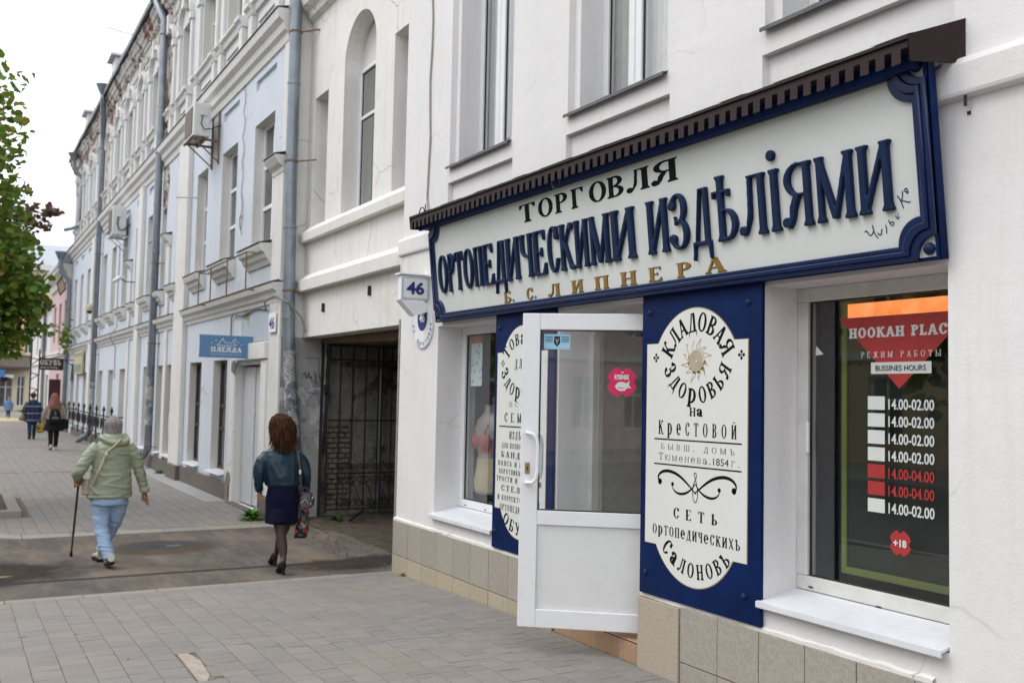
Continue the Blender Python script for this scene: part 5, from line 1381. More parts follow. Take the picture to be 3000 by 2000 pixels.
for k, (a, b) in enumerate(sw): bwin(a, b, 4.08, 6.10, .15, M_pvc, [4.75, 5.42])
for a, b in tw: bwin(a, b, 8.25, 9.75, .18, M_pvc_d, [9.2])
# second floor: panelled aprons, flanking shafts with caps, arched hoods
for k, (a, b) in enumerate(tw):
    ww = b - a
    m = mould(a - .12, b + .12, [(0, 8.02), (-.05, 8.03), (-.07, 8.12), (-.12, 8.16), (-.12, 8.20), (0, 8.24)], 'apron_cornice', M_trim)
    for s, xx in ((0, a - .30), (1, b + .08)):
        seg(xx, xx + .22, 7.45, 8.0, -.09, 'pedestal', M_trim); mould(xx - .03, xx + .25, [(0, 7.98), (-.10, 7.99), (-.12, 8.06), (-.17, 8.10), (-.17, 8.16), (0, 8.18)], 'pedestal_cap', M_trim)
        seg(xx + .03, xx + .19, 8.2, 9.62, -.06, 'shaft', M_trim); seg(xx, xx + .22, 9.62, 9.78, -.10, 'shaft_cap', M_trim)
    for z_, h_ in ((7.62, .10), (7.80, .07)): seg(a + .1, b - .1, z_, z_ + h_, -.03, 'apron_panel', M_trim)
    # round hood
    cxx = (a + b) / 2; rr = ww / 2 + .16; P = [(cxx + (rr + .10) * math.cos(math.pi * q / 14), 9.80 + (rr * .75 + .08) * math.sin(math.pi * q / 14)) for q in range(15)] + [(cxx + rr * math.cos(math.pi * q / 14), 9.80 + rr * .72 * math.sin(math.pi * q / 14)) for q in range(14, -1, -1)]
    c = MB(); 
    for q in range(14):
        p0, p1, p2, p3 = P[q], P[q + 1], P[28 - q], P[29 - q]
        c.quad((p0[0], -.10, p0[1]), (p1[0], -.10, p1[1]), (p2[0], -.10, p2[1]), (p3[0], -.10, p3[1])); c.quad((p0[0], -.10, p0[1]), (p0[0], 0, p0[1]), (p1[0], 0, p1[1]), (p1[0], -.10, p1[1])); c.quad((p3[0], -.10, p3[1]), (p2[0], -.10, p2[1]), (p2[0], 0, p2[1]), (p3[0], 0, p3[1]))
    c.build('arched_hood', M_trim, BB); seg(cxx - .09, cxx + .09, 10.05, 10.5, -.13, 'keystone', M_trim)
# attic: architrave, frieze and heavy crumbling cornice, as a noisy swept surface
prof = [(0, 10.45), (-.07, 10.50), (-.08, 10.64), (-.15, 10.68), (-.12, 10.75), (-.10, 11.15), (-.18, 11.20), (-.20, 11.32), (-.30, 11.38), (-.34, 11.50), (-.44, 11.56), (-.50, 11.72), (-.58, 11.78), (-.60, 11.92), (0, 11.98)]
prof = [(y * .45, 10.2 + (z - 10.45) * .62) for y, z in prof]
c = MB(); nx = 150; D_ = []
for i in range(nx + 1):
    xx = BX0 + (BX1 - BX0) * i / nx; rowp = []
    for (y, z) in prof:
        e = max(0, mnoise.fractal(Vector((xx * .8, z * 1.3, 3)), 1, 2, 5)) * .08 * (1 if y < -.05 else 0)
        rowp.append((xx, min(0, y + e), z + .02 * mnoise.noise(Vector((xx * 2, z * 3, 1)))))
    D_.append(rowp)
for i in range(nx):
    for k in range(len(prof) - 1): c.quad(D_[i][k], D_[i + 1][k], D_[i + 1][k + 1], D_[i][k + 1])
c.build('crumbling_cornice', M_crumb, BB)
c = MB()
for i in range(110):
    xx = BX0 + .1 + i * .275
    if random.random() < .25: continue
    c.box(xx, xx + .12, -.14 + random.uniform(0, .02), -.04, 10.67, 10.76)
stuff(c.build('dentils', M_crumb, BB))
# patches where plaster has fallen off beside the second drainpipe
for (xa, xb_, za, zb_) in ((-24.3, -22.6, 7.5, 10.5), (-23.6, -22.9, 5.9, 7.1), (-34.6, -33.4, 7.5, 10.5)):
    c = MB(); P = []
    for k in range(28):
        a = 2 * math.pi * k / 28; r_ = 1 + .25 * mnoise.noise(Vector((math.cos(a) * 2, math.sin(a) * 2, xa)))
        P.append(((xa + xb_) / 2 + (xb_ - xa) / 2 * r_ * math.cos(a), (za + zb_) / 2 + (zb_ - za) / 2 * r_ * math.sin(a)))
    c.prism(P, 'y', -.012, -.004); c.build('bare_patch', M_crumb, BB)
# gutter and roof
c = MB()
for i in range(int((BX1 - BX0) / 1.2)):
    a = BX0 + i * 1.2; j = .012 * math.sin(i * 2.7)
    c.box(a, a + 1.205, -.345, -.315, 11.12 + j, 11.26 + j); c.box(a, a + 1.2, -.315, -.02, 11.15 + j, 11.165 + j)
c.build('gutter', M_sheet, BB)
c = MB(); 
for i in range(60):
    a = BX0 + (BX1 - BX0) * i / 60; b = BX0 + (BX1 - BX0) * (i + 1) / 60
    c.quad((a, -.315, 11.2), (b, -.315, 11.2), (b, 6, 13.2), (a, 6, 13.2))
c.quad((BX0, 6, 13.2), (BX1, 6, 13.2), (BX1, 12, 11.2), (BX0, 12, 11.2)); c.poly([(BX1, -.1, 11.15), (BX1, 12, 11.15), (BX1, 6, 13.2)]); c.poly([(BX1, 0, 10.7), (BX1, 12, 10.7), (BX1, 12, 11.2), (BX1, 0, 11.2)])
c.build('roof', M_sheet, BB)
M_wbox = plain('white_box_metal', (.55, .56, .58), .45, var=.08)
for xx in (-35.4, -43.2):
    c = MB(); c.box(xx, xx + .9, .15, 1.1, 11.2, 12.95); c.box(xx - .12, xx + 1.02, .0, 1.2, 12.95, 13.02); c.poly([(xx - .12, 0, 13.02), (xx + 1.02, 0, 13.02), (xx + .45, .6, 13.35)]); c.poly([(xx + 1.02, 0, 13.02), (xx + 1.02, 1.2, 13.02), (xx + .45, .6, 13.35)]); c.poly([(xx - .12, 1.2, 13.02), (xx - .12, 0, 13.02), (xx + .45, .6, 13.35)]); c.build('roof_vent', M_wbox, BB)
AN = thing('roof_antenna', 'thin toothed television antenna pointing over the street from the blue roof', 'antenna', (-31.0, -.3, 12.2))
c = MB(); c.tube([(-30.3, .3, 11.3), (-30.3, .3, 12.35)], .015, 5); c.build('mast', M_steel, AN)
c = MB(); c.tube([(-30.3, .3, 12.3), (-31.0, -.2, 12.60), (-31.4, -.5, 12.8)], .012, 5); c.build('boom', M_steel, AN)
for k in range(12):
    f = k / 12; c = MB(); c.tube([(-30.3 - 1.1 * f, .3 - .8 * f, 12.22 + .5 * f), (-30.3 - 1.1 * f, .3 - .8 * f, 12.40 + .5 * f)], .006, 4); c.build('element', M_steel, AN)
# entrance: surround, metal door, worn wall panel above, broken plaster
seg(-16.45, -16.12, .0, 2.3, -.05, 'door_surround', M_white2); seg(-14.58, -14.30, 0, 2.3, -.05, 'door_surround', M_white2); seg(-16.2, -14.3, 2.32, 2.57, -.09, 'door_lintel', M_white2)
seg(-16.15, -14.55, -.02, .028, -.12, 'threshold', M_plb)
D2 = MB(); D2.box(-16.1, -15.42, .10, .16, .03, 2.22, .005); D2.box(-15.40, -14.6, .12, .16, .03, 2.22, .005)
dd = D2.build('entrance_door', plain('grey_white_door', (.55, .57, .60), .5, var=.06), BB)
for z_ in (1.62, 1.90, .6): c = MB(); c.tube([(-14.72, .09, z_), (-14.72, .09, z_ + .12)], .018, 8); c.build('hinge', M_pvc_d, dd)
for z_ in (.65, 1.5): c = MB(); c.box(-15.41, -15.385, .095, .12, z_, z_ + .06); c.build('door_stop', M_pvc_d, dd)
M_worn = plaster('worn_panel', (.47, .53, .60), dirt=(.24, .20, .16), amount=.9, streak=1.2, crack=.8, big=(.40, .33, .25), bigpos=(.60, .62))
seg(-15.95, -13.96, 2.60, 3.11, -.012, 'worn_wall_panel', M_worn)
t = NT('broken_edge'); v = t.pos(); t.l(t.ramp(t.noise(v, 12, 8, .7), [(.3, (.12, .09, .06)), (.7, (.38, .31, .23))]), t.b.inputs['Base Color']); t.b.inputs['Roughness'].default_value = .95; t.bump(t.noise(v, 25, 6), 1, .03); M_broke = t.m
c = MB(); P = [(-16.47 + .06 * mnoise.noise(Vector((k * .9, 0, 0))) + (.0 if k < 9 else .2), z_) for k, z_ in enumerate([0, .08, .16, .24, .32, .38, .43, .46, .47, .45, .38, .28, .16, .0])]
c.prism([(-16.46, 0), (-16.49, .15), (-16.46, .3), (-16.42, .42), (-16.33, .5), (-16.2, .47), (-16.17, .38), (-16.23, .28), (-16.26, .12), (-16.2, 0)], 'y', -.067, -.053); c.build('broken_plaster', M_broke, BB)
c = MB(); c.prism([(-16.3, 2.15), (-16.1, 2.1), (-16.05, 2.28), (-16.12, 2.32), (-16.3, 2.3)], 'y', -.067, -.053); c.build('broken_plaster', M_broke, BB)
# metal utility doors and arched door niche panels
c = MB(); c.box(-21.75, -21.55, -.03, 0, .9, 1.3, .005); c.build('metal_flap', M_wbox, BB)
c = MB(); P = circle((-42.8 - 41.5) / 2, 2.1, .65, 12, 0, 180); c.prism(P, 'y', -.004, .002); c.build('arch_head', M_dark, BB)
seg(-43.2, -41.2, 2.2 + .55, 2.95, -.04, 'arch_label', M_trim)

# ------------------------------------------------------------------ drainpipes
M_joint = M_zinc
t = NT('postered_pipe'); v = t.pos()
vo = t.n('TexVoronoi', Scale=9); t.l(v, vo.inputs['Vector'])
pc = t.ramp(vo.outputs['Color'], [(.2, (.18, .2, .22)), (.5, (.36, .37, .38)), (.8, (.52, .52, .50))])
pc = t.mix(t.ramp(t.noise(v, 24, 6, .8), [(.5, (0, 0, 0)), (.6, (.8, .8, .8))]), pc, (.05, .06, .07)); t.l(pc, t.b.inputs['Base Color']); t.b.inputs['Roughness'].default_value = .8; t.bump(t.noise(v, 40, 4), .6, .006); M_ppost = t.m
def drainpipe(label, pts, r=.086, joints=(), clamps=(), head=None, posters=None, shoe=True):
    D = thing('drainpipe', label, 'drainpipe', pts[-1], 'grey drainpipes on the facades')
    c = MB(); c.tube(pts, r, 14, cap=False); c.build('pipe', M_zinc, D, True)
    def at(z):
        for p, q in zip(pts, pts[1:]):
            if min(p[2], q[2]) <= z <= max(p[2], q[2]): f = (z - p[2]) / (q[2] - p[2] + 1e-9); return tuple(p[i] + f * (q[i] - p[i]) for i in range(3))
        return pts[0]
    for z in joints: p = at(z); c = MB(); c.lathe([(r + .001, z - .03), (r + .008, z - .025), (r + .008, z + .01), (r + .001, z + .015)], p[0], p[1], 14); c.build('joint', M_zinc, D, True)
    for z in clamps:
        p = at(z); c = MB(); c.lathe([(r + .002, z - .015), (r + .012, z - .012), (r + .012, z + .012), (r + .002, z + .015)], p[0], p[1], 14)
        c.tube([(p[0] + .02, p[1] + r * .5, z), (p[0] + .30, .3 if p[0] > -14 else .02, z - .0)], .012, 6); c.tube([(p[0] - r, p[1] - .03, z), (p[0] - r - .03, p[1] - .05, z)], .02, 6); c.build('clamp', M_rust, D)
    if head: c = MB(); x_, y_, z_ = head; c.lathe([(r, z_ - .4), (r, z_ - .28), (.21, z_), (.225, z_ + .02), (.225, z_ + .05), (.2, z_ + .05)], x_, y_, 16, False); c.build('rainwater_head', M_zinc, D)
    if posters:
        z0, z1 = posters; p, q = at(z0), at(z1); c = MB(); c.tube([(p[0], p[1], z0)] + [at(z0 + (z1 - z0) * k / 5) for k in range(1, 5)] + [(q[0], q[1], z1)], r + .004, 14, False); c.build('pasted_notices', M_ppost, D)
    return D
drainpipe('grey drainpipe at the inner corner between the blue building and the cream gateway', [(-13.61, .03, 9.4), (-13.61, .03, 5.0), (-13.61, .06, 3.1), (-13.61, .085, 2.45), (-13.60, .13, 1.7), (-13.60, .2, 1.25), (-13.60, .24, .6), (-13.58, .22, .3), (-13.45, .05, .14)], joints=(6.3, 4.2, 2.9, 8), clamps=(7.05, 5.15, 3.28), posters=(1.2, 2.42))
drainpipe('grey drainpipe with pasted notices in front of the blue wall, behind the woman in green', [(-24.0, -.30, 11.15), (-23.85, -.26, 10.95), (-23.45, -.16, 10.45), (-23.5, -.14, 8.5), (-23.5, -.14, .42), (-23.62, -.22, .30), (-24.1, -.42, .06)], joints=(8.4, 6.1, 5.0, 4.0), clamps=(10.1, 7.3, 4.72, 2.87, .5), head=(-24.0, -.32, 11.45), posters=(1.0, 2.1))
drainpipe('grey drainpipe with a wide funnel head, farther along the blue wall by the iron railing', [(-33.1, -.34, 11.1), (-33.15, -.32, 10.9), (-34.2, -.16, 10.2), (-34.3, -.14, 9.9), (-34.35, -.14, .42), (-34.5, -.22, .28), (-35.0, -.45, .05)], joints=(9.0, 5.0, 2.2), clamps=(9.7, 6.2, 2.9, .6), head=(-33.1, -.34, 11.45), posters=(.9, 2.0))
drainpipe('grey drainpipe whose lower end swings free at the far end of the blue roof', [(-41.5, -.36, 10.6), (-41.5, -.34, 10.5), (-41.5, -.32, 10.35), (-41.5, .0, 10.05), (-41.5, -.04, 9.2), (-41.5, -.09, 8.2), (-41.5, -.3, 8.05), (-41.5, -.6, 7.95)], r=.075, head=(-41.5, -.36, 10.98))
drainpipe('bent grey drainpipe at the seam between the blue and the pink building', [(-43.6, -.50, 6.9), (-43.6, -.42, 6.5), (-43.6, -.12, 6.15), (-43.6, -.11, 4), (-43.65, -.14, .4), (-43.9, -.4, .1)], joints=(4.4,), clamps=(5.0, 3.0), head=(-43.6, -.5, 7.3))

# ------------------------------------------------------------------ air conditioners
M_acw = plain('aircon_white', (.62, .62, .60), .4, var=.04)
def aircon(label, x1, y0, z0, w_=.80, d_=.30, h_=.62, rusty=True):
    A = thing('air_conditioner', label, 'air conditioner', (x1 - w_ / 2, y0 + d_, z0), 'outdoor air conditioner units on the blue facade')
    c = MB(); c.box(x1 - w_, x1, y0, y0 + d_, z0, z0 + h_, .015); c.build('casing', M_acw, A)
    c = MB(); c.box(x1 - w_ + .08, x1 - .12, y0 - .012, y0 - .001, z0 + .06, z0 + h_ - .06, .003); c.build('grille', plain('aircon_grille', (.10, .075, .06), .6), A)
    c = MB(); c.box(x1 + .001, x1 + .02, y0 + .09, y0 + .24, z0 + h_ * .62, z0 + h_ * .90, .005); c.build('service_cover', M_acw, A)
    c = MB(); c.box(x1 + .001, x1 + .006, y0 + .14, y0 + .26, z0 + h_ * .42, z0 + h_ * .5); c.build('rating_plate', M_wprint, A)
    c = MB(); c.tube([(x1 + .02, y0 + .15, z0 + h_ * .62), (x1 + .05, y0 + .12, z0 + h_ * .35), (x1 + .05, y0 + .18, z0 + .12), (x1 + .04, y0 + .3, z0 + .15), (x1 + .02, .0, z0 + h_ * .4)], .018 if not rusty else .01, 6); c.build('hose', M_seal, A)
    c = MB()
    for xx in (x1 - .62, x1 - .08):
        c.box(xx - .02, xx + .02, y0 - .03, .0, z0 - .05, z0 - .012); c.tube([(xx, y0 + .02, z0 - .04), (xx, -.01, z0 - .42)], .014, 5); c.box(xx - .025, xx + .025, -.03, -.001, z0 - .45, z0 + .55)
    c.box(x1 - .75, x1 + .02, y0 - .03, y0 + .01, z0 - .05, z0 - .012); c.box(x1 - .75, x1 + .02, y0 + .2, y0 + .24, z0 - .05, z0 - .012)
    c.build('bracket', M_rust if rusty else M_wbox, A); return A
aircon('white air conditioner on rusty brackets between two first floor windows of the blue building', -17.97, -.49, 6.44, .82)
aircon('white air conditioner with a thick black hose, higher up by the second drainpipe', -28.5, -.47, 6.05, .85, .36, .80, False)

# ------------------------------------------------------------------ hanging sign, frames, plates, cables
PL = thing('hanging_sign', 'blue hanging salon sign on two iron arms above the pavement', 'sign', (-15.2, -.42, 2.5))
t = NT('blue_gradient_board'); v = t.pos(); t.l(t.ramp(t.noise(v, 2, 2), [(.3, (.085, .20, .38)), (.7, (.12, .25, .42))]), t.b.inputs['Base Color']); t.b.inputs['Roughness'].default_value = .4
c = MB(); c.box(-15.24, -15.2, -.822, -.022, 2.335, 2.682, .003); c.build('board', t.m, PL)
for z_ in (2.665, 2.35): c = MB(); c.tube([(-15.22, -.83, z_), (-15.22, .0, z_)], .011, 6); c.build('arm', M_steel, PL)
def plw(name, loops): return frame_obj(name, loops_mesh(name, loops), (-15.198, 0, 0), (0, 1, 0), ZV, M_wprint, PL)
plw('lettering', text_loops('ПЛЕЯДА', ST_SLB, -.655, -.185, 2.425, .075, .12))
sans('small_lettering', 'МАССАЖ И КОСМЕТОЛОГИЯ', .018, (-15.198, -.655, 2.378), (0, 1, 0), ZV, M_wprint, PL, fit=.47, lift=0)
plw('reclining_figure', [stroke(bez((-.57, 2.525), (-.52, 2.55), (-.5, 2.62), (-.47, 2.64)) + [(-.47, 2.6), (-.45, 2.59), (-.43, 2.56), (-.39, 2.575), (-.35, 2.555), (-.31, 2.61), (-.30, 2.63), (-.27, 2.62), (-.29, 2.58), (-.31, 2.55), (-.27, 2.53)], .010), stroke([(-.57, 2.525), (-.45, 2.523), (-.32, 2.525), (-.25, 2.54)], .010)])
plw('star_dots', [circle(a, b, .010, 8) for a, b in ((-.65, 2.56), (-.58, 2.6), (-.24, 2.58), (-.19, 2.545))])
NP = thing('number_plate', 'small white plate with blue 46 beside the corner drainpipe', 'sign', (-14.0, -.03, 2.85))
c = MB(); c.box(-14.13, -13.80, -.075, -.055, 2.69, 2.98, .004); c.build('plate', M_wenamel, NP)
sans('number', '46', .17, (-14.10, -.077, 2.745), XU, ZV, M_bprint, NP, fit=.27, bold=.004)
FR = thing('rusty_frame', 'empty rusty sign frame standing off the blue wall under two windows', 'frame', (-16.6, -.3, 3.3))
fa, fb, fz0, fz1, fy = -17.95, -14.65, 3.36, 3.93, -.30
for n_, pts in (('bar', [(fa, fy, fz1), (fb, fy, fz1)]), ('bar', [(fa, fy, fz0), (fb, fy, fz0)])): c = MB(); c.tube(pts, .014, 5); c.build(n_, M_rust, FR)
for x_ in (fa, -17.0, -15.85, fb): c = MB(); c.tube([(x_, fy, fz0), (x_, fy, fz1)], .012, 5); c.build('upright', M_rust, FR)
for x_, z_ in ((fa, fz1), (fa, fz0), (fb, fz1), (fb, fz0)): c = MB(); c.tube([(x_, fy, z_), (x_, -.01, z_)], .011, 5); c.build('stay', M_rust, FR)
c = MB(); P = [(-16.55, -.03, 2.7), (-16.55, -.03, 3.05), (-16.45, -.04, 3.10)] + [(-16.2 + k * .25, -.035, 3.08 - .03 * math.sin(k)) for k in range(8)] + [(-14.0, -.18, 3.14), (-13.75, -.12, 3.2), (-13.5, .02, 3.1), (-13.45, .2, 2.9), (-13.45, .27, 2.68)]
c.tube(P, .014, 6); tag(c.build('facade_cable', plain('grey_cable', (.22, .21, .2), .8)), 'grey cable looping along the worn wall above the salon door', 'cable')
c = MB(); P = [(-16.2 + .06 * math.sin(k * 1.9) + .02 * math.sin(k * 4), -.02, 7.35 - k * .14) for k in range(22)]; c.tube(P, .006, 4)
P = [(-16.15 + .12 * math.sin(k * .9), -.03, 4.9 - .05 * k + .2 * math.cos(k * .9)) for k in range(9)]; c.tube(P, .005, 4)
tag(c.build('loose_wire', plain('loose_wire', (.2, .2, .2), .8)), 'loose thin wire tangling down the blue wall between first floor windows', 'wire')
c = MB(); P = [(-30.2 + .05 * math.sin(k), -.2 if 3.1 < 6 - k * .3 < 3.5 else -.03, 6.0 - k * .3) for k in range(14)]; c.tube(P, .012, 4); tag(c.build('long_cable', plain('grey_cable', (.22, .21, .2))), 'dark cable hanging down the blue wall from the far air conditioner', 'cable')
for lab, x_, y_, z_ in (('white tube camera on an arm below the far air conditioner', -27.3, -.35, 4.72),):
    S = thing('security_camera', lab, 'camera', (x_, 0, z_)); c = MB(); c.tube([(x_ - .35, y_ - .12, z_ - .05), (x_ + .05, y_ + .02, z_ + .05)], .055, 10); c.build('housing', M_pvc, S); c = MB(); c.tube([(x_, y_, z_), (x_ + .02, y_ + .1, z_ - .08), (x_, 0, z_ - .08)], .015, 5); c.build('arm', M_steel, S)
S = thing('dome_camera', 'cream dome camera on the wall beside the far drainpipe', 'camera', (-35.5, -.2, 4.4))
c = MB(); c.lathe([(.05, 4.62), (.12, 4.55), (.13, 4.40)], -35.5, -.2, 12); c.build('housing', M_beige, S); c = MB(); c.ball((-35.5, -.2, 4.39), .09, 10, 6); c.build('dome', M_seal, S); c = MB(); c.tube([(-35.5, -.2, 4.62), (-35.5, 0, 4.65)], .02, 6); c.build('arm', M_wbox, S)
# three thin rods sticking out of the facade
c = MB(); c.tube([(-19.3, -.5, 5.52), (-19.25, -.02, 5.56)], .014, 6); tag(c.build('iron_rod', M_wbox), 'short iron rod sticking out across a first floor window', 'rod')

# notices pasted at the corner above the woman
N1 = tag((lambda c: (c.quad((-13.98, -.06, 1.30), (-13.80, -.13, 1.30), (-13.80, -.10, 1.42), (-13.98, -.06, 1.42)), c.build('paper_notice', M_wprint))[1])(MB()), 'torn white paper notice fluttering on the corner pilaster by the drainpipe', 'notice')
seg(-13.99, -13.74, 1.0, 2.1, -.03, 'notice_scraps', M_ppost)

# ------------------------------------------------------------------ wrought iron planter railing farther along
IR = thing('iron_railing', 'black wrought iron railing with scrolls along the foot of the blue wall', 'railing', (-33, -.3, .3))
def rail_sec(x0, x1, y_):
    c = MB()
    c.tube([(x0, y_, 1.02), (x1, y_, 1.02)], .02, 6); c.tube([(x0, y_, .50), (x1, y_, .50)], .014, 6); c.build('top_rail', M_iron, IR)
    n = max(2, int((x1 - x0) / 1.5))
    for k in range(n + 1):
        xx = x0 + (x1 - x0) * k / n; c = MB(); c.tube([(xx, y_, .3), (xx, y_, 1.22)], .022, 6); c.lathe([(.04, 1.16), (.05, 1.2), (.001, 1.32)], xx, y_, 6); c.build('post', M_iron, IR)
        if k < n:
            c = MB()
            for s in (-1, 1):
                cx_, cz_ = xx + (x1 - x0) / n * (.5 + .22 * s), .78
                c.tube([(cx_ + .2 * (1 - .7 * q / 16) * math.cos(q * .6), y_, cz_ + .2 * (1 - .7 * q / 16) * math.sin(q * .6)) for q in range(17)], .017, 5)
            c.build('scroll', M_iron, IR)
rail_sec(-39.5, -28.2, -.32)
c = MB(); c.tube([(-39.5, -.32, 1.02), (-39.5, 0, 1.02)], .02, 6); c.tube([(-28.2, -.32, 1.02), (-28.2, 0, 1.02)], .02, 6); c.tube([(-39.5, -.32, 1.0), (-41.3, -.62, 1.08)], .022, 6); c.build('return_bar', M_iron, IR)
for q in range(5): c = MB(); c.tube([(-39.8 - q * .3, -.36 - .05 * q, .7), (-39.8 - q * .3, -.36 - .05 * q, 1.2)], .02, 5); c.build('post', M_iron, IR)
SB = thing('board_sign', 'cream framed notice board with green panels over a far ground floor window', 'sign', (-39.0, -.1, 2.3))
c = MB(); c.box(-40.4, -37.9, -.12, -.04, 2.30, 3.12, .01); c.build('frame', M_beige, SB)
M_tgreen = plain('grey_green_print', (.16, .22, .19), .5)
for z0, z1 in ((2.38, 2.66), (2.98, 3.06)): c = MB(); c.box(-40.2, -38.1, -.126, -.121, z0, z1); c.build('green_panel', M_tgreen, SB)
c = MB(); c.tube([(-41.2, -.02, 2.85), (-41.2, -.45, 2.85)], .02, 5); c.tube([(-41.2, -.02, 2.6), (-41.2, -.4, 2.83)], .015, 5); tag(c.build('iron_bracket', M_iron), 'small black wall bracket beside the notice board', 'bracket')
# ================================================================== beyond the blue building
M_pink = None
M_pinkw = plaster('pink_plaster', (.62, .45, .46), dirt=(.45, .38, .36), amount=.3, streak=.4)
M_offw = plaster('offwhite_plaster', (.66, .65, .64), amount=.3, streak=.3)
M_yel = plaster('yellow_plaster', (.60, .45, .24), dirt=(.35, .28, .2), amount=.4, streak=.4)
M_crm = plaster('pale_cream_plaster', (.62, .54, .40), dirt=(.4, .33, .25), amount=.3, streak=.4)
M_rgrey = plain('grey_roof', (.33, .36, .40), .4, metal=.3, var=.1, scale=1)
def block(B, x0, x1, y0, y1, h, mat, front='y', rows=(), name='wall'):
    """a house body whose windowed side faces -y ('y') or +x ('x'); rows: list of (a, b, z0, z1)"""
    w = MB()
    if front == 'y':
        sheet(w, x0, x1, 0, h, y0, rows)
        for r in rows: reveal(w, r, y0, y0 + .2)
        w.quad((x1, y0, 0), (x1, y1, 0), (x1, y1, h), (x1, y0, h)); w.quad((x0, y0, 0), (x0, y1, 0), (x0, y1, h), (x0, y0, h)); w.quad((x0, y1, 0), (x1, y1, 0), (x1, y1, h), (x0, y1, h))
    elif front == '-y':
        n0 = len(w.v); sheet(w, x0, x1, 0, h, y1, rows)
        for r in rows: reveal(w, r, y1, y1 - .2)
        w.quad((x1, y0, 0), (x1, y1, 0), (x1, y1, h), (x1, y0, h)); w.quad((x0, y0, 0), (x0, y1, 0), (x0, y1, h), (x0, y0, h)); w.quad((x0, y0, 0), (x1, y0, 0), (x1, y0, h), (x0, y0, h))
    else:
        n0 = len(w.v); sheet(w, y0, y1, 0, h, 0, rows)
        for r in rows: reveal(w, r, 0, .2)
        for i in range(n0, len(w.v)): X, Y, Z = w.v[i]; w.v[i] = (x1 - Y, X, Z)
        w.quad((x0, y0, 0), (x1, y0, 0), (x1, y0, h), (x0, y0, h)); w.quad((x0, y1, 0), (x1, y1, 0), (x1, y1, h), (x0, y1, h)); w.quad((x0, y0, 0), (x0, y1, 0), (x0, y1, h), (x0, y0, h))
    w.quad((x0, y0, h), (x1, y0, h), (x1, y1, h), (x0, y1, h))
    w.build(name, mat, B)
    for r in rows:
        a, b, c0, c1_ = r; f = MB(); t_ = .07; p = MB()
        def bx(f, u0, u1, z0, z1, d0, d1):
            if front == 'y': f.box(u0, u1, y0 + d0, y0 + d1, z0, z1)
            elif front == '-y': f.box(u0, u1, y1 - d1, y1 - d0, z0, z1)
            else: f.box(x1 - d1, x1 - d0, u0, u1, z0, z1)
        bx(f, a, b, c0, c0 + t_, .12, .18); bx(f, a, b, c1_ - t_, c1_, .12, .18); bx(f, a, a + t_, c0 + t_, c1_ - t_, .12, .18); bx(f, b - t_, b, c0 + t_, c1_ - t_, .12, .18); bx(f, (a + b) / 2 - t_ / 2, (a + b) / 2 + t_ / 2, c0 + t_, c1_ - t_, .125, .18); bx(f, a + t_, b - t_, c0 + (c1_ - c0) * .65 - .03, c0 + (c1_ - c0) * .65 + .03, .13, .18)
        wn = f.build('window', M_pvc_d, B); bx(p, a + .01, b - .01, c0 + .01, c1_ - .01, .185, .19); p.build('pane', M_pane_d, wn)
def gable(B, x0, x1, y0, y1, z0, z1, axis, mat, name='roof', ov=.3):
    c = MB()
    if axis == 'x': m = (y0 + y1) / 2; c.prism([(y0 - ov, z0), (m, z1), (y1 + ov, z0), (y1 + ov, z0 - .08), (m, z1 - .1), (y0 - ov, z0 - .08)], 'x', x0, x1)
    else: m = (x0 + x1) / 2; c.prism([(x0 - ov, z0), (m, z1), (x1 + ov, z0), (x1 + ov, z0 - .08), (m, z1 - .1), (x0 - ov, z0 - .08)], 'y', y0, y1)
    return c.build(name, mat, B)
PB = thing('pink_building', 'low pink building with a bulging grey sheet roof past the blue building', 'building', (-50, 0, 0))
block(PB, -53.0, -44.05, .0, 9, 7.0, M_pinkw, 'y', [(-46.6, -45.5, 3.9, 5.6), (-49.2, -48.1, 3.9, 5.6), (-51.8, -50.7, 3.9, 5.6), (-49.4, -48.0, .7, 2.4)])
c = MB(); c.prism([(-.45, 6.95), (-.45, 7.1), (-.1, 7.7), (.8, 8.9), (3, 9.1), (9, 7), (9, 6.9)], 'x', -53.1, -44.05); c.build('roof', M_rgrey, PB)
c = MB(); c.prism([(0, 6.3), (-.1, 6.35), (-.15, 6.6), (-.4, 6.8), (-.42, 6.95), (0, 7)], 'x', -53.05, -44.05); c.build('cornice', M_trim, PB)
c = MB(); c.box(-53.0, -44.1, -.08, 0, 3.2, 3.45); c.build('string_band', M_trim, PB)
c = MB(); c.box(-44.9, -44.1, -.06, -.001, .0, 6.3); c.build('corner_strip', M_offw, PB)
MD = MB(); MD.box(-47.04, -47.0, -.46, -.0, .02, 2.14); tag(MD.build('open_door', plain('maroon_door', (.055, .012, .015), .45)), 'open dark maroon door leaf under the black shoe shop sign', 'door')
SBK = thing('shoe_shop_sign', 'black hanging sign with large pale lettering above the open maroon door', 'sign', (-45.2, -.55, 2.5))
c = MB(); c.box(-45.28, -45.2, -1.02, -.06, 2.51, 3.0, .01); c.build('board', plain('black_board', (.012, .010, .011), .5), SBK)
c = MB(); c.tube([(-45.24, -1.0, 3.02), (-45.24, 0, 3.25)], .015, 5); c.tube([(-45.24, -1.0, 3.0), (-45.24, 0, 3.0)], .015, 5); c.build('arm', M_iron, SBK)
M_cr = plain('cream_print', (.55, .50, .42), .5)
frame_obj('lettering', loops_mesh('l', text_loops('ОБУВЬ', ST_SLB, -.97, -.16, 2.72, .22, .12)), (-45.195, 0, 0), (0, 1, 0), ZV, M_cr, SBK)
sans('small_lettering', 'МАГАЗИНЪ', .07, (-45.195, -.95, 2.58), (0, 1, 0), ZV, M_cr, SBK, fit=.68, lift=0, bold=.004)
DS = thing('tilted_sign', 'small tilted framed sign hanging high by the far drainpipe', 'sign', (-46, -.2, 6.2))
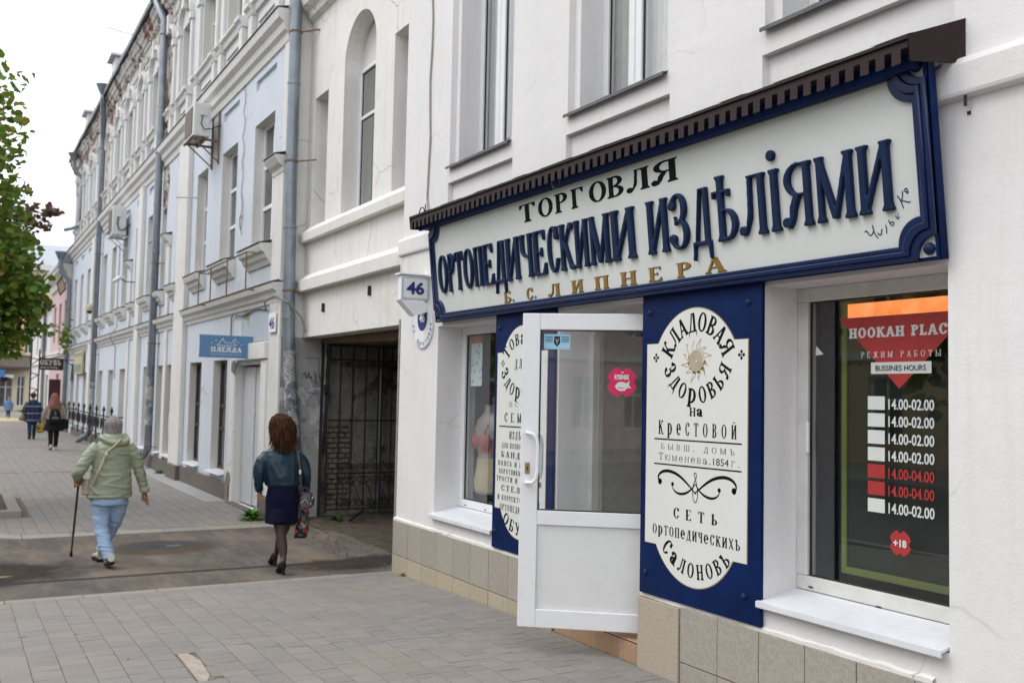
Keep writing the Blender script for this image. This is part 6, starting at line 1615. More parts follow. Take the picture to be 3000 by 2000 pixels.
c = MB(); c.prism([(-.42, 6.25), (-.22, 6.62), (-.02, 6.05), (-.26, 5.72)], 'x', -46.05, -46.0); c.build('frame', M_brown, DS)
c = MB(); c.prism([(-.37, 6.22), (-.21, 6.52), (-.07, 6.07), (-.25, 5.82)], 'x', -46.0, -45.99); c.build('face', M_crm, DS)
WB = thing('pale_shop_building', 'off white low building with white glazed shopfront beyond the pink one', 'building', (-58, 0, 0))
block(WB, -66, -53.15, .0, 8, 5.9, M_offw, 'y', [(-55.2, -53.8, .3, 2.4), (-58.6, -57.2, .1, 2.5), (-61, -60, .7, 2.4), (-56.5, -55.4, 3.6, 5.0), (-59.5, -58.4, 3.6, 5), (-62.5, -61.4, 3.6, 5)])
gable(WB, -66, -53.15, 0, 8, 5.95, 8.0, 'x', M_rgrey); c = MB(); c.box(-66, -53.15, -.1, 0, 3.0, 3.2); c.build('string_band', M_trim, WB)
drainpipe('thin far drainpipe on the off white building, partly behind the leaves', [(-55.5, -.35, 6.2), (-55.5, -.3, 6.0), (-55.7, -.12, 5.6), (-55.7, -.1, .3)], r=.08)
# corner building closing the street
CB2 = thing('corner_building', 'yellow and cream building with an iron balcony closing the far end of the street', 'building', (-80, -6, 0))
rows = [(-13 + k * 2.6, -11.9 + k * 2.6, z0, z1) for k in range(6) for z0, z1 in ((4.2, 6.0), (7.4, 8.9))] + [(-1.25, -.35, .2, 2.5), (-.1, .45, .3, 2.5), (-3.6, -2.2, .6, 2.5), (-6, -4.6, .6, 2.5), (-9, -7.4, .6, 2.5)]
rows = [r for r in rows if r[1] < 3]
block(CB2, -92, -80, -14, 3.2, 10.4, M_crm, 'x', rows)
c = MB(); c.box(-92.3, -79.6, -14.3, 3.5, 10.4, 10.75); c.build('cornice', M_trim, CB2); gable(CB2, -92, -80, -14.5, 3.6, 10.8, 13.2, 'y', M_rgrey)
c = MB(); c.box(-80.0, -79.9, -14, 3.2, 3.0, 3.25); c.build('string_band', M_trim, CB2)
c = MB(); c.box(-79.99, -79.88, -.6, .35, 4.0, 9.5); c.build('ochre_bay', M_yel, CB2)
BL = bpy.data.objects.new('balcony', None); COL.objects.link(BL); BL.parent = CB2; BL.location = Vector((-79.4, -1, 3.2)) - wloc(CB2)
c = MB(); c.box(-80, -78.9, -3.2, .66, 3.02, 3.2, .02); c.build('slab', plain('balcony_slab', (.10, .07, .06), .8), BL)
c = MB()
for k in range(33): c.tube([(-78.95, -3.15 + k * .119, 3.2), (-78.95, -3.15 + k * .119, 3.95)], .036, 4, False)
c.tube([(-78.95, -3.2, 3.97), (-78.95, .66, 3.97)], .035, 5); c.tube([(-80, .64, 3.97), (-78.95, .64, 3.97)], .035, 5); c.build('railing', M_iron, BL)
c = MB(); c.box(-78.92, -78.90, -3.2, -.95, 2.35, 2.95); tag(c.build('blue_sign', plain('blue_sign_face', (.05, .18, .42), .5)), 'small blue shop sign under the far balcony', 'sign')
c = MB(); c.box(-79.9, -79.7, -3.0, -1.75, .0, 2.3); tag(c.build('blue_kiosk', plain('blue_door', (.06, .16, .34), .5)), 'blue painted shutter at the left edge of the far shopfront', 'shutter')
c = MB(); c.prism([(-1.7, 2.6), (-1.7, 2.35), (-.35, 2.35), (-.35, 2.6)], 'x', -79.9, -79.0); tag(c.build('awning', plain('pale_awning', (.55, .55, .50), .7)), 'pale shop awning under the far balcony', 'awning')
YB = thing('yellow_building', 'tall yellow building with a rusty roof rising behind the trees', 'building', (-100, 2, 0))
block(YB, -104, -94, -8, 5.5, 12.5, M_yel, 'x', [(-6.5 + 2.2 * k, -5.5 + 2.2 * k, 9.0, 11.2) for k in range(6)])
gable(YB, -104, -94, -8.2, 5.7, 12.6, 14.8, 'y', plain('rusty_roof', (.35, .20, .05), .8, var=.4, scale=2)); c = MB(); c.box(-94.05, -93.8, -8.1, 5.6, 12.1, 12.6); c.build('cornice', M_rgrey, YB)
# street lantern post with black lattice near the end of the pavement
LP = thing('lattice_post', 'black lattice lamp post standing on the far pavement', 'post', (-60, .0, 0))
c = MB()
for s in (-.18, .18): c.tube([(-52.0, -.72 + s, 0), (-52.0, -.72 + s, 3.6)], .035, 6)
c.build('upright', M_iron, LP)
for k in range(9): c = MB(); c.tube([(-52.0, -.90, .3 + k * .36), (-52.0, -.54, .3 + k * .36 + (.3 if k % 2 else -.1))], .022, 4); c.build('lattice_bar', M_iron, LP)
LP.location = (-52, -.72, 0)
for ch in LP.children: ch.data.transform(Matrix.Translation((-8, .72, 0)))
HB = thing('hanging_basket', 'round hanging plant basket under the far balcony', 'plant', (-77, -1.0, 2.3))
c = MB(); c.lathe([(.05, 2.1), (.28, 2.25), (.32, 2.4)], -77.2, -1.0, 10); c.build('basket', M_brown, HB)

# houses on the other side of the street (seen mirrored in the shop glass)
for (x0, x1, h_, m_, lab) in ((-26, -8, 7.6, M_yel, 'two storey yellow house across the street from the shops'), (-7.8, 9, 6.4, M_crm, 'cream two storey house directly across the street'), (-50, -26.2, 9, M_offw, 'off white house across the street farther along'), (9.2, 24, 8.4, M_pinkw, 'pink house across the street behind the viewer')):
    B = thing('house', lab, 'building', ((x0 + x1) / 2, -19, 0), 'houses across the street')
    rows = [(x0 + 1 + k * 2.6, x0 + 2.2 + k * 2.6, z0, z1) for k in range(int((x1 - x0 - 1.5) / 2.6)) for z0, z1 in ((.7, 2.6), (4.0, 5.8))]
    block(B, x0, x1, -27, -19, h_, m_, '-y', rows); gable(B, x0, x1, -27, -19, h_, h_ + 2.4, 'x', M_rgrey)
    c = MB(); c.box(x0, x1, -19, -18.9, 3.1, 3.35); c.build('string_band', M_trim, B)

# ================================================================== trees
def leaf_mat(name, cols):
    t = NT(name); r = t.n('NewGeometry')
    c0 = t.ramp(r.outputs['Random Per Island'], [(i / (len(cols) - 1), c) for i, c in enumerate(cols)])
    t.l(c0, t.b.inputs['Base Color']); t.b.inputs['Roughness'].default_value = .5; t.b.inputs['Specular IOR Level'].default_value = .3
    tr = t.n('BsdfTranslucent'); t.l(c0, tr.inputs[0]); mx = t.n('MixShader'); mx.inputs[0].default_value = .35
    out = [n for n in t.t.nodes if n.type == 'OUTPUT_MATERIAL'][0]
    t.l(t.b.outputs[0], mx.inputs[1]); t.l(tr.outputs[0], mx.inputs[2]); t.l(mx.outputs[0], out.inputs[0]); return t.m
M_leaf_g = leaf_mat('maple_leaf', [(.075, .15, .02), (.11, .20, .025), (.15, .25, .035), (.09, .17, .025), (.24, .20, .025), (.13, .21, .03)])
M_leaf_b = leaf_mat('copper_leaf', [(.07, .03, .02), (.10, .05, .03), (.08, .07, .03), (.12, .06, .04)])
M_leaf_d = leaf_mat('weed_leaf', [(.05, .13, .015), (.08, .20, .02), (.10, .24, .03)])
M_bark = plain('bark', (.10, .085, .07), .9, var=.3, scale=14, bump=.6, bscale=20)
LEAF = [(0, -.40), (.18, -.36), (.43, -.24), (.44, -.02), (.50, .22), (.30, .30), (0, .58), (-.30, .30), (-.50, .22), (-.44, -.02), (-.43, -.24), (-.18, -.36)]
LTRI = [(0, 1, 11), (1, 2, 3), (1, 3, 5), (3, 4, 5), (5, 6, 7), (5, 7, 11), (1, 5, 11), (7, 8, 9), (7, 9, 11), (9, 10, 11)]
def leaves(name, centers, size, mat, parent, rng):
    n = len(centers); V = np.zeros((n, 12, 3)); base = np.array([(x, y, 0) for x, y in LEAF])
    for i, c in enumerate(centers):
        s = size * rng.uniform(.65, 1.25)
        # leaves hang: normal leans sideways and up, tip droops
        nrm = Vector((rng.gauss(0, .6), rng.gauss(0, .6), rng.uniform(.2, 1.1))).normalized(); a = rng.uniform(0, 6.28)
        u = nrm.cross(Vector((math.cos(a), math.sin(a), -.5))).normalized(); v = nrm.cross(u)
        M = np.array([u, v, nrm]).T
        L = base * s; L[:, 2] = -abs(L[:, 0]) * .3 + rng.uniform(-.1, .1) * s
        V[i] = L @ M.T + np.array(c)
    me = bpy.data.meshes.new(name); T = np.array(LTRI)
    F = (T[None] + 12 * np.arange(n)[:, None, None]).reshape(-1, 3)
    me.from_pydata(V.reshape(-1, 3).tolist(), [], F.tolist()); me.materials.append(mat)
    o = bpy.data.objects.new(name, me); COL.objects.link(o); me.transform(Matrix.Translation(-wloc(parent))); o.parent = parent
    return o
def grow(rng, p, d, L, r, depth, segs, tips):
    """simple recursive limbs"""
    n = 5; P = [Vector(p)]; RR = [r]; d = Vector(d).normalized()
    for k in range(n):
        d = (d + Vector((rng.gauss(0, .12), rng.gauss(0, .12), rng.gauss(.02, .08)))).normalized(); P.append(P[-1] + d * L / n); RR.append(r * (1 - .55 * (k + 1) / n))
    segs.append((P, RR))
    if depth == 0: tips += P[1:]; return
    for k in range(4 if depth > 1 else 5):
        q = P[rng.randint(2, n)]; a = rng.uniform(0, 6.28); t_ = rng.uniform(.5, 1.05)
        s1 = d.orthogonal().normalized(); s2 = d.cross(s1); nd = d * math.cos(t_) + (s1 * math.cos(a) + s2 * math.sin(a)) * math.sin(t_)
        grow(rng, q, nd, L * rng.uniform(.52, .75), RR[3] * .62, depth - 1, segs, tips)
    tips.append(P[-1])
def tree(name, label, base, h_trunk, L, r, mat, size, nleaf, seed, spread, inside=None, group=None, lean=(0, 0), fill=None):
    rng = random.Random(seed); T = thing(name, label, 'tree', base, group)
    segs, tips = [], []
    b = Vector(base); c = MB(); top = b + Vector((lean[0], lean[1], h_trunk))
    c.tube([b - Vector((0, 0, .1)), b + (top - b) * .1, b + (top - b) * .5, top], [r * 1.35, r * 1.05, r * .95, r * .8], 12); c.build('trunk', M_bark, T, True)
    for k in range(7):
        a = k * 2.4; up_ = .5 + .18 * k
        grow(rng, b + (top - b) * (.72 + .04 * k), (math.cos(a), math.sin(a), up_), L, r * .45, 2, segs, tips)
    grow(rng, top, (0, 0, 1), L * 1.3, r * .6, 2, segs, tips)
    c = MB()
    for P, RR in segs: c.tube(P, [max(q, .006) for q in RR], 5, False)
    c.build('limbs', M_bark, T)
    cs = []
    if fill: tips = tips + [Vector(q) for q in fill(rng)]
    while len(cs) < nleaf:
        t_ = rng.choice(tips); q = (t_.x + rng.gauss(0, spread), t_.y + rng.gauss(0, spread), t_.z + rng.gauss(0, spread * .7) - .05)
        if inside is None or inside(q): cs.append(q)
    leaves('crown', cs, size, mat, T, rng); return T
def edge_y(z):   # right-hand outline of the near crown at different heights, as seen
    K = [(2.2, -3.35), (2.45, -3.1), (2.65, -2.66), (2.9, -2.86), (3.3, -2.8), (3.6, -2.95), (4.0, -3.0), (4.4, -3.12), (4.8, -3.14), (5.2, -3.30), (5.6, -3.22), (6.0, -3.38), (6.3, -3.22), (6.5, -3.42), (6.65, -3.6)]
    if z < 2.2 or z > 6.65: return -99
    for (a, b), (c_, d_) in zip(K, K[1:]):
        if a <= z <= c_: return b + (d_ - b) * (z - a) / (c_ - a)
    return -99
tree('maple_tree', 'green maple with dense leaves at the left edge, growing from the kerbed bed', (-16.7, -4.35, .02), 2.3, 1.45, .13, M_leaf_g, .108, 12500, 5, .22,
     inside=lambda q: q[1] < edge_y(q[2]) - .05 + .10 * math.sin(q[2] * 17) * 1 + (q[0] + 16.7) * .02 and (q[0] + 16.7) ** 2 + (q[1] + 4.4) ** 2 < 3.8,
     fill=lambda g_: [(-16.7 + g_.uniform(-1.3, 1.3), -4.4 + g_.uniform(-1.2, 1.75), g_.uniform(2.4, 6.9)) for _ in range(700)])
tree('copper_tree', 'tree with copper brown leaves rising behind the green maple', (-45, -4.1, 0), 5.6, 1.7, .13, M_leaf_b, .20, 5000, 9, .15, inside=lambda q: q[1] < -.5 - .75 * abs(q[2] - 9.2) + .25 * math.sin(q[2] * 9) and 6.6 < q[2] < 9.7 and q[1] > -5.5,
     fill=lambda g_: [(-45 + g_.uniform(-.6, .6), -2.2 + g_.uniform(-1.2, 1.7), g_.uniform(6.8, 9.4)) for _ in range(160)])
tree('street_tree', 'round street tree by the far kerb on the shaded side', (-38, -9.5, 0), 2.4, 1.7, .15, M_leaf_g, .3, 2200, 3, .35, group='trees across the street')
for k, (x_, lab) in enumerate(((-12.5, 'green street tree across the road, opposite the gateway'), (-3.0, 'green street tree across the road, opposite the sign'), (-22.0, 'green street tree across the road, opposite the blue wall'))):
    tree('street_tree', lab, (x_, -15.5, 0), 2.6, 1.9, .16, M_leaf_g, .3, 1800, 11 + k, .38, group='trees across the street')
# weeds
def weed(label, x, y, z, r, n, seed, flat=.6, size=.05):
    rng = random.Random(seed); W = thing('weed', label, 'plant', (x, y, z), 'weeds at the foot of the walls'); c = MB()
    for k in range(n):
        a = rng.uniform(0, 6.28); e = rng.uniform(.35, 1.2); L = r * rng.uniform(.6, 1.1); w_ = size * rng.uniform(.5, 1)
        d = Vector((math.cos(a) * math.cos(e), math.sin(a) * math.cos(e), math.sin(e))); s = Vector((-math.sin(a), math.cos(a), 0)); P = []
        for i in range(5):
            f = i / 4; p = Vector((x, y, z)) + d * L * f - Vector((0, 0, L * .45 * f * f)); P.append((p, w_ * math.sin(math.pi * (.12 + .85 * f)) * .6))
        for (p, u), (q, v) in zip(P, P[1:]): c.quad(p - s * u, p + s * u, q + s * v, q - s * v)
    c.build('leaves', M_leaf_d, W); return W
weed('bushy green weed growing at the foot of the white pillar by the salon door', -13.95, -.28, 0, .34, 90, 1)
weed('low weed beside the salon door step', -14.5, -.15, 0, .16, 40, 2)
weed('small round leaved weed left of the gate foot', -13.45, .38, 0, .13, 24, 3, size=.08)
weed('small round leaved weed right under the gate', -13.42, .78, 0, .17, 26, 4, size=.08)
weed('tuft of grass at the corner of the tiled plinth', -9.08, -.05, .02, .06, 26, 5, size=.015)
weed('weed at the foot of the brown plinth by the pilaster', -22.1, -.12, 0, .2, 30, 6)
weed('small weed on the corner of the gateway', -9.47, .2, 0, .10, 16, 7)
rng = random.Random(4); BP = thing('ledge_plant', 'small plant growing out of a far cornice ledge', 'plant', (-41.8, -.3, 3.5))
leaves('leaves', [(-41.8 + rng.gauss(0, .35), -.35 + rng.gauss(0, .12), 3.75 + rng.gauss(0, .3)) for _ in range(160)], .13, M_leaf_g, BP, rng)

# ================================================================== ground
def gz(x, y=-2): return .07 * min(1, max(0, (x + 9.5) / 2.6))
t = NT('asphalt_apron'); v = t.pos()
n1 = t.noise(v, 1.1, 6, .62); n2 = t.noise(v, 140, 3, .7)
base = t.ramp(n1, [(.36, (.105, .100, .097)), (.54, (.14, .122, .106)), (.68, (.21, .17, .13))])
va = t.pos((.35, 1.3, 1)); dust = t.ramp(t.noise(va, 2.2, 7, .65), [(.46, (0, 0, 0)), (.66, (1, 1, 1))])
base = t.mix(t.math('MULTIPLY', dust, .65), base, (.25, .205, .165))
base = t.mix(1, base, t.ramp(n2, [(.3, (.7, .7, .7)), (.7, (1.25, 1.25, 1.25))]), 'MULTIPLY')
def spot(cx, cy, rx, ry, soft=.25, wob=.25):
    m = t.n('Mapping'); m.vector_type = 'POINT'; m.inputs['Location'].default_value = (-cx / rx, -cy / ry, 0); m.inputs['Scale'].default_value = (1 / rx, 1 / ry, 0)
    t.l(t.n('NewGeometry').outputs['Position'], m.inputs[0])
    ln = t.n('VectorMath'); ln.operation = 'LENGTH'; t.l(m.outputs[0], ln.inputs[0])
    d = t.math('ADD', ln.outputs['Value'], t.math('MULTIPLY', t.math('SUBTRACT', t.noise(v, 2.5, 5), .5), wob * 3))
    return t.ramp(d, [(1 - soft, (1, 1, 1)), (1, (0, 0, 0))])
ring_ = spot(-11.95, -1.86, .60, .68, .2, .2); wet1 = spot(-12.1, -1.86, .40, .50, .3, .2); wet2 = spot(-10.85, -3.9, .85, 1.25, .35, .3); wet3 = spot(-10.1, .0, .42, 1.05, .4, .4); core = spot(-10.72, -3.75, .10, .32, .25, .12)
base = t.mix(t.math('MULTIPLY', ring_, .7), base, (.085, .06, .042)); base = t.mix(t.math('MULTIPLY', wet1, .85), base, (.06, .062, .066)); base = t.mix(t.math('MULTIPLY', wet2, .8), base, (.026, .020, .016)); base = t.mix(t.math('MULTIPLY', wet3, .75), base, (.024, .019, .015))
# long dark repaired seam across the apron
sxn = t.n('SeparateXYZ'); t.l(t.n('NewGeometry').outputs['Position'], sxn.inputs[0])
line = t.math('ABSOLUTE', t.math('SUBTRACT', sxn.outputs[0], t.math('ADD', -10.32, t.math('MULTIPLY', t.noise(t.pos((0, 1, 0)), 1.2, 2), .12))))
seam = t.ramp(line, [(.045, (1, 1, 1)), (.07, (0, 0, 0))])
base = t.mix(t.math('MULTIPLY', seam, .85), base, (.045, .043, .045))
t.l(base, t.b.inputs['Base Color'])
rg = t.mix(wet2, (1, 1, 1), (.95, .95, .95)); rg = t.mix(core, rg, (.03, .03, .03)); rg = t.mix(wet1, rg, (.7, .7, .7)); t.l(rg, t.b.inputs['Roughness']); t.l(t.math('ADD', t.math('MULTIPLY', core, .5), .05), t.b.inputs['Specular IOR Level'])
dry = t.math('SUBTRACT', 1, core); t.bump(t.math('MULTIPLY', t.math('ADD', n2, t.math('MULTIPLY', t.noise(v, 12, 4), .8)), dry), .5, .006); M_asph = t.m
t = NT('road_asphalt'); v = t.pos(); t.l(t.ramp(t.noise(v, 40, 5), [(.3, (.045, .045, .047)), (.7, (.07, .07, .072))]), t.b.inputs['Base Color']); t.b.inputs['Roughness'].default_value = .8; t.bump(t.noise(v, 120, 3), .4, .004); M_road = t.m
def paver_mat(name, col, joints=False):
    t = NT(name); v = t.pos(); r = t.n('NewGeometry').outputs['Random Per Island'] if joints else t.objrand()
    if joints == 2:
        br = t.n('TexBrick'); br.offset = .5; br.inputs['Scale'].default_value = 1; br.inputs['Brick Width'].default_value = .25; br.inputs['Row Height'].default_value = .1735; br.inputs['Mortar Size'].default_value = .008; br.inputs['Color1'].default_value = (*mul(col, .94), 1); br.inputs['Color2'].default_value = (*mul(col, 1.07), 1); br.inputs['Mortar'].default_value = (*mul(col, .55), 1)
        t.l(v, br.inputs['Vector']); b = br.outputs['Color']
    else: b = t.ramp(r, [(0, mul(col, .92)), (.5, col), (1, mul(col, 1.06))])
    big = t.ramp(t.noise(v, .55, 4), [(.35, (.93, .93, .95)), (.65, (1.05, 1.03, 1.0))]); b = t.mix(1, b, big, 'MULTIPLY')
    near = t.ramp(t.noise(v, 90, 4, .7), [(.3, (.84, .84, .84)), (.7, (1.1, 1.1, 1.1))]); b = t.mix(1, b, near, 'MULTIPLY')
    sc = t.ramp(t.noise(t.pos((14, 1.5, 1)), 2.2, 5, .7), [(.58, (0, 0, 0)), (.72, (1, 1, 1))]); b = t.mix(t.math('MULTIPLY', sc, .25), b, mul(col, .62))
    sand = t.ramp(t.noise(v, .8, 7, .65), [(.5, (0, 0, 0)), (.68, (1, 1, 1))]); b = t.mix(t.math('MULTIPLY', sand, .30), b, (.30, .245, .19))
    gum = t.n('TexVoronoi', Scale=2.6); t.l(v, gum.inputs['Vector']); gm = t.ramp(gum.outputs['Distance'], [(.045, (1, 1, 1)), (.06, (0, 0, 0))]); gg = t.ramp(gum.outputs['Color'], [(.6, (0, 0, 0)), (.62, (1, 1, 1))]); b = t.mix(t.math('MULTIPLY', t.math('MULTIPLY', gm, gg), .6), b, mul(col, .4))
    t.l(b, t.b.inputs['Base Color']); t.b.inputs['Roughness'].default_value = .78; t.b.inputs['Specular IOR Level'].default_value = .3
    t.bump(t.math('ADD', t.noise(v, 160, 3), t.noise(v, 20, 3)), .3, .003); return t.m
PC = (.243, .229, .213)
M_pav = paver_mat('concrete_paver', PC); M_pavs = paver_mat('concrete_paver_far', PC, 1); M_pavf = paver_mat('paving_far', PC, 2)
t = NT('joint_sand'); v = t.pos(); t.l(t.ramp(t.noise(v, 30, 4), [(.35, (.09, .075, .06)), (.65, (.24, .19, .14))]), t.b.inputs['Base Color']); t.b.inputs['Roughness'].default_value = .95; M_sand = t.m
M_kerb = paver_mat('concrete_kerb', (.30, .275, .24), 1)
t = NT('trodden_dirt'); v = t.pos(); t.l(t.ramp(t.noise(v, 9, 7, .7), [(.3, (.05, .038, .028)), (.7, (.16, .125, .09))]), t.b.inputs['Base Color']); t.b.inputs['Roughness'].default_value = .95; t.bump(t.noise(v, 25, 6, .7), 1, .03); M_dirt = t.m

# one large ground sheet to the horizon, a little below everything
g = MB(); g.quad((-500, -500, -.12), (400, -500, -.12), (400, 500, -.12), (-500, 500, -.12)); struct(g.build('ground', M_road))
# road beside the pavement
g = MB(); g.quad((-200, -14.2, -.10), (60, -14.2, -.10), (60, -5.6, -.10), (-200, -5.6, -.10)); struct(g.build('road', M_road))
g = MB(); g.box(-200, -14, -5.6, -5.45, -.12, .03, .01); g.box(-9, 60, -5.6, -5.45, -.12, .07, .01); struct(g.build('kerb', M_kerb))
g = MB(); g.box(-200, 60, -14.35, -14.2, -.12, .03, .01); g.quad((-200, -19, .02), (60, -19, .02), (60, -14.35, .02), (-200, -14.35, .02)); struct(g.build('opposite_pavement', M_pavf))
# asphalt apron through the gateway, gently uneven
g = MB(); nx, ny = 30, 60
def ah(x, y):
    h = -.003 + .010 * mnoise.noise(Vector((x * .8, y * .8, 0)))
    h -= .012 * math.exp(-((x + 10.95) / .45) ** 2 - ((y + 3.95) / .7) ** 2) + .01 * math.exp(-((x + 12.05) / .5) ** 2 - ((y + 1.86) / .6) ** 2)
    e = min(1, (x + 13.2) / .4, (-9.38 - x) / .3); return h * max(0, e) - .004
X0, X1, Y0, Y1 = -13.14, -9.42, -5.6, .45
for i in range(nx):
    for k in range(ny):
        xa, xb, ya, yb = X0 + (X1 - X0) * i / nx, X0 + (X1 - X0) * (i + 1) / nx, Y0 + (Y1 - Y0) * k / ny, Y0 + (Y1 - Y0) * (k + 1) / ny
        g.quad((xa, ya, ah(xa, ya)), (xb, ya, ah(xb, ya)), (xb, yb, ah(xb, yb)), (xa, yb, ah(xa, yb)))
ap = g.build('asphalt_apron', M_asph, smooth=True); struct(ap)
g = MB(); nx, ny = 40, 60
def dh(x, y): return -.02 + .05 * mnoise.fractal(Vector((x * 1.5, y * 1.5, 2)), 1, 2, 5) + (.03 if x < -12.6 else 0) - .05 * math.exp(-((x + 11.0 + .3 * (y - 1)) / .35) ** 2)
for i in range(nx):
    for k in range(ny):
        xa, xb, ya, yb = -13.9 + 4.45 * i / nx, -13.9 + 4.45 * (i + 1) / nx, .3 + 8.2 * k / ny, .3 + 8.2 * (k + 1) / ny
        g.quad((xa, ya, dh(xa, ya)), (xb, ya, dh(xb, ya)), (xb, yb, dh(xb, yb)), (xa, yb, dh(xa, yb)))
struct(g.build('passage_ground', M_dirt, smooth=True))
g = MB(); rng = random.Random(12)
for k in range(260):
    x_ = rng.uniform(-13.3, -9.6); y_ = rng.gauss(.5, .35) if k % 3 else rng.uniform(-.2, .3) ; s = rng.uniform(.006, .022); g.ball((x_, max(y_, -.3), s * .2), (s * .7, s * .55, s * .35), 5, 3)
stuff(g.build('gravel_crumbs', plain('gravel', (.13, .11, .09), .9, var=.4, scale=30)))
# near pavement: joint bed, then every paver
def bed(x0, x1, y0, y1, name, mat=M_sand, dz=-.0005):
    g = MB(); xs = [x0 + (x1 - x0) * k / 24 for k in range(25)]
    for a, b in zip(xs, xs[1:]): g.quad((a, y0, gz(a) + dz), (b, y0, gz(b) + dz), (b, y1, gz(b) + dz), (a, y1, gz(a) + dz))
    return g.build(name, mat)
NP_ = struct(bed(-9.30, 8, -5.45, 0, 'pavement')); NP_['label'] = 'near pavement of grey concrete pavers'
rng = random.Random(21); slabs = []
RW_ = .1735; y = -3.549 - 11 * RW_
while y < -.03:
    x = -9.30 + rng.uniform(-.0, .12) - .12; 
    first = True
    yy1 = min(y + RW_, -.03)
    while x < 3.2:
        L = rng.choice([.07, .105, .135, .17, .17, .21]); x0 = max(x, -9.30); x1 = x + L
        if x1 > x0 + .03: slabs.append((x0, x1, y, yy1))
        x = x1
    y += RW_
def visible_size(s):
    cx_, cy_ = (s[0] + s[1]) / 2, (s[2] + s[3]) / 2; v = Vector((cx_, cy_ + CAM_D, gz(cx_) - CAM_H)); d = v.dot(fwd)
    if d < .5: return 0
    u, w_ = CAM_F * v.dot(RT) / d + 1500, 1000 - CAM_F * v.dot(UP) / d
    if not (-60 < u < 3060 and w_ < 2060): return 0
    if u > 1500 and cy_ > -.02: return 0
    return (s[1] - s[0]) * (s[3] - s[2]) / d ** 3
slabs.sort(key=visible_size, reverse=True)
def slab(g, s, lift=0.0, gap=.0022, bv=.003):
    x0, x1, y0, y1 = s[0] + gap, s[1] - gap, s[2] + gap, s[3] - gap; b = bv; j = [lift + random.gauss(0, .0009) for _ in range(4)]
    P = [(x0 + b, y0 + b), (x1 - b, y0 + b), (x1 - b, y1 - b), (x0 + b, y1 - b)]; Q = [(x0, y0), (x1, y0), (x1, y1), (x0, y1)]
    T = [(p[0], p[1], gz(p[0]) + .004 + q) for p, q in zip(P, j)]; S_ = [(p[0], p[1], gz(p[0]) + .0024 + q) for p, q in zip(Q, j)]; B_ = [(p[0], p[1], gz(p[0]) - .02) for p in Q]
    g.poly(T)
    for k in range(4): m = (k + 1) % 4; g.quad(S_[k], S_[m], T[m], T[k]); g.quad(B_[k], B_[m], S_[m], S_[k])
patch = (-6.92, -6.22, -2.68, -2.49)
def inpatch(s): return s[0] > patch[0] - .05 and s[1] < patch[1] + .1 and s[2] > patch[2] - .03 and s[3] < patch[3] + .03
slabs = [s for s in slabs if not inpatch(s)] + [(-6.9, -6.45, -2.55, -2.497), (-6.44, -6.2, -2.57, -2.5)]
for s in slabs[:298]: g = MB(); slab(g, s); g.build('paver', M_pav, NP_)
g = MB()
for s in slabs[298:]: slab(g, s)
stuff(g.build('smaller_pavers', M_pavs, NP_))
g = MB(); g.poly([(-6.92, -2.665, .0725), (-6.0, -2.67, .0725), (-6.25, -2.58, .0725), (-6.6, -2.56, .0725), (-6.88, -2.60, .0725)]); g.build('mortar_patch', plain('pale_mortar', (.36, .31, .27), .9, var=.2, scale=14, bump=.5), NP_)
g = MB()
for k in range(9): a = -5.45 + k * .62; g.box(-9.435, -9.302, a + .003, min(a + .617, -.0), -.1, .006 + .002 * (k % 2), .004)
struct(g.build('flush_kerb', M_kerb))
# far pavement
FP = struct(bed(-200, -13.45, -5.45, 0, 'far_pavement', M_sand)); g = MB()
g.quad((-200, -5.45, .003), (-33.9, -5.45, .003), (-33.9, 0, .003), (-200, 0, .003)); g.build('distant_paving', M_pavf, FP)
slf = []; y = -5.45
while y < -.2:
    x = -13.46 - rng.uniform(0, .1)
    while x > -34:
        L = rng.choice([.25, .25, .34, .17, .25]); slf.append((x - L, x, y, min(y + RW_, -.05))); x -= L
    y += RW_
slf = [s for s in slf if not (-17.9 < (s[0] + s[1]) / 2 < -15.28 and s[2] < -3.12)]
slf.sort(key=lambda s: -s[1])
g = MB()
for s in slf:
    if any(abs((s[0] + s[1]) / 2 - q) < .12 for q in (-23.03, -32.3)): continue
    slab(g, s, gap=.0035)
stuff(g.build('pavers', M_pavs, FP))
g = MB()
for k in range(7): a = -3.25 + k * .55; g.box(-13.45, -13.13, a + .004, min(a + .546, -.0), -.1, .008, .006)
g.prism([(-13.45, -3.256), (-13.13, -3.256), (-13.45, -3.75), (-13.95, -4.3), (-14.2, -4.3), (-13.78, -3.6)], 'z', -.1, .006)
struct(g.build('flush_kerb', M_kerb))
g = MB(); g.box(-61.5, -56, -5.45, -.9, -.02, .008); struct(g.build('painted_strip', plain('yellow_paint', (.50, .42, .24), .8)))
# smooth grey strip of new cement along the foot of the wall
g = MB(); g.quad((-26, -.45, .008), (-16.3, -.42, .008), (-16.3, -.06, .008), (-26, -.06, .008)); struct(g.build('cement_strip', plain('cement', (.33, .33, .33), .85, var=.12, scale=2, bump=.2)))
# kerbed tree bed
TB = thing('tree_bed', 'kerbed square bed of bare soil around the maple trunk', 'planter', (-16.6, -4.2, 0))
g = MB(); g.box(-15.45, -15.28, -5.3, -3.14, -.05, .10, .012); g.build('kerb_stone', M_kerb, TB)
g = MB(); g.box(-17.9, -15.452, -3.30, -3.14, -.05, .095, .012); g.build('kerb_stone', M_kerb, TB)
g = MB(); g.box(-17.9, -17.74, -5.3, -3.302, -.05, .095, .012); g.build('kerb_stone', M_kerb, TB)
g = MB(); g.box(-17.74, -15.45, -5.3, -3.30, -.05, .045); g.build('soil', M_dirt, TB)
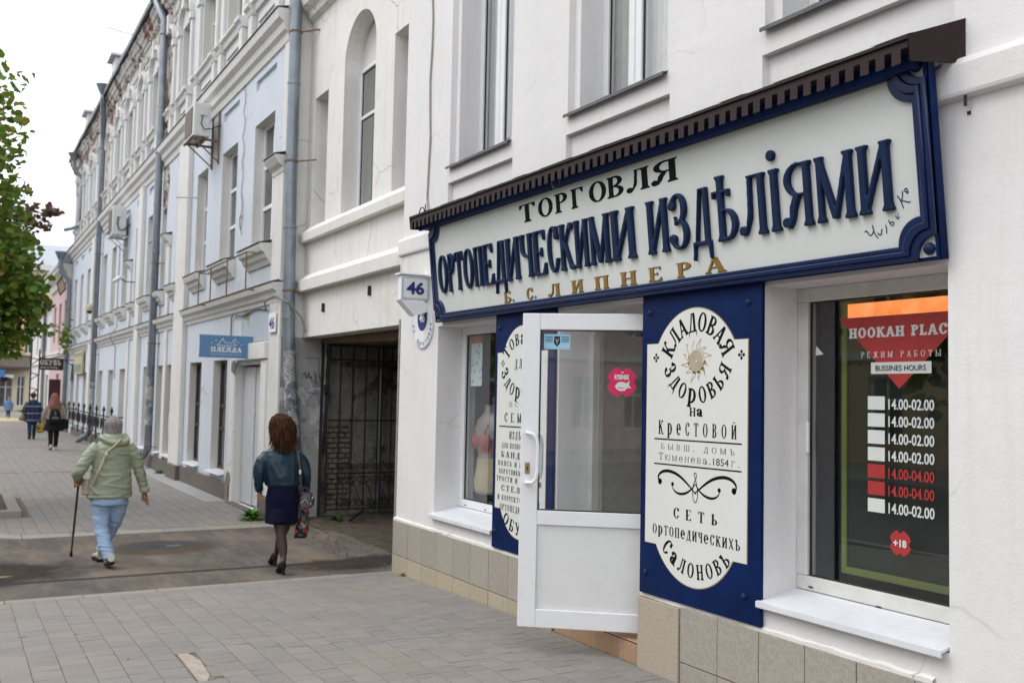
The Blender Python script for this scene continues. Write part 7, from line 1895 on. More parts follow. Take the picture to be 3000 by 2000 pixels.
# puddle reflections painted as a dark and a pale flat square; a pink scrap
g = MB(); g.quad(*[(x_, y_, ah(x_, y_) + .0015) for x_, y_ in ((-12.12, -1.98), (-11.98, -1.98), (-11.98, -1.87), (-12.12, -1.87))]); tag(g.build('painted_reflection', plain('reflection_dark', (.035, .038, .04), .7, spec=.1)), 'small dark square mirror image painted on the drying puddle', 'reflection')
g = MB(); g.quad(*[(x_, y_, ah(x_, y_) + .0015) for x_, y_ in ((-12.12, -1.78), (-12.0, -1.78), (-12.0, -1.62), (-12.12, -1.62))]); tag(g.build('painted_reflection', plain('reflection_grey', (.12, .125, .13), .7, spec=.1)), 'small pale square mirror image painted on the drying puddle', 'reflection')
g = MB(); g.ball((-6.83, -2.975, .078), (.012, .009, .004), 6, 4); tag(g.build('scrap', plain('pink_scrap', (.7, .02, .2), .6)), 'tiny bright pink scrap lying on the pavers', 'litter')
# ================================================================== people (walking away along the pavement)
def cloth(name, col, rough=.8, var=.1, scale=14, sheen=0, bump=.3, bscale=25, spec=.3):
    if name in MATS: return MATS[name]
    t = NT(name); v = t.pos(); t.l(t.ramp(t.noise(v, scale, 5), [(.3, mul(col, 1 - var)), (.7, mul(col, 1 + var))]), t.b.inputs['Base Color'])
    t.b.inputs['Roughness'].default_value = rough; t.b.inputs['Specular IOR Level'].default_value = spec
    t.bump(t.noise(v, bscale, 4), bump, .01); MATS[name] = t.m; return t.m
M_skin = cloth('skin', (.42, .24, .17), .55, .06, bump=.05); M_skin2 = cloth('skin_tan', (.30, .16, .11), .55, .06, bump=.05)
class Body:
    """coordinates (r, f, z): right, forward, up; the person faces along -x"""
    def __init__(s, x, y, z=0, yaw=0): s.o = Vector((x, y, z)); s.c, s.s = math.cos(yaw), math.sin(yaw)
    def p(s, q):
        r, f, z = q; r, f = r * s.c + f * s.s, -r * s.s + f * s.c
        return s.o + Vector((-f, r, z))
    def tube(s, mb, pts, rad, n=14): mb.tube([s.p(q) for q in pts], rad, n)
    def ball(s, mb, q, r): mb.ball(tuple(s.p(q)), (r[1], r[0], r[2]) if isinstance(r, tuple) else r, 14, 9)
    def loft(s, mb, secs, n=24, cap=True):
        """(r, f, z, half width, half depth[, tilt])"""
        k0 = len(mb.v); mb.loft([(0, 0, 0, 1, 1)] * 0 + [(q[0], q[1], q[2], q[3], q[4], *(q[5:] or ())) for q in secs], n, cap)
        for i in range(k0, len(mb.v)): mb.v[i] = tuple(s.p(mb.v[i]))
def smooth_path(pts, m=4):
    P = [Vector(p) for p in pts]; out = []
    for i in range(len(P) - 1):
        a, b, c, d = P[max(i - 1, 0)], P[i], P[i + 1], P[min(i + 2, len(P) - 1)]
        for k in range(m):
            t = k / m; out.append(.5 * ((2 * b) + (c - a) * t + (2 * a - 5 * b + 4 * c - d) * t * t + (3 * b - a - 3 * c + d) * t ** 3))
    out.append(P[-1]); return out
def interp(vals, m=4):
    out = []
    for a, b in zip(vals, vals[1:]):
        for k in range(m):
            f = k / m; out.append(tuple(x + (y - x) * f for x, y in zip(a, b)) if isinstance(a, tuple) else a + (b - a) * f)
    out.append(vals[-1]); return out
def solid(mb, name, mat, parent, vox=.012, smooth=6, wr=None, shade=True):
    """fuse overlapping volumes into one continuous skin; wr = fold function added along the normal"""
    o = mb.build(name, mat, parent)
    solidify_eval(o, [('REMESH', dict(mode='VOXEL', voxel_size=vox)), ('SMOOTH', dict(factor=.5, iterations=smooth))])
    me = o.data; n = len(me.vertices)
    if wr:
        off = wloc(parent)
        co = np.empty(n * 3); me.vertices.foreach_get('co', co); co = co.reshape(-1, 3); nr = np.empty(n * 3); me.vertices.foreach_get('normal', nr); nr = nr.reshape(-1, 3)
        d = np.array([wr(Vector(c) + off) for c in co]); me.vertices.foreach_set('co', (co + nr * d[:, None]).ravel())
    me.polygons.foreach_set('use_smooth', [True] * len(me.polygons)); me.materials.clear(); me.materials.append(mat); me.update()
    return o
def folds(amp, fx, fz, seed=0, sharp=2):
    def f(p):
        q = Vector((p.x * fx, p.y * fx, p.z * fz + .6 * mnoise.noise(Vector((p.x * 5, p.y * 5, seed))))) + Vector((seed, 0, 0))
        v = 1 - abs(mnoise.noise(q)) * 2; w_ = mnoise.noise(q * 2.3)
        return amp * (v ** sharp - .4) + amp * .35 * w_
    return f
def head(b, mb, q, w=.075, d=.095, h=.115, face=True):
    """skull, jaw, nose, ears and neck; q is the centre of the skull"""
    r, f, z = q
    b.ball(mb, (r, f, z + .01), (w, d, h)); b.ball(mb, (r, f + .03, z - .055), (w * .78, d * .72, h * .62))
    b.tube(mb, [(r, f - .015, z - .07), (r, f - .03, z - .20)], [.052, .058])
    if face:
        b.tube(mb, [(r, f + d * .95, z + .02), (r, f + d * 1.18, z - .025)], [.008, .016], 8)
        for s in (-1, 1): b.ball(mb, (r + s * w * .99, f - .005, z - .012), (.012, .022, .034)); b.ball(mb, (r + s * .03, f + d * .86, z + .012), (.014, .01, .009))
        b.ball(mb, (r, f + d * .93, z - .062), (.024, .012, .008))
def hand(b, mb, wrist, dirv, side, curl=.5, s=1.0, thumb=1):
    """palm plus four unequal bent fingers and a thumb; dirv points along the palm, side is the direction across the knuckles"""
    W = Vector(wrist); D = Vector(dirv).normalized(); S = Vector(side); S = (S - D * S.dot(D)).normalized(); N = D.cross(S)
    def P(a, c, e): return tuple(W + (D * a + S * c + N * e) * s)
    b.tube(mb, [P(-.02, 0, 0), P(.02, 0, 0), P(.05, 0, 0), P(.085, 0, 0)], [(.024 * s, .019 * s), (.034 * s, .017 * s), (.040 * s, .015 * s), (.038 * s, .012 * s)], 12)
    for k, (off, L) in enumerate(((-.030, .068), (-.010, .078), (.010, .072), (.029, .056))):
        c_ = curl * (1 + .1 * k); pts = [P(.075, off, 0)]; a = 0; x, e = .08, 0
        for seg_ in (.45, .32, .23):
            a += c_ * .9; x += L * seg_ * math.cos(a); e += L * seg_ * math.sin(a); pts.append(P(x, off * (1 + .1 * seg_), e))
        b.tube(mb, pts, [.0088 * s, .0086 * s, .0078 * s, .0066 * s], 7)
    b.tube(mb, [P(.015, -.028 * thumb, .004), P(.045, -.048 * thumb, .014), P(.068, -.050 * thumb, .030 + .02 * curl), P(.085, -.042 * thumb, .042 + .03 * curl)], [.014 * s, .0115 * s, .0098 * s, .008 * s], 8)
def shoe(b, name, mat, sole, parent, heel, yaw=0, pitch=0, L=.25, w=.045, hgt=.075, thick=.022):
    """heel = ground point under the heel; pitch lifts the heel"""
    def T(q):
        r, f, z = q; f2 = f * math.cos(pitch) + z * math.sin(pitch); z2 = -f * math.sin(pitch) + z * math.cos(pitch); z2 += L * math.sin(pitch) ; f2 -= L * (math.cos(pitch) - 1)
        return (heel[0] + r * math.cos(yaw) + f2 * math.sin(yaw), heel[1] - r * math.sin(yaw) + f2 * math.cos(yaw), heel[2] + z2)
    out = [(-.032, -.0), (-.036, .03), (-.034, .09), (-.044, .16), (-.044, .20), (-.030, .242), (0, .256), (.030, .242), (.044, .20), (.044, .16), (.034, .09), (.036, .03), (.032, 0), (0, -.012)]
    k = L / .25; kw = w / .045
    c = MB(); n = len(out); rows = [(0, 1.0), (thick, 1.02)]
    for z, sc in rows: c.v += [tuple(b.p(T((r * kw * sc, f * k * sc, z)))) for r, f in out]
    for i in range(n): c.f.append((i, (i + 1) % n, n + (i + 1) % n, n + i)); c.mi.append(0)
    c.f.append(tuple(range(n))[::-1]); c.mi.append(0); c.f.append(tuple(range(n, 2 * n))); c.mi.append(0); so = c.build('sole', sole, parent)
    c = MB(); m = MB()
    prof = [(.0, .034, hgt, .012), (.03, .036, hgt * 1.05, 0), (.07, .034, hgt * 1.0, 0), (.11, .036, hgt * .8, 0), (.15, .041, hgt * .62, 0), (.19, .042, hgt * .52, 0), (.225, .034, hgt * .45, 0), (.248, .018, hgt * .3, 0)]
    for f, rw, hh, _ in prof:
        for j in range(12):
            a = 2 * math.pi * j / 12; r = math.cos(a) * rw * kw; z = thick + max(0, (math.sin(a) * .5 + .5)) * hh
            if math.sin(a) < -.3: r *= 1.0
            m.v.append(tuple(b.p(T((r, f * k, z)))))
    for i in range(len(prof) - 1):
        for j in range(12): a = i * 12 + j; bb = i * 12 + (j + 1) % 12; m.f.append((a, bb, bb + 12, a + 12)); m.mi.append(0)
    m.f.append(tuple(range(12))[::-1]); m.mi.append(0); m.f.append(tuple(len(prof) * 12 - 12 + j for j in range(12))); m.mi.append(0)
    up_ = m.build(name, mat, parent, True); so.parent = up_; return up_
def hair_strands(b, name, mat, parent, lines, r0=.010):
    c = MB()
    for P in lines: q = smooth_path(P, 3); n = len(q); c.tube([b.p(x) for x in q], [r0 * (1 - .75 * (i / (n - 1)) ** 2) for i in range(n)], 5)
    o = c.build(name, mat, parent, True); return o

# ---------------------------------------------------------------- woman in the pale green jacket, with a cane
b = Body(-10.88, -2.58); PG = thing('person', 'grey haired woman in a pale green jacket and light jeans walking with a cane', 'person', (-10.88, -2.58, 0))
m = MB(); head(b, m, (.0, .05, 1.415), .072, .088, .105)
b.tube(m, [(.0, .0, 1.32), (.0, -.02, 1.20)], [.055, .08])
hand(b, m, (.335, .02, .735), (.10, .05, -1), (.3, 1, 0), curl=.45, s=.95)
hand(b, m, (-.285, .20, .885), (.02, .35, -.25), (1, .1, -.1), curl=1.1, s=.9)
b.tube(m, [(.335, .01, .80), (.335, .02, .72)], [.026, .024]); b.tube(m, [(-.29, .12, .93), (-.285, .21, .88)], [.028, .024])
b.tube(m, [(.0, -.02, 1.25), (.0, -.02, .9), (0, 0, .7)], [.07, .09, .09]); b.tube(m, [(.02, -.02, 1.22), (.2, 0, 1.2), (.27, .0, 1.0), (.335, .01, .78)], [.05, .04, .035, .026]); b.tube(m, [(-.02, -.02, 1.22), (-.2, 0, 1.2), (-.29, -.04, .98), (-.29, .13, .92)], [.05, .04, .035, .026])
for s, A in ((-1, [(-.08, 0, .72), (-.07, -.02, .42), (-.02, -.15, .14)]), (1, [(.09, 0, .72), (.05, .12, .42), (-.04, .32, .12)])): b.tube(m, A, [.08, .05, .035])
solid(m, 'body', M_skin2, PG, .009, 3)
M_jacket = cloth('pale_green_nylon', (.27, .30, .21), .42, .05, scale=5, bump=.3, bscale=16, spec=.45)
m = MB()
b.loft(m, [(-.012, 0, .70, .212, .155), (-.012, 0, .715, .222, .165), (-.01, 0, .82, .215, .162), (-.008, 0, .93, .202, .152), (-.004, -.005, 1.04, .19, .14), (-.0, -.015, 1.14, .183, .128), (-.0, -.02, 1.22, .182, .12), (-.0, -.015, 1.275, .15, .10), (.0, .0, 1.33, .10, .085), (.0, .02, 1.37, .07, .07)])
b.tube(m, smooth_path([(-.14, -.015, 1.235), (-.235, -.03, 1.13), (-.30, -.05, 1.01), (-.325, .02, .935), (-.30, .13, .905)]), interp([.074, .067, .061, .056, .047]))
b.tube(m, smooth_path([(.14, -.015, 1.23), (.225, -.02, 1.12), (.265, -.01, .99), (.305, .0, .87), (.335, .01, .765)]), interp([.072, .064, .056, .050, .044]))
b.tube(m, [(.332, .008, .79), (.338, .012, .745)], [.056, .05])
# hood lying on the back and standing round the neck
b.tube(m, smooth_path([(-.11, .06, 1.34), (-.115, -.05, 1.33), (-.05, -.12, 1.285), (.05, -.13, 1.275), (.13, -.08, 1.29), (.12, .05, 1.35)]), interp([.024, .030, .032, .032, .030, .024]))
b.loft(m, [(.0, -.01, 1.27, .135, .105), (.0, .0, 1.33, .105, .09), (.0, .015, 1.395, .068, .07)])
def jw(p):
    f1 = folds(.010, 6, 15, 3)(p); z = p.z; side = abs(p.y + 2.58)
    f = f1 * (1.0 if z < 1.2 else .5)
    if side > .22: f = folds(.009, 5, 22, 8)(p)
    if .735 < z < .75 : f -= .006
    return f
solid(m, 'jacket', M_jacket, PG, .0085, 3, jw)
M_jeans = cloth('light_blue_denim', (.30, .41, .58), .85, .14, scale=7, bump=.25, bscale=18)
m = MB()
b.loft(m, [(-.01, 0, .78, .19, .14), (-.01, 0, .70, .185, .15), (-.01, .0, .63, .18, .15)])
b.tube(m, smooth_path([(-.09, .0, .68), (-.085, -.0, .52), (-.075, -.03, .38), (-.045, -.09, .24), (-.005, -.165, .10)]), interp([.10, .085, .072, .066, .060]))
b.tube(m, smooth_path([(.085, .0, .68), (.075, .06, .52), (.045, .14, .38), (.0, .23, .24), (-.03, .30, .115)]), interp([.10, .082, .068, .060, .056]))
solid(m, 'jeans', M_jeans, PG, .0085, 3, folds(.008, 3.5, 16, 5))
M_shoe_w = cloth('off_white_leather', (.50, .49, .42), .55, .1); M_sole_d = cloth('dark_rubber', (.02, .016, .014), .8)
shoe(b, 'shoe', M_shoe_w, M_sole_d, PG, (-.0, -.24, .0), 0, .24, .235, .046, .085)
shoe(b, 'shoe', M_shoe_w, M_sole_d, PG, (-.035, .30, .0), -.12, -.0, .235, .045, .085)
t = NT('grey_hair'); v = t.pos((60, 60, 9)); t.l(t.ramp(t.noise(v, 1.4, 4), [(.3, (.10, .092, .09)), (.55, (.25, .23, .22)), (.75, (.44, .41, .40))]), t.b.inputs['Base Color']); t.b.inputs['Roughness'].default_value = .5; t.bump(t.noise(v, 2, 3), .8, .01); M_hairg = t.m
m = MB(); b.ball(m, (.0, .035, 1.44), (.088, .102, .105)); b.ball(m, (.0, -.015, 1.395), (.080, .062, .075))
solid(m, 'hair', M_hairg, PG, .007, 2, lambda p: .006 * mnoise.noise(Vector((p.x * 40, p.y * 60, p.z * 8))))
rng = random.Random(5); L_ = []
for k in range(130):
    a = rng.uniform(-1.45, 1.45); r_ = .088; top = (rng.uniform(-.02, .02), .05 + rng.uniform(-.03, .02), 1.545)
    L_.append([top, (math.sin(a) * r_ * .85, .03 - math.cos(a) * .085, 1.50), (math.sin(a) * r_ * 1.01, .03 - math.cos(a) * .105, 1.44), (math.sin(a) * r_ * .9, .02 - math.cos(a) * .085, 1.355 + rng.uniform(-.02, .02))])
hair_strands(b, 'hair_strands', M_hairg, PG, L_, .006)
M_strap = cloth('tan_strap', (.40, .33, .24), .6)
c = MB(); c.tube([b.p(q) for q in smooth_path([(.06, -.155, 1.315), (.0, -.165, 1.25), (-.075, -.168, 1.18), (-.11, -.172, 1.08), (-.15, -.17, .98), (-.19, -.11, .85)])], [(.013, .013)] * 21, 8); o_ = c.build('bag_strap', M_strap, PG, True)
c = MB(); b.tube(c, [(-.088, -.185, 1.175), (-.075, -.187, 1.155)], .010, 8); c.build('buckle', M_pvc, PG)
HG = thing('shoulder_bag', 'small beige shoulder bag at the hip of the woman in green', 'bag', tuple(b.p((-.24, .07, .72))))
m = MB(); b.loft(m, [(-.235, .06, .735, .035, .10), (-.235, .06, .75, .045, .11), (-.235, .06, .86, .042, .105), (-.235, .06, .90, .03, .09)]); solid(m, 'bag_body', cloth('beige_leather', (.33, .28, .21), .5), HG, .008, 3)
CN = thing('walking_cane', 'brown wooden walking cane held in the left hand of the woman in green', 'cane', tuple(b.p((-.273, .78, 0))))
c = MB(); tip = b.p((-.273, .785, .012)); topc = b.p((-.285, .245, .87))
M_cane = plain('brown_wood', (.10, .045, .02), .35, var=.25, scale=20)
def cp(f): return tip.lerp(topc, f)
c.tube([cp(.04), cp(.3), cp(.31), cp(.62), cp(1.0)], [.0095, .0105, .0115, .012, .0125], 10); c.build('shaft', M_cane, CN, True)
c = MB(); c.tube([cp(-.01), cp(.045)], [.017, .013], 10); c.build('rubber_tip', M_sole_d, CN)
c = MB(); c.tube(smooth_path([cp(.98), b.p((-.29, .22, .895)), b.p((-.29, .19, .905)), b.p((-.29, .15, .90)), b.p((-.29, .13, .885))]), .012, 8); c.build('handle', M_cane, CN, True)
for f_2 in (.30, .42, .62): c = MB(); c.tube([cp(f_2 - .005), cp(f_2 + .005)], .0145, 10); c.build('joint_ring', M_cane, CN)

# ---------------------------------------------------------------- woman in the teal leather jacket
b = Body(-9.92, -1.075); PT = thing('person', 'brown haired woman in a dark teal jacket, navy skirt and black heels', 'person', (-9.92, -1.075, 0))
M_nylon = cloth('black_nylon_skin', (.055, .035, .03), .45, .15, scale=4, bump=.02)
m = MB(); head(b, m, (-.02, .04, 1.475), .068, .085, .105); b.tube(m, [(-.01, .0, 1.36), (0, 0, 1.2)], [.05, .07])
b.tube(m, [(0, 0, 1.2), (.02, 0, .9)], [.09, .1]); b.tube(m, [(-.02, 0, 1.19), (-.16, 0, 1.15), (-.225, 0, .98), (-.20, .06, .82)], [.04, .035, .03, .024]); b.tube(m, [(.02, 0, 1.19), (.17, 0, 1.15), (.25, 0, .98), (.30, .08, .78)], [.04, .035, .03, .024])
hand(b, m, (-.195, .07, .815), (.05, .25, -1), (.5, 1, 0), curl=.9, s=.85); hand(b, m, (.295, .09, .77), (-.25, .35, -.8), (.6, 1, .2), curl=1.0, s=.85)
solid(m, 'body', M_skin, PT, .009, 3)
m = MB()
b.tube(m, smooth_path([(-.03, -.02, .62), (.0, -.04, .46), (.0, -.08, .36), (.01, -.11, .26), (.01, -.15, .155), (-.008, -.20, .10), (-.015, -.16, .075)]), interp([.082, .066, .052, .050, .030, .026, .028]))
b.tube(m, smooth_path([(.09, .02, .62), (.085, .08, .46), (.07, .13, .36), (.07, .19, .27), (.065, .26, .17), (.06, .30, .10), (.06, .34, .07)]), interp([.082, .064, .050, .049, .030, .024, .026]))
solid(m, 'tights', M_nylon, PT, .008, 3)
M_teal = cloth('teal_leather', (.006, .027, .046), .36, .15, scale=5, bump=.3, bscale=16, spec=.4)
m = MB()
b.loft(m, [(.025, 0, .865, .165, .125), (.025, 0, .885, .185, .14), (.02, -.005, .95, .195, .145), (.015, -.01, 1.04, .195, .14), (.01, -.012, 1.13, .20, .13), (.005, -.01, 1.19, .195, .115), (.0, -.0, 1.235, .155, .095), (-.01, .0, 1.27, .09, .075), (-.015, .01, 1.30, .065, .06)])
b.tube(m, smooth_path([(-.13, -.0, 1.185), (-.205, .0, 1.11), (-.23, -.005, 1.0), (-.225, .02, .90), (-.205, .06, .815)]), interp([.068, .062, .056, .048, .038]))
b.tube(m, smooth_path([(.14, -.0, 1.185), (.215, .0, 1.11), (.25, -.005, 1.0), (.275, .03, .90), (.298, .075, .80)]), interp([.07, .068, .062, .050, .040]))
solid(m, 'jacket', M_teal, PT, .0085, 3, lambda p: folds(.012, 9, 5, 2)(p) if p.z > .9 else folds(.006, 22, 4, 2)(p))
M_skirt = cloth('navy_skirt', (.0045, .005, .024), .85, .1, bump=.08, spec=.15)
m = MB(); b.loft(m, [(.03, .02, .485, .168, .135), (.03, .02, .50, .172, .14), (.03, .015, .62, .172, .145), (.028, .0, .74, .172, .15), (.025, -.0, .84, .158, .14), (.025, 0, .90, .145, .12)])
b.tube(m, [(-.02, -.05, .62), (-.02, -.07, .49)], [.10, .10]); solid(m, 'skirt', M_skirt, PT, .009, 4, folds(.005, 14, 2, 4))
M_suede = cloth('black_suede', (.008, .008, .009), .75)
for (hx, hf, lift) in ((-.015, -.245, .0), (.06, .30, .0)):
    m = MB(); b.tube(m, smooth_path([(hx, hf + .01, .105), (hx, hf + .05, .095), (hx, hf + .11, .05), (hx, hf + .16, .022), (hx, hf + .215, .018)]), interp([(.030, .036), (.034, .036), (.032, .024), (.036, .018), (.020, .012)]), 10)
    b.tube(m, [(hx, hf, .13), (hx, hf + .01, .09), (hx, hf + .005, .05), (hx, hf + .003, .002)], [.026, .030, .020, .017], 10); b.tube(m, [(hx, hf + .12, .012), (hx, hf + .20, .008)], [.030, .024], 8)
    solid(m, 'shoe', M_suede, PT, .006, 2)
t = NT('auburn_hair'); v = t.pos((50, 50, 7)); t.l(t.ramp(t.noise(v, 1.5, 4), [(.32, (.012, .0045, .002)), (.52, (.045, .017, .006)), (.75, (.17, .065, .022))]), t.b.inputs['Base Color']); t.b.inputs['Roughness'].default_value = .6; t.b.inputs['Specular IOR Level'].default_value = .15; t.bump(t.noise(v, 2, 3), .8, .01); M_haira = t.m
m = MB(); b.ball(m, (-.02, .02, 1.495), (.088, .102, .100)); b.ball(m, (-.01, -.03, 1.40), (.096, .078, .12)); b.ball(m, (.0, -.045, 1.31), (.088, .055, .09))
solid(m, 'hair', M_haira, PT, .008, 2, lambda p: .012 * mnoise.noise(Vector((p.x * 22, p.y * 30, p.z * 7))))
rng = random.Random(8); L_ = []
for k in range(620):
    a = rng.uniform(-1.8, 1.8); w_ = rng.uniform(.86, 1.18); e = rng.uniform(1.19, 1.34) + .09 * abs(a) / 1.7; j = rng.uniform(-.03, .03); ph = rng.uniform(0, 6.28)
    sx_, cf = math.sin(a), math.cos(a); P = [(-.02 + rng.uniform(-.04, .04), .03 + rng.uniform(-.05, .03), 1.605)]
    for q in range(1, 9):
        f = q / 8; z = 1.60 + (e - 1.60) * f; R_ = (.060 + .046 * math.sin(min(1, f * 1.7) * 1.57) - .012 * max(0, f - .6)) * w_
        wv = .020 * f * math.sin(ph + f * 9)
        P.append((-.018 + .018 * f + sx_ * R_ + wv * cf + j * f, .01 - .045 * f - cf * R_ + wv * sx_, z))
    P[-1] = (P[-1][0] + .03 * math.copysign(1, sx_) * rng.random(), P[-1][1] - .015, P[-1][2]); L_.append(P)
hair_strands(b, 'hair_strands', M_haira, PT, L_, .0062)
HB2 = thing('handbag', 'dark taupe leather handbag hanging at the hip of the woman in teal', 'bag', tuple(b.p((.26, -.06, .60))))
M_taupe = cloth('taupe_leather', (.065, .052, .058), .38, .12, scale=8, bump=.2, spec=.5)
m = MB(); b.loft(m, [(.255, -.02, .625, .085, .07), (.258, -.02, .64, .100, .08), (.262, -.02, .70, .098, .07), (.262, -.02, .755, .075, .05), (.25, -.02, .795, .045, .03)], 20)
for i in range(len(m.v)): x_, y_, z_ = m.v[i]; m.v[i] = (x_, y_, z_ + (y_ + 1.075 - .26) * .28)
solid(m, 'bag_body', M_taupe, HB2, .007, 3, folds(.010, 12, 14, 6))
c = MB(); c.tube([b.p(q) for q in smooth_path([(.125, -.02, 1.275), (.135, -.13, 1.20), (.15, -.155, 1.08), (.16, -.155, .95), (.185, -.12, .83), (.20, -.08, .78)])], [(.011, .005)] * 21, 8); c.build('strap', M_taupe, HB2, True)
c = MB(); b.tube(c, [(.148, -.168, 1.04), (.151, -.168, 1.00)], .012, 8); c.build('buckle', M_pvc_d, HB2)
for s in (-1, 1): c = MB(); c.tube([b.p(q) for q in smooth_path([(.20, -.02 + s * .03, .765), (.215, -.02 + s * .04, .83), (.26, -.02 + s * .04, .85), (.30, -.02 + s * .03, .79)])], .007, 6); c.build('handle', M_taupe, HB2, True)
c = MB(); c.tube([b.p(q) for q in ((.19, -.085, .69), (.235, -.10, .735), (.29, -.09, .66), (.33, -.06, .755))], .004, 5); c.build('zip', M_pvc_d, HB2)
PLB = thing('plastic_bag', 'dark plastic carrier bag with a red flowered print in the right hand', 'bag', tuple(b.p((.265, .05, .31))))
t = NT('flowered_plastic'); v = t.pos(); vo = t.n('TexVoronoi', Scale=16); t.l(v, vo.inputs['Vector'])
t.l(t.ramp(vo.outputs['Color'], [(.15, (.015, .015, .018)), (.4, (.03, .03, .035)), (.5, (.30, .02, .02)), (.62, (.45, .10, .08)), (.72, (.03, .12, .03)), (.85, (.35, .24, .22))]), t.b.inputs['Base Color']); t.b.inputs['Roughness'].default_value = .22; t.bump(t.noise(v, 30, 4), .6, .01)
m = MB(); b.loft(m, [(.25, .06, .315, .06, .03), (.255, .06, .33, .072, .045), (.262, .06, .42, .070, .05), (.272, .06, .52, .058, .04), (.285, .065, .62, .04, .025), (.295, .08, .70, .012, .012)], 18)
solid(m, 'bag_body', t.m, PLB, .007, 2, folds(.012, 16, 10, 9))

# ---------------------------------------------------------------- the three farther people
def far_person(label, x, y, H, coat, legs, hair_m, shoes, coat_z, skirt=None, wide=.24, step=.13, hair_r=.1, hood=None, arms=(.33, .36)):
    k = H / 1.65; b = Body(x, y); P = thing('person', label, 'person', (x, y, 0)); m = MB()
    q = lambda *a: tuple(v * k for v in a)
    head(b, m, q(0, .03, 1.53), .075 * k, .09 * k, .11 * k, face=False); b.tube(m, [q(0, 0, 1.36), q(0, 0, .8)], [.09 * k, .12 * k])
    for s in (-1, 1): b.tube(m, [q(0, 0, 1.33), q(s * .17, 0, 1.3), q(s * .25, 0, 1.05), q(s * (arms[0] - .06), .06, .80), q(s * (arms[0] - .06), .08, .72)], [.05 * k, .045 * k, .035 * k, .028 * k, .03 * k]); b.tube(m, [q(s * .09, 0, .8), q(s * .08, s * step * .5, .45), q(s * .075, s * step, .06)], [.07 * k, .05 * k, .04 * k])
    for s in (-1, 1): hand(b, m, q(s * (arms[0] - .06), .08, .74), (0, .1, -1), (0, 1, 0), curl=.7, s=k)
    solid(m, 'body', M_skin, P, .014, 3)
    m = MB(); b.loft(m, [tuple(v * k for v in a) for a in ((0, 0, coat_z, wide * .95, .16), (0, 0, coat_z + .04, wide, .17), (0, 0, 1.1, wide * .88, .15), (0, 0, 1.28, wide * .9, .13), (0, 0, 1.36, .14, .09), (0, .01, 1.42, .07, .07))])
    for s in (-1, 1): b.tube(m, [q(s * .17, 0, 1.29), q(s * .25, 0, 1.12), q(s * arms[0] * .9, -.0, .98), q(s * (arms[0] - .06), .05, .82)], [.075 * k, .07 * k, .06 * k, .048 * k])
    solid(m, 'coat', coat, P, .014, 3, folds(.014, 6, 8, x))
    m = MB(); b.loft(m, [tuple(v * k for v in a) for a in ((0, 0, .92, .15, .12), (0, 0, .74, .17, .13))])
    for s in (-1, 1): b.tube(m, [q(s * .085, 0, .80), q(s * .08, s * step * .45, .45), q(s * .075, s * step * .95, .09)], [.095 * k, .072 * k, .055 * k])
    solid(m, 'trousers', legs, P, .014, 3, folds(.008, 4, 12, x + 1))
    for s in (-1, 1): shoe(b, 'shoe', shoes[0], shoes[1], P, (s * .075 * k, s * step * k - .08, 0), 0, .35 if s * step < 0 else 0, .25 * k, .05 * k, .08 * k)
    if hair_m: m = MB(); b.ball(m, q(0, .01, 1.56), (hair_r * k, .105 * k, .105 * k)); solid(m, 'hair', hair_m, P, .012, 2)
    return P, b, k
t = NT('plaid_wool'); v = t.pos(); sxp = t.n('SeparateXYZ'); t.l(v, sxp.inputs[0])
def wave(ax, sc, w_, ph=0): return t.ramp(t.math('FRACT', t.math('ADD', t.math('MULTIPLY', sxp.outputs[ax], sc), ph)), [(0, (1, 1, 1)), (w_, (1, 1, 1)), (w_ + .03, (0, 0, 0)), (1, (0, 0, 0))])
base = t.mix(t.math('MULTIPLY', wave(1, 7, .45), .6), (.010, .014, .035), (.02, .05, .13)); base = t.mix(t.math('MULTIPLY', wave(2, 7, .45), .5), base, (.015, .035, .10)); base = t.mix(t.math('MULTIPLY', wave(2, 4.2, .13, .32), .85), base, (.30, .29, .36))
t.l(base, t.b.inputs['Base Color']); t.b.inputs['Roughness'].default_value = .9; M_plaid = t.m
M_djean = cloth('dark_jeans', (.018, .04, .085), .85); M_blk = cloth('black_cloth', (.008, .008, .010), .85); M_shk = cloth('black_shoe', (.01, .01, .01), .5); M_wht = cloth('white_shoe', (.6, .6, .6), .6)
P, b, k = far_person('person in a navy plaid jacket and jeans walking with a tan shoulder bag', -37.25, -1.665, 1.60, M_plaid, M_djean, cloth('short_brown_hair', (.05, .018, .010), .6), (M_shk, M_shk), .60, wide=.25)
TBG = thing('tan_bag', 'tan shoulder bag at the left hip of the person in plaid', 'bag', tuple(b.p((-.29, 0, .62)))); m = MB(); b.loft(m, [(-.31, 0, .64, .09, .14), (-.31, 0, .70, .12, .17), (-.29, 0, .86, .05, .10)]); solid(m, 'bag_body', cloth('tan_leather', (.16, .115, .07), .6), TBG, .015, 2)
c = MB(); c.tube([b.p(q) for q in ((-.27, -.02, .85), (-.24, -.14, 1.1), (-.15, -.1, 1.3))], .018, 6); c.build('strap', cloth('tan_leather', (.16, .115, .07), .6), TBG)
t = NT('sunflower_print'); v = t.pos(); vo = t.n('TexVoronoi', Scale=6); t.l(v, vo.inputs['Vector']); t.l(t.ramp(vo.outputs['Distance'], [(.2, (.06, .03, .01)), (.4, (.55, .33, .02)), (.7, (.16, .28, .03))]), t.b.inputs['Base Color']); t.b.inputs['Roughness'].default_value = .4
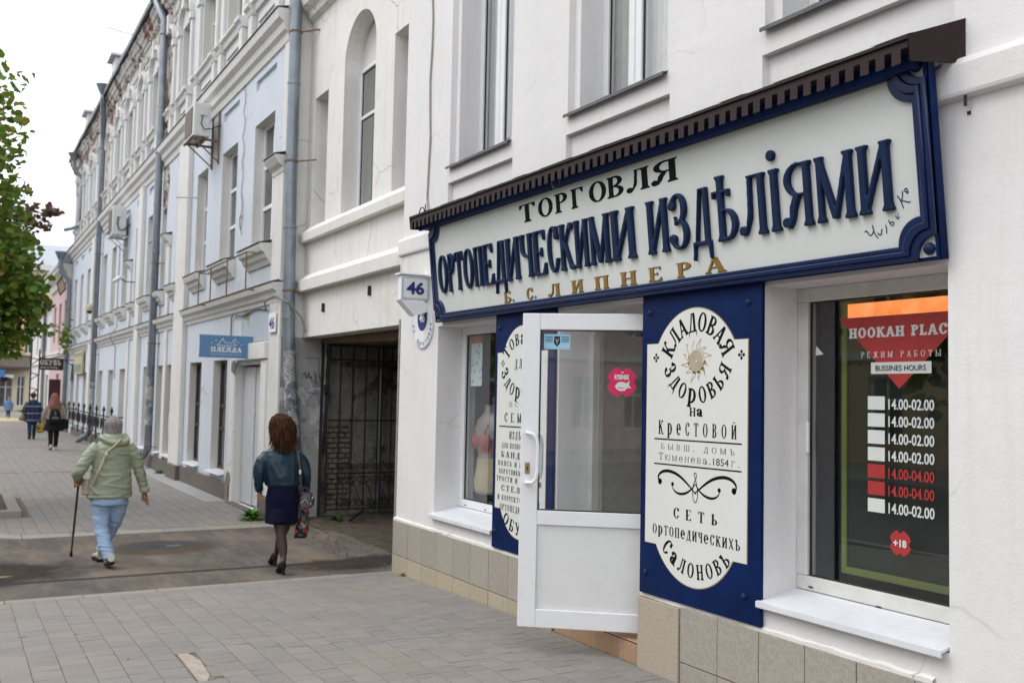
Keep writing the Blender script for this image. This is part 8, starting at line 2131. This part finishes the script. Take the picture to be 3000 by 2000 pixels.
YBG = thing('yellow_bag', 'yellow and green printed carrier bag in the right hand of the person in plaid', 'bag', tuple(b.p((.27, .05, .2)))); m = MB(); b.loft(m, [(.27, .08, .22, .09, .06), (.27, .08, .27, .125, .08), (.27, .08, .45, .125, .08), (.27, .08, .54, .07, .05), (.27, .08, .62, .02, .02), (.27, .08, .70, .01, .02)]); solid(m, 'bag_body', t.m, YBG, .014, 2)
P, b, k = far_person('person with a dusty pink headscarf, beige jacket and black backpack walking away', -30.95, -1.50, 1.62, cloth('beige_jacket', (.33, .26, .21), .8), M_blk, None, (M_wht, M_wht), .90, wide=.235, step=.12)
m = MB(); b.loft(m, [(0, 0, .56, .25, .20), (0, 0, .60, .27, .20), (0, 0, .75, .24, .18), (0, 0, .93, .19, .155), (0, 0, 1.0, .17, .14)]); solid(m, 'black_skirt', M_blk, P, .014, 3, folds(.02, 8, 2, 3))
m = MB(); b.ball(m, (0, .02, 1.53), (.105, .12, .12)); b.loft(m, [(0, -.03, 1.10, .12, .10), (0, -.04, 1.18, .17, .13), (0, -.02, 1.30, .18, .14), (0, 0, 1.42, .14, .13), (0, .02, 1.52, .11, .12)]); solid(m, 'headscarf', cloth('dusty_pink_scarf', (.20, .085, .065), .8), P, .012, 4, folds(.014, 6, 7, 1))
BK = thing('backpack', 'black backpack with a pale print on the back of the person in the headscarf', 'bag', tuple(b.p((0, -.2, .8)))); m = MB(); b.loft(m, [(0, -.20, .78, .13, .06), (0, -.20, .82, .16, .09), (0, -.20, 1.0, .155, .09), (0, -.19, 1.14, .12, .07), (0, -.18, 1.19, .06, .04)]); solid(m, 'bag_body', M_blk, BK, .012, 3)
M_gprint = cloth('grey_print', (.12, .12, .14), .7)
c = MB(); bx_ = b.p((0, -.305, 0)); c.poly([(bx_.x, bx_.y - .035, 1.02), (bx_.x, bx_.y + .035, 1.02), (bx_.x, bx_.y + .02, 1.12), (bx_.x, bx_.y - .02, 1.12)]); c.poly([(bx_.x, bx_.y - .10, .90), (bx_.x, bx_.y + .10, .90), (bx_.x, bx_.y + .08, .96), (bx_.x, bx_.y, .99), (bx_.x, bx_.y - .08, .96)]); c.build('print', M_gprint, BK)
DB = thing('dark_bag', 'black handbag hanging on the right of the person in the headscarf', 'bag', tuple(b.p((.3, .05, .5)))); m = MB(); b.loft(m, [(.27, .02, .60, .10, .07), (.27, .02, .64, .12, .08), (.27, .02, .85, .11, .07), (.25, .02, .98, .04, .03)]); solid(m, 'bag_body', M_blk, DB, .014, 2)
P, b, k = far_person('short fair haired person in a light blue coat standing far down the pavement', -60, -1.42, 1.20, cloth('light_blue_coat', (.14, .22, .42), .8), M_djean, cloth('fair_hair', (.36, .24, .13), .6), (M_wht, M_wht), .62, wide=.27, step=.10)
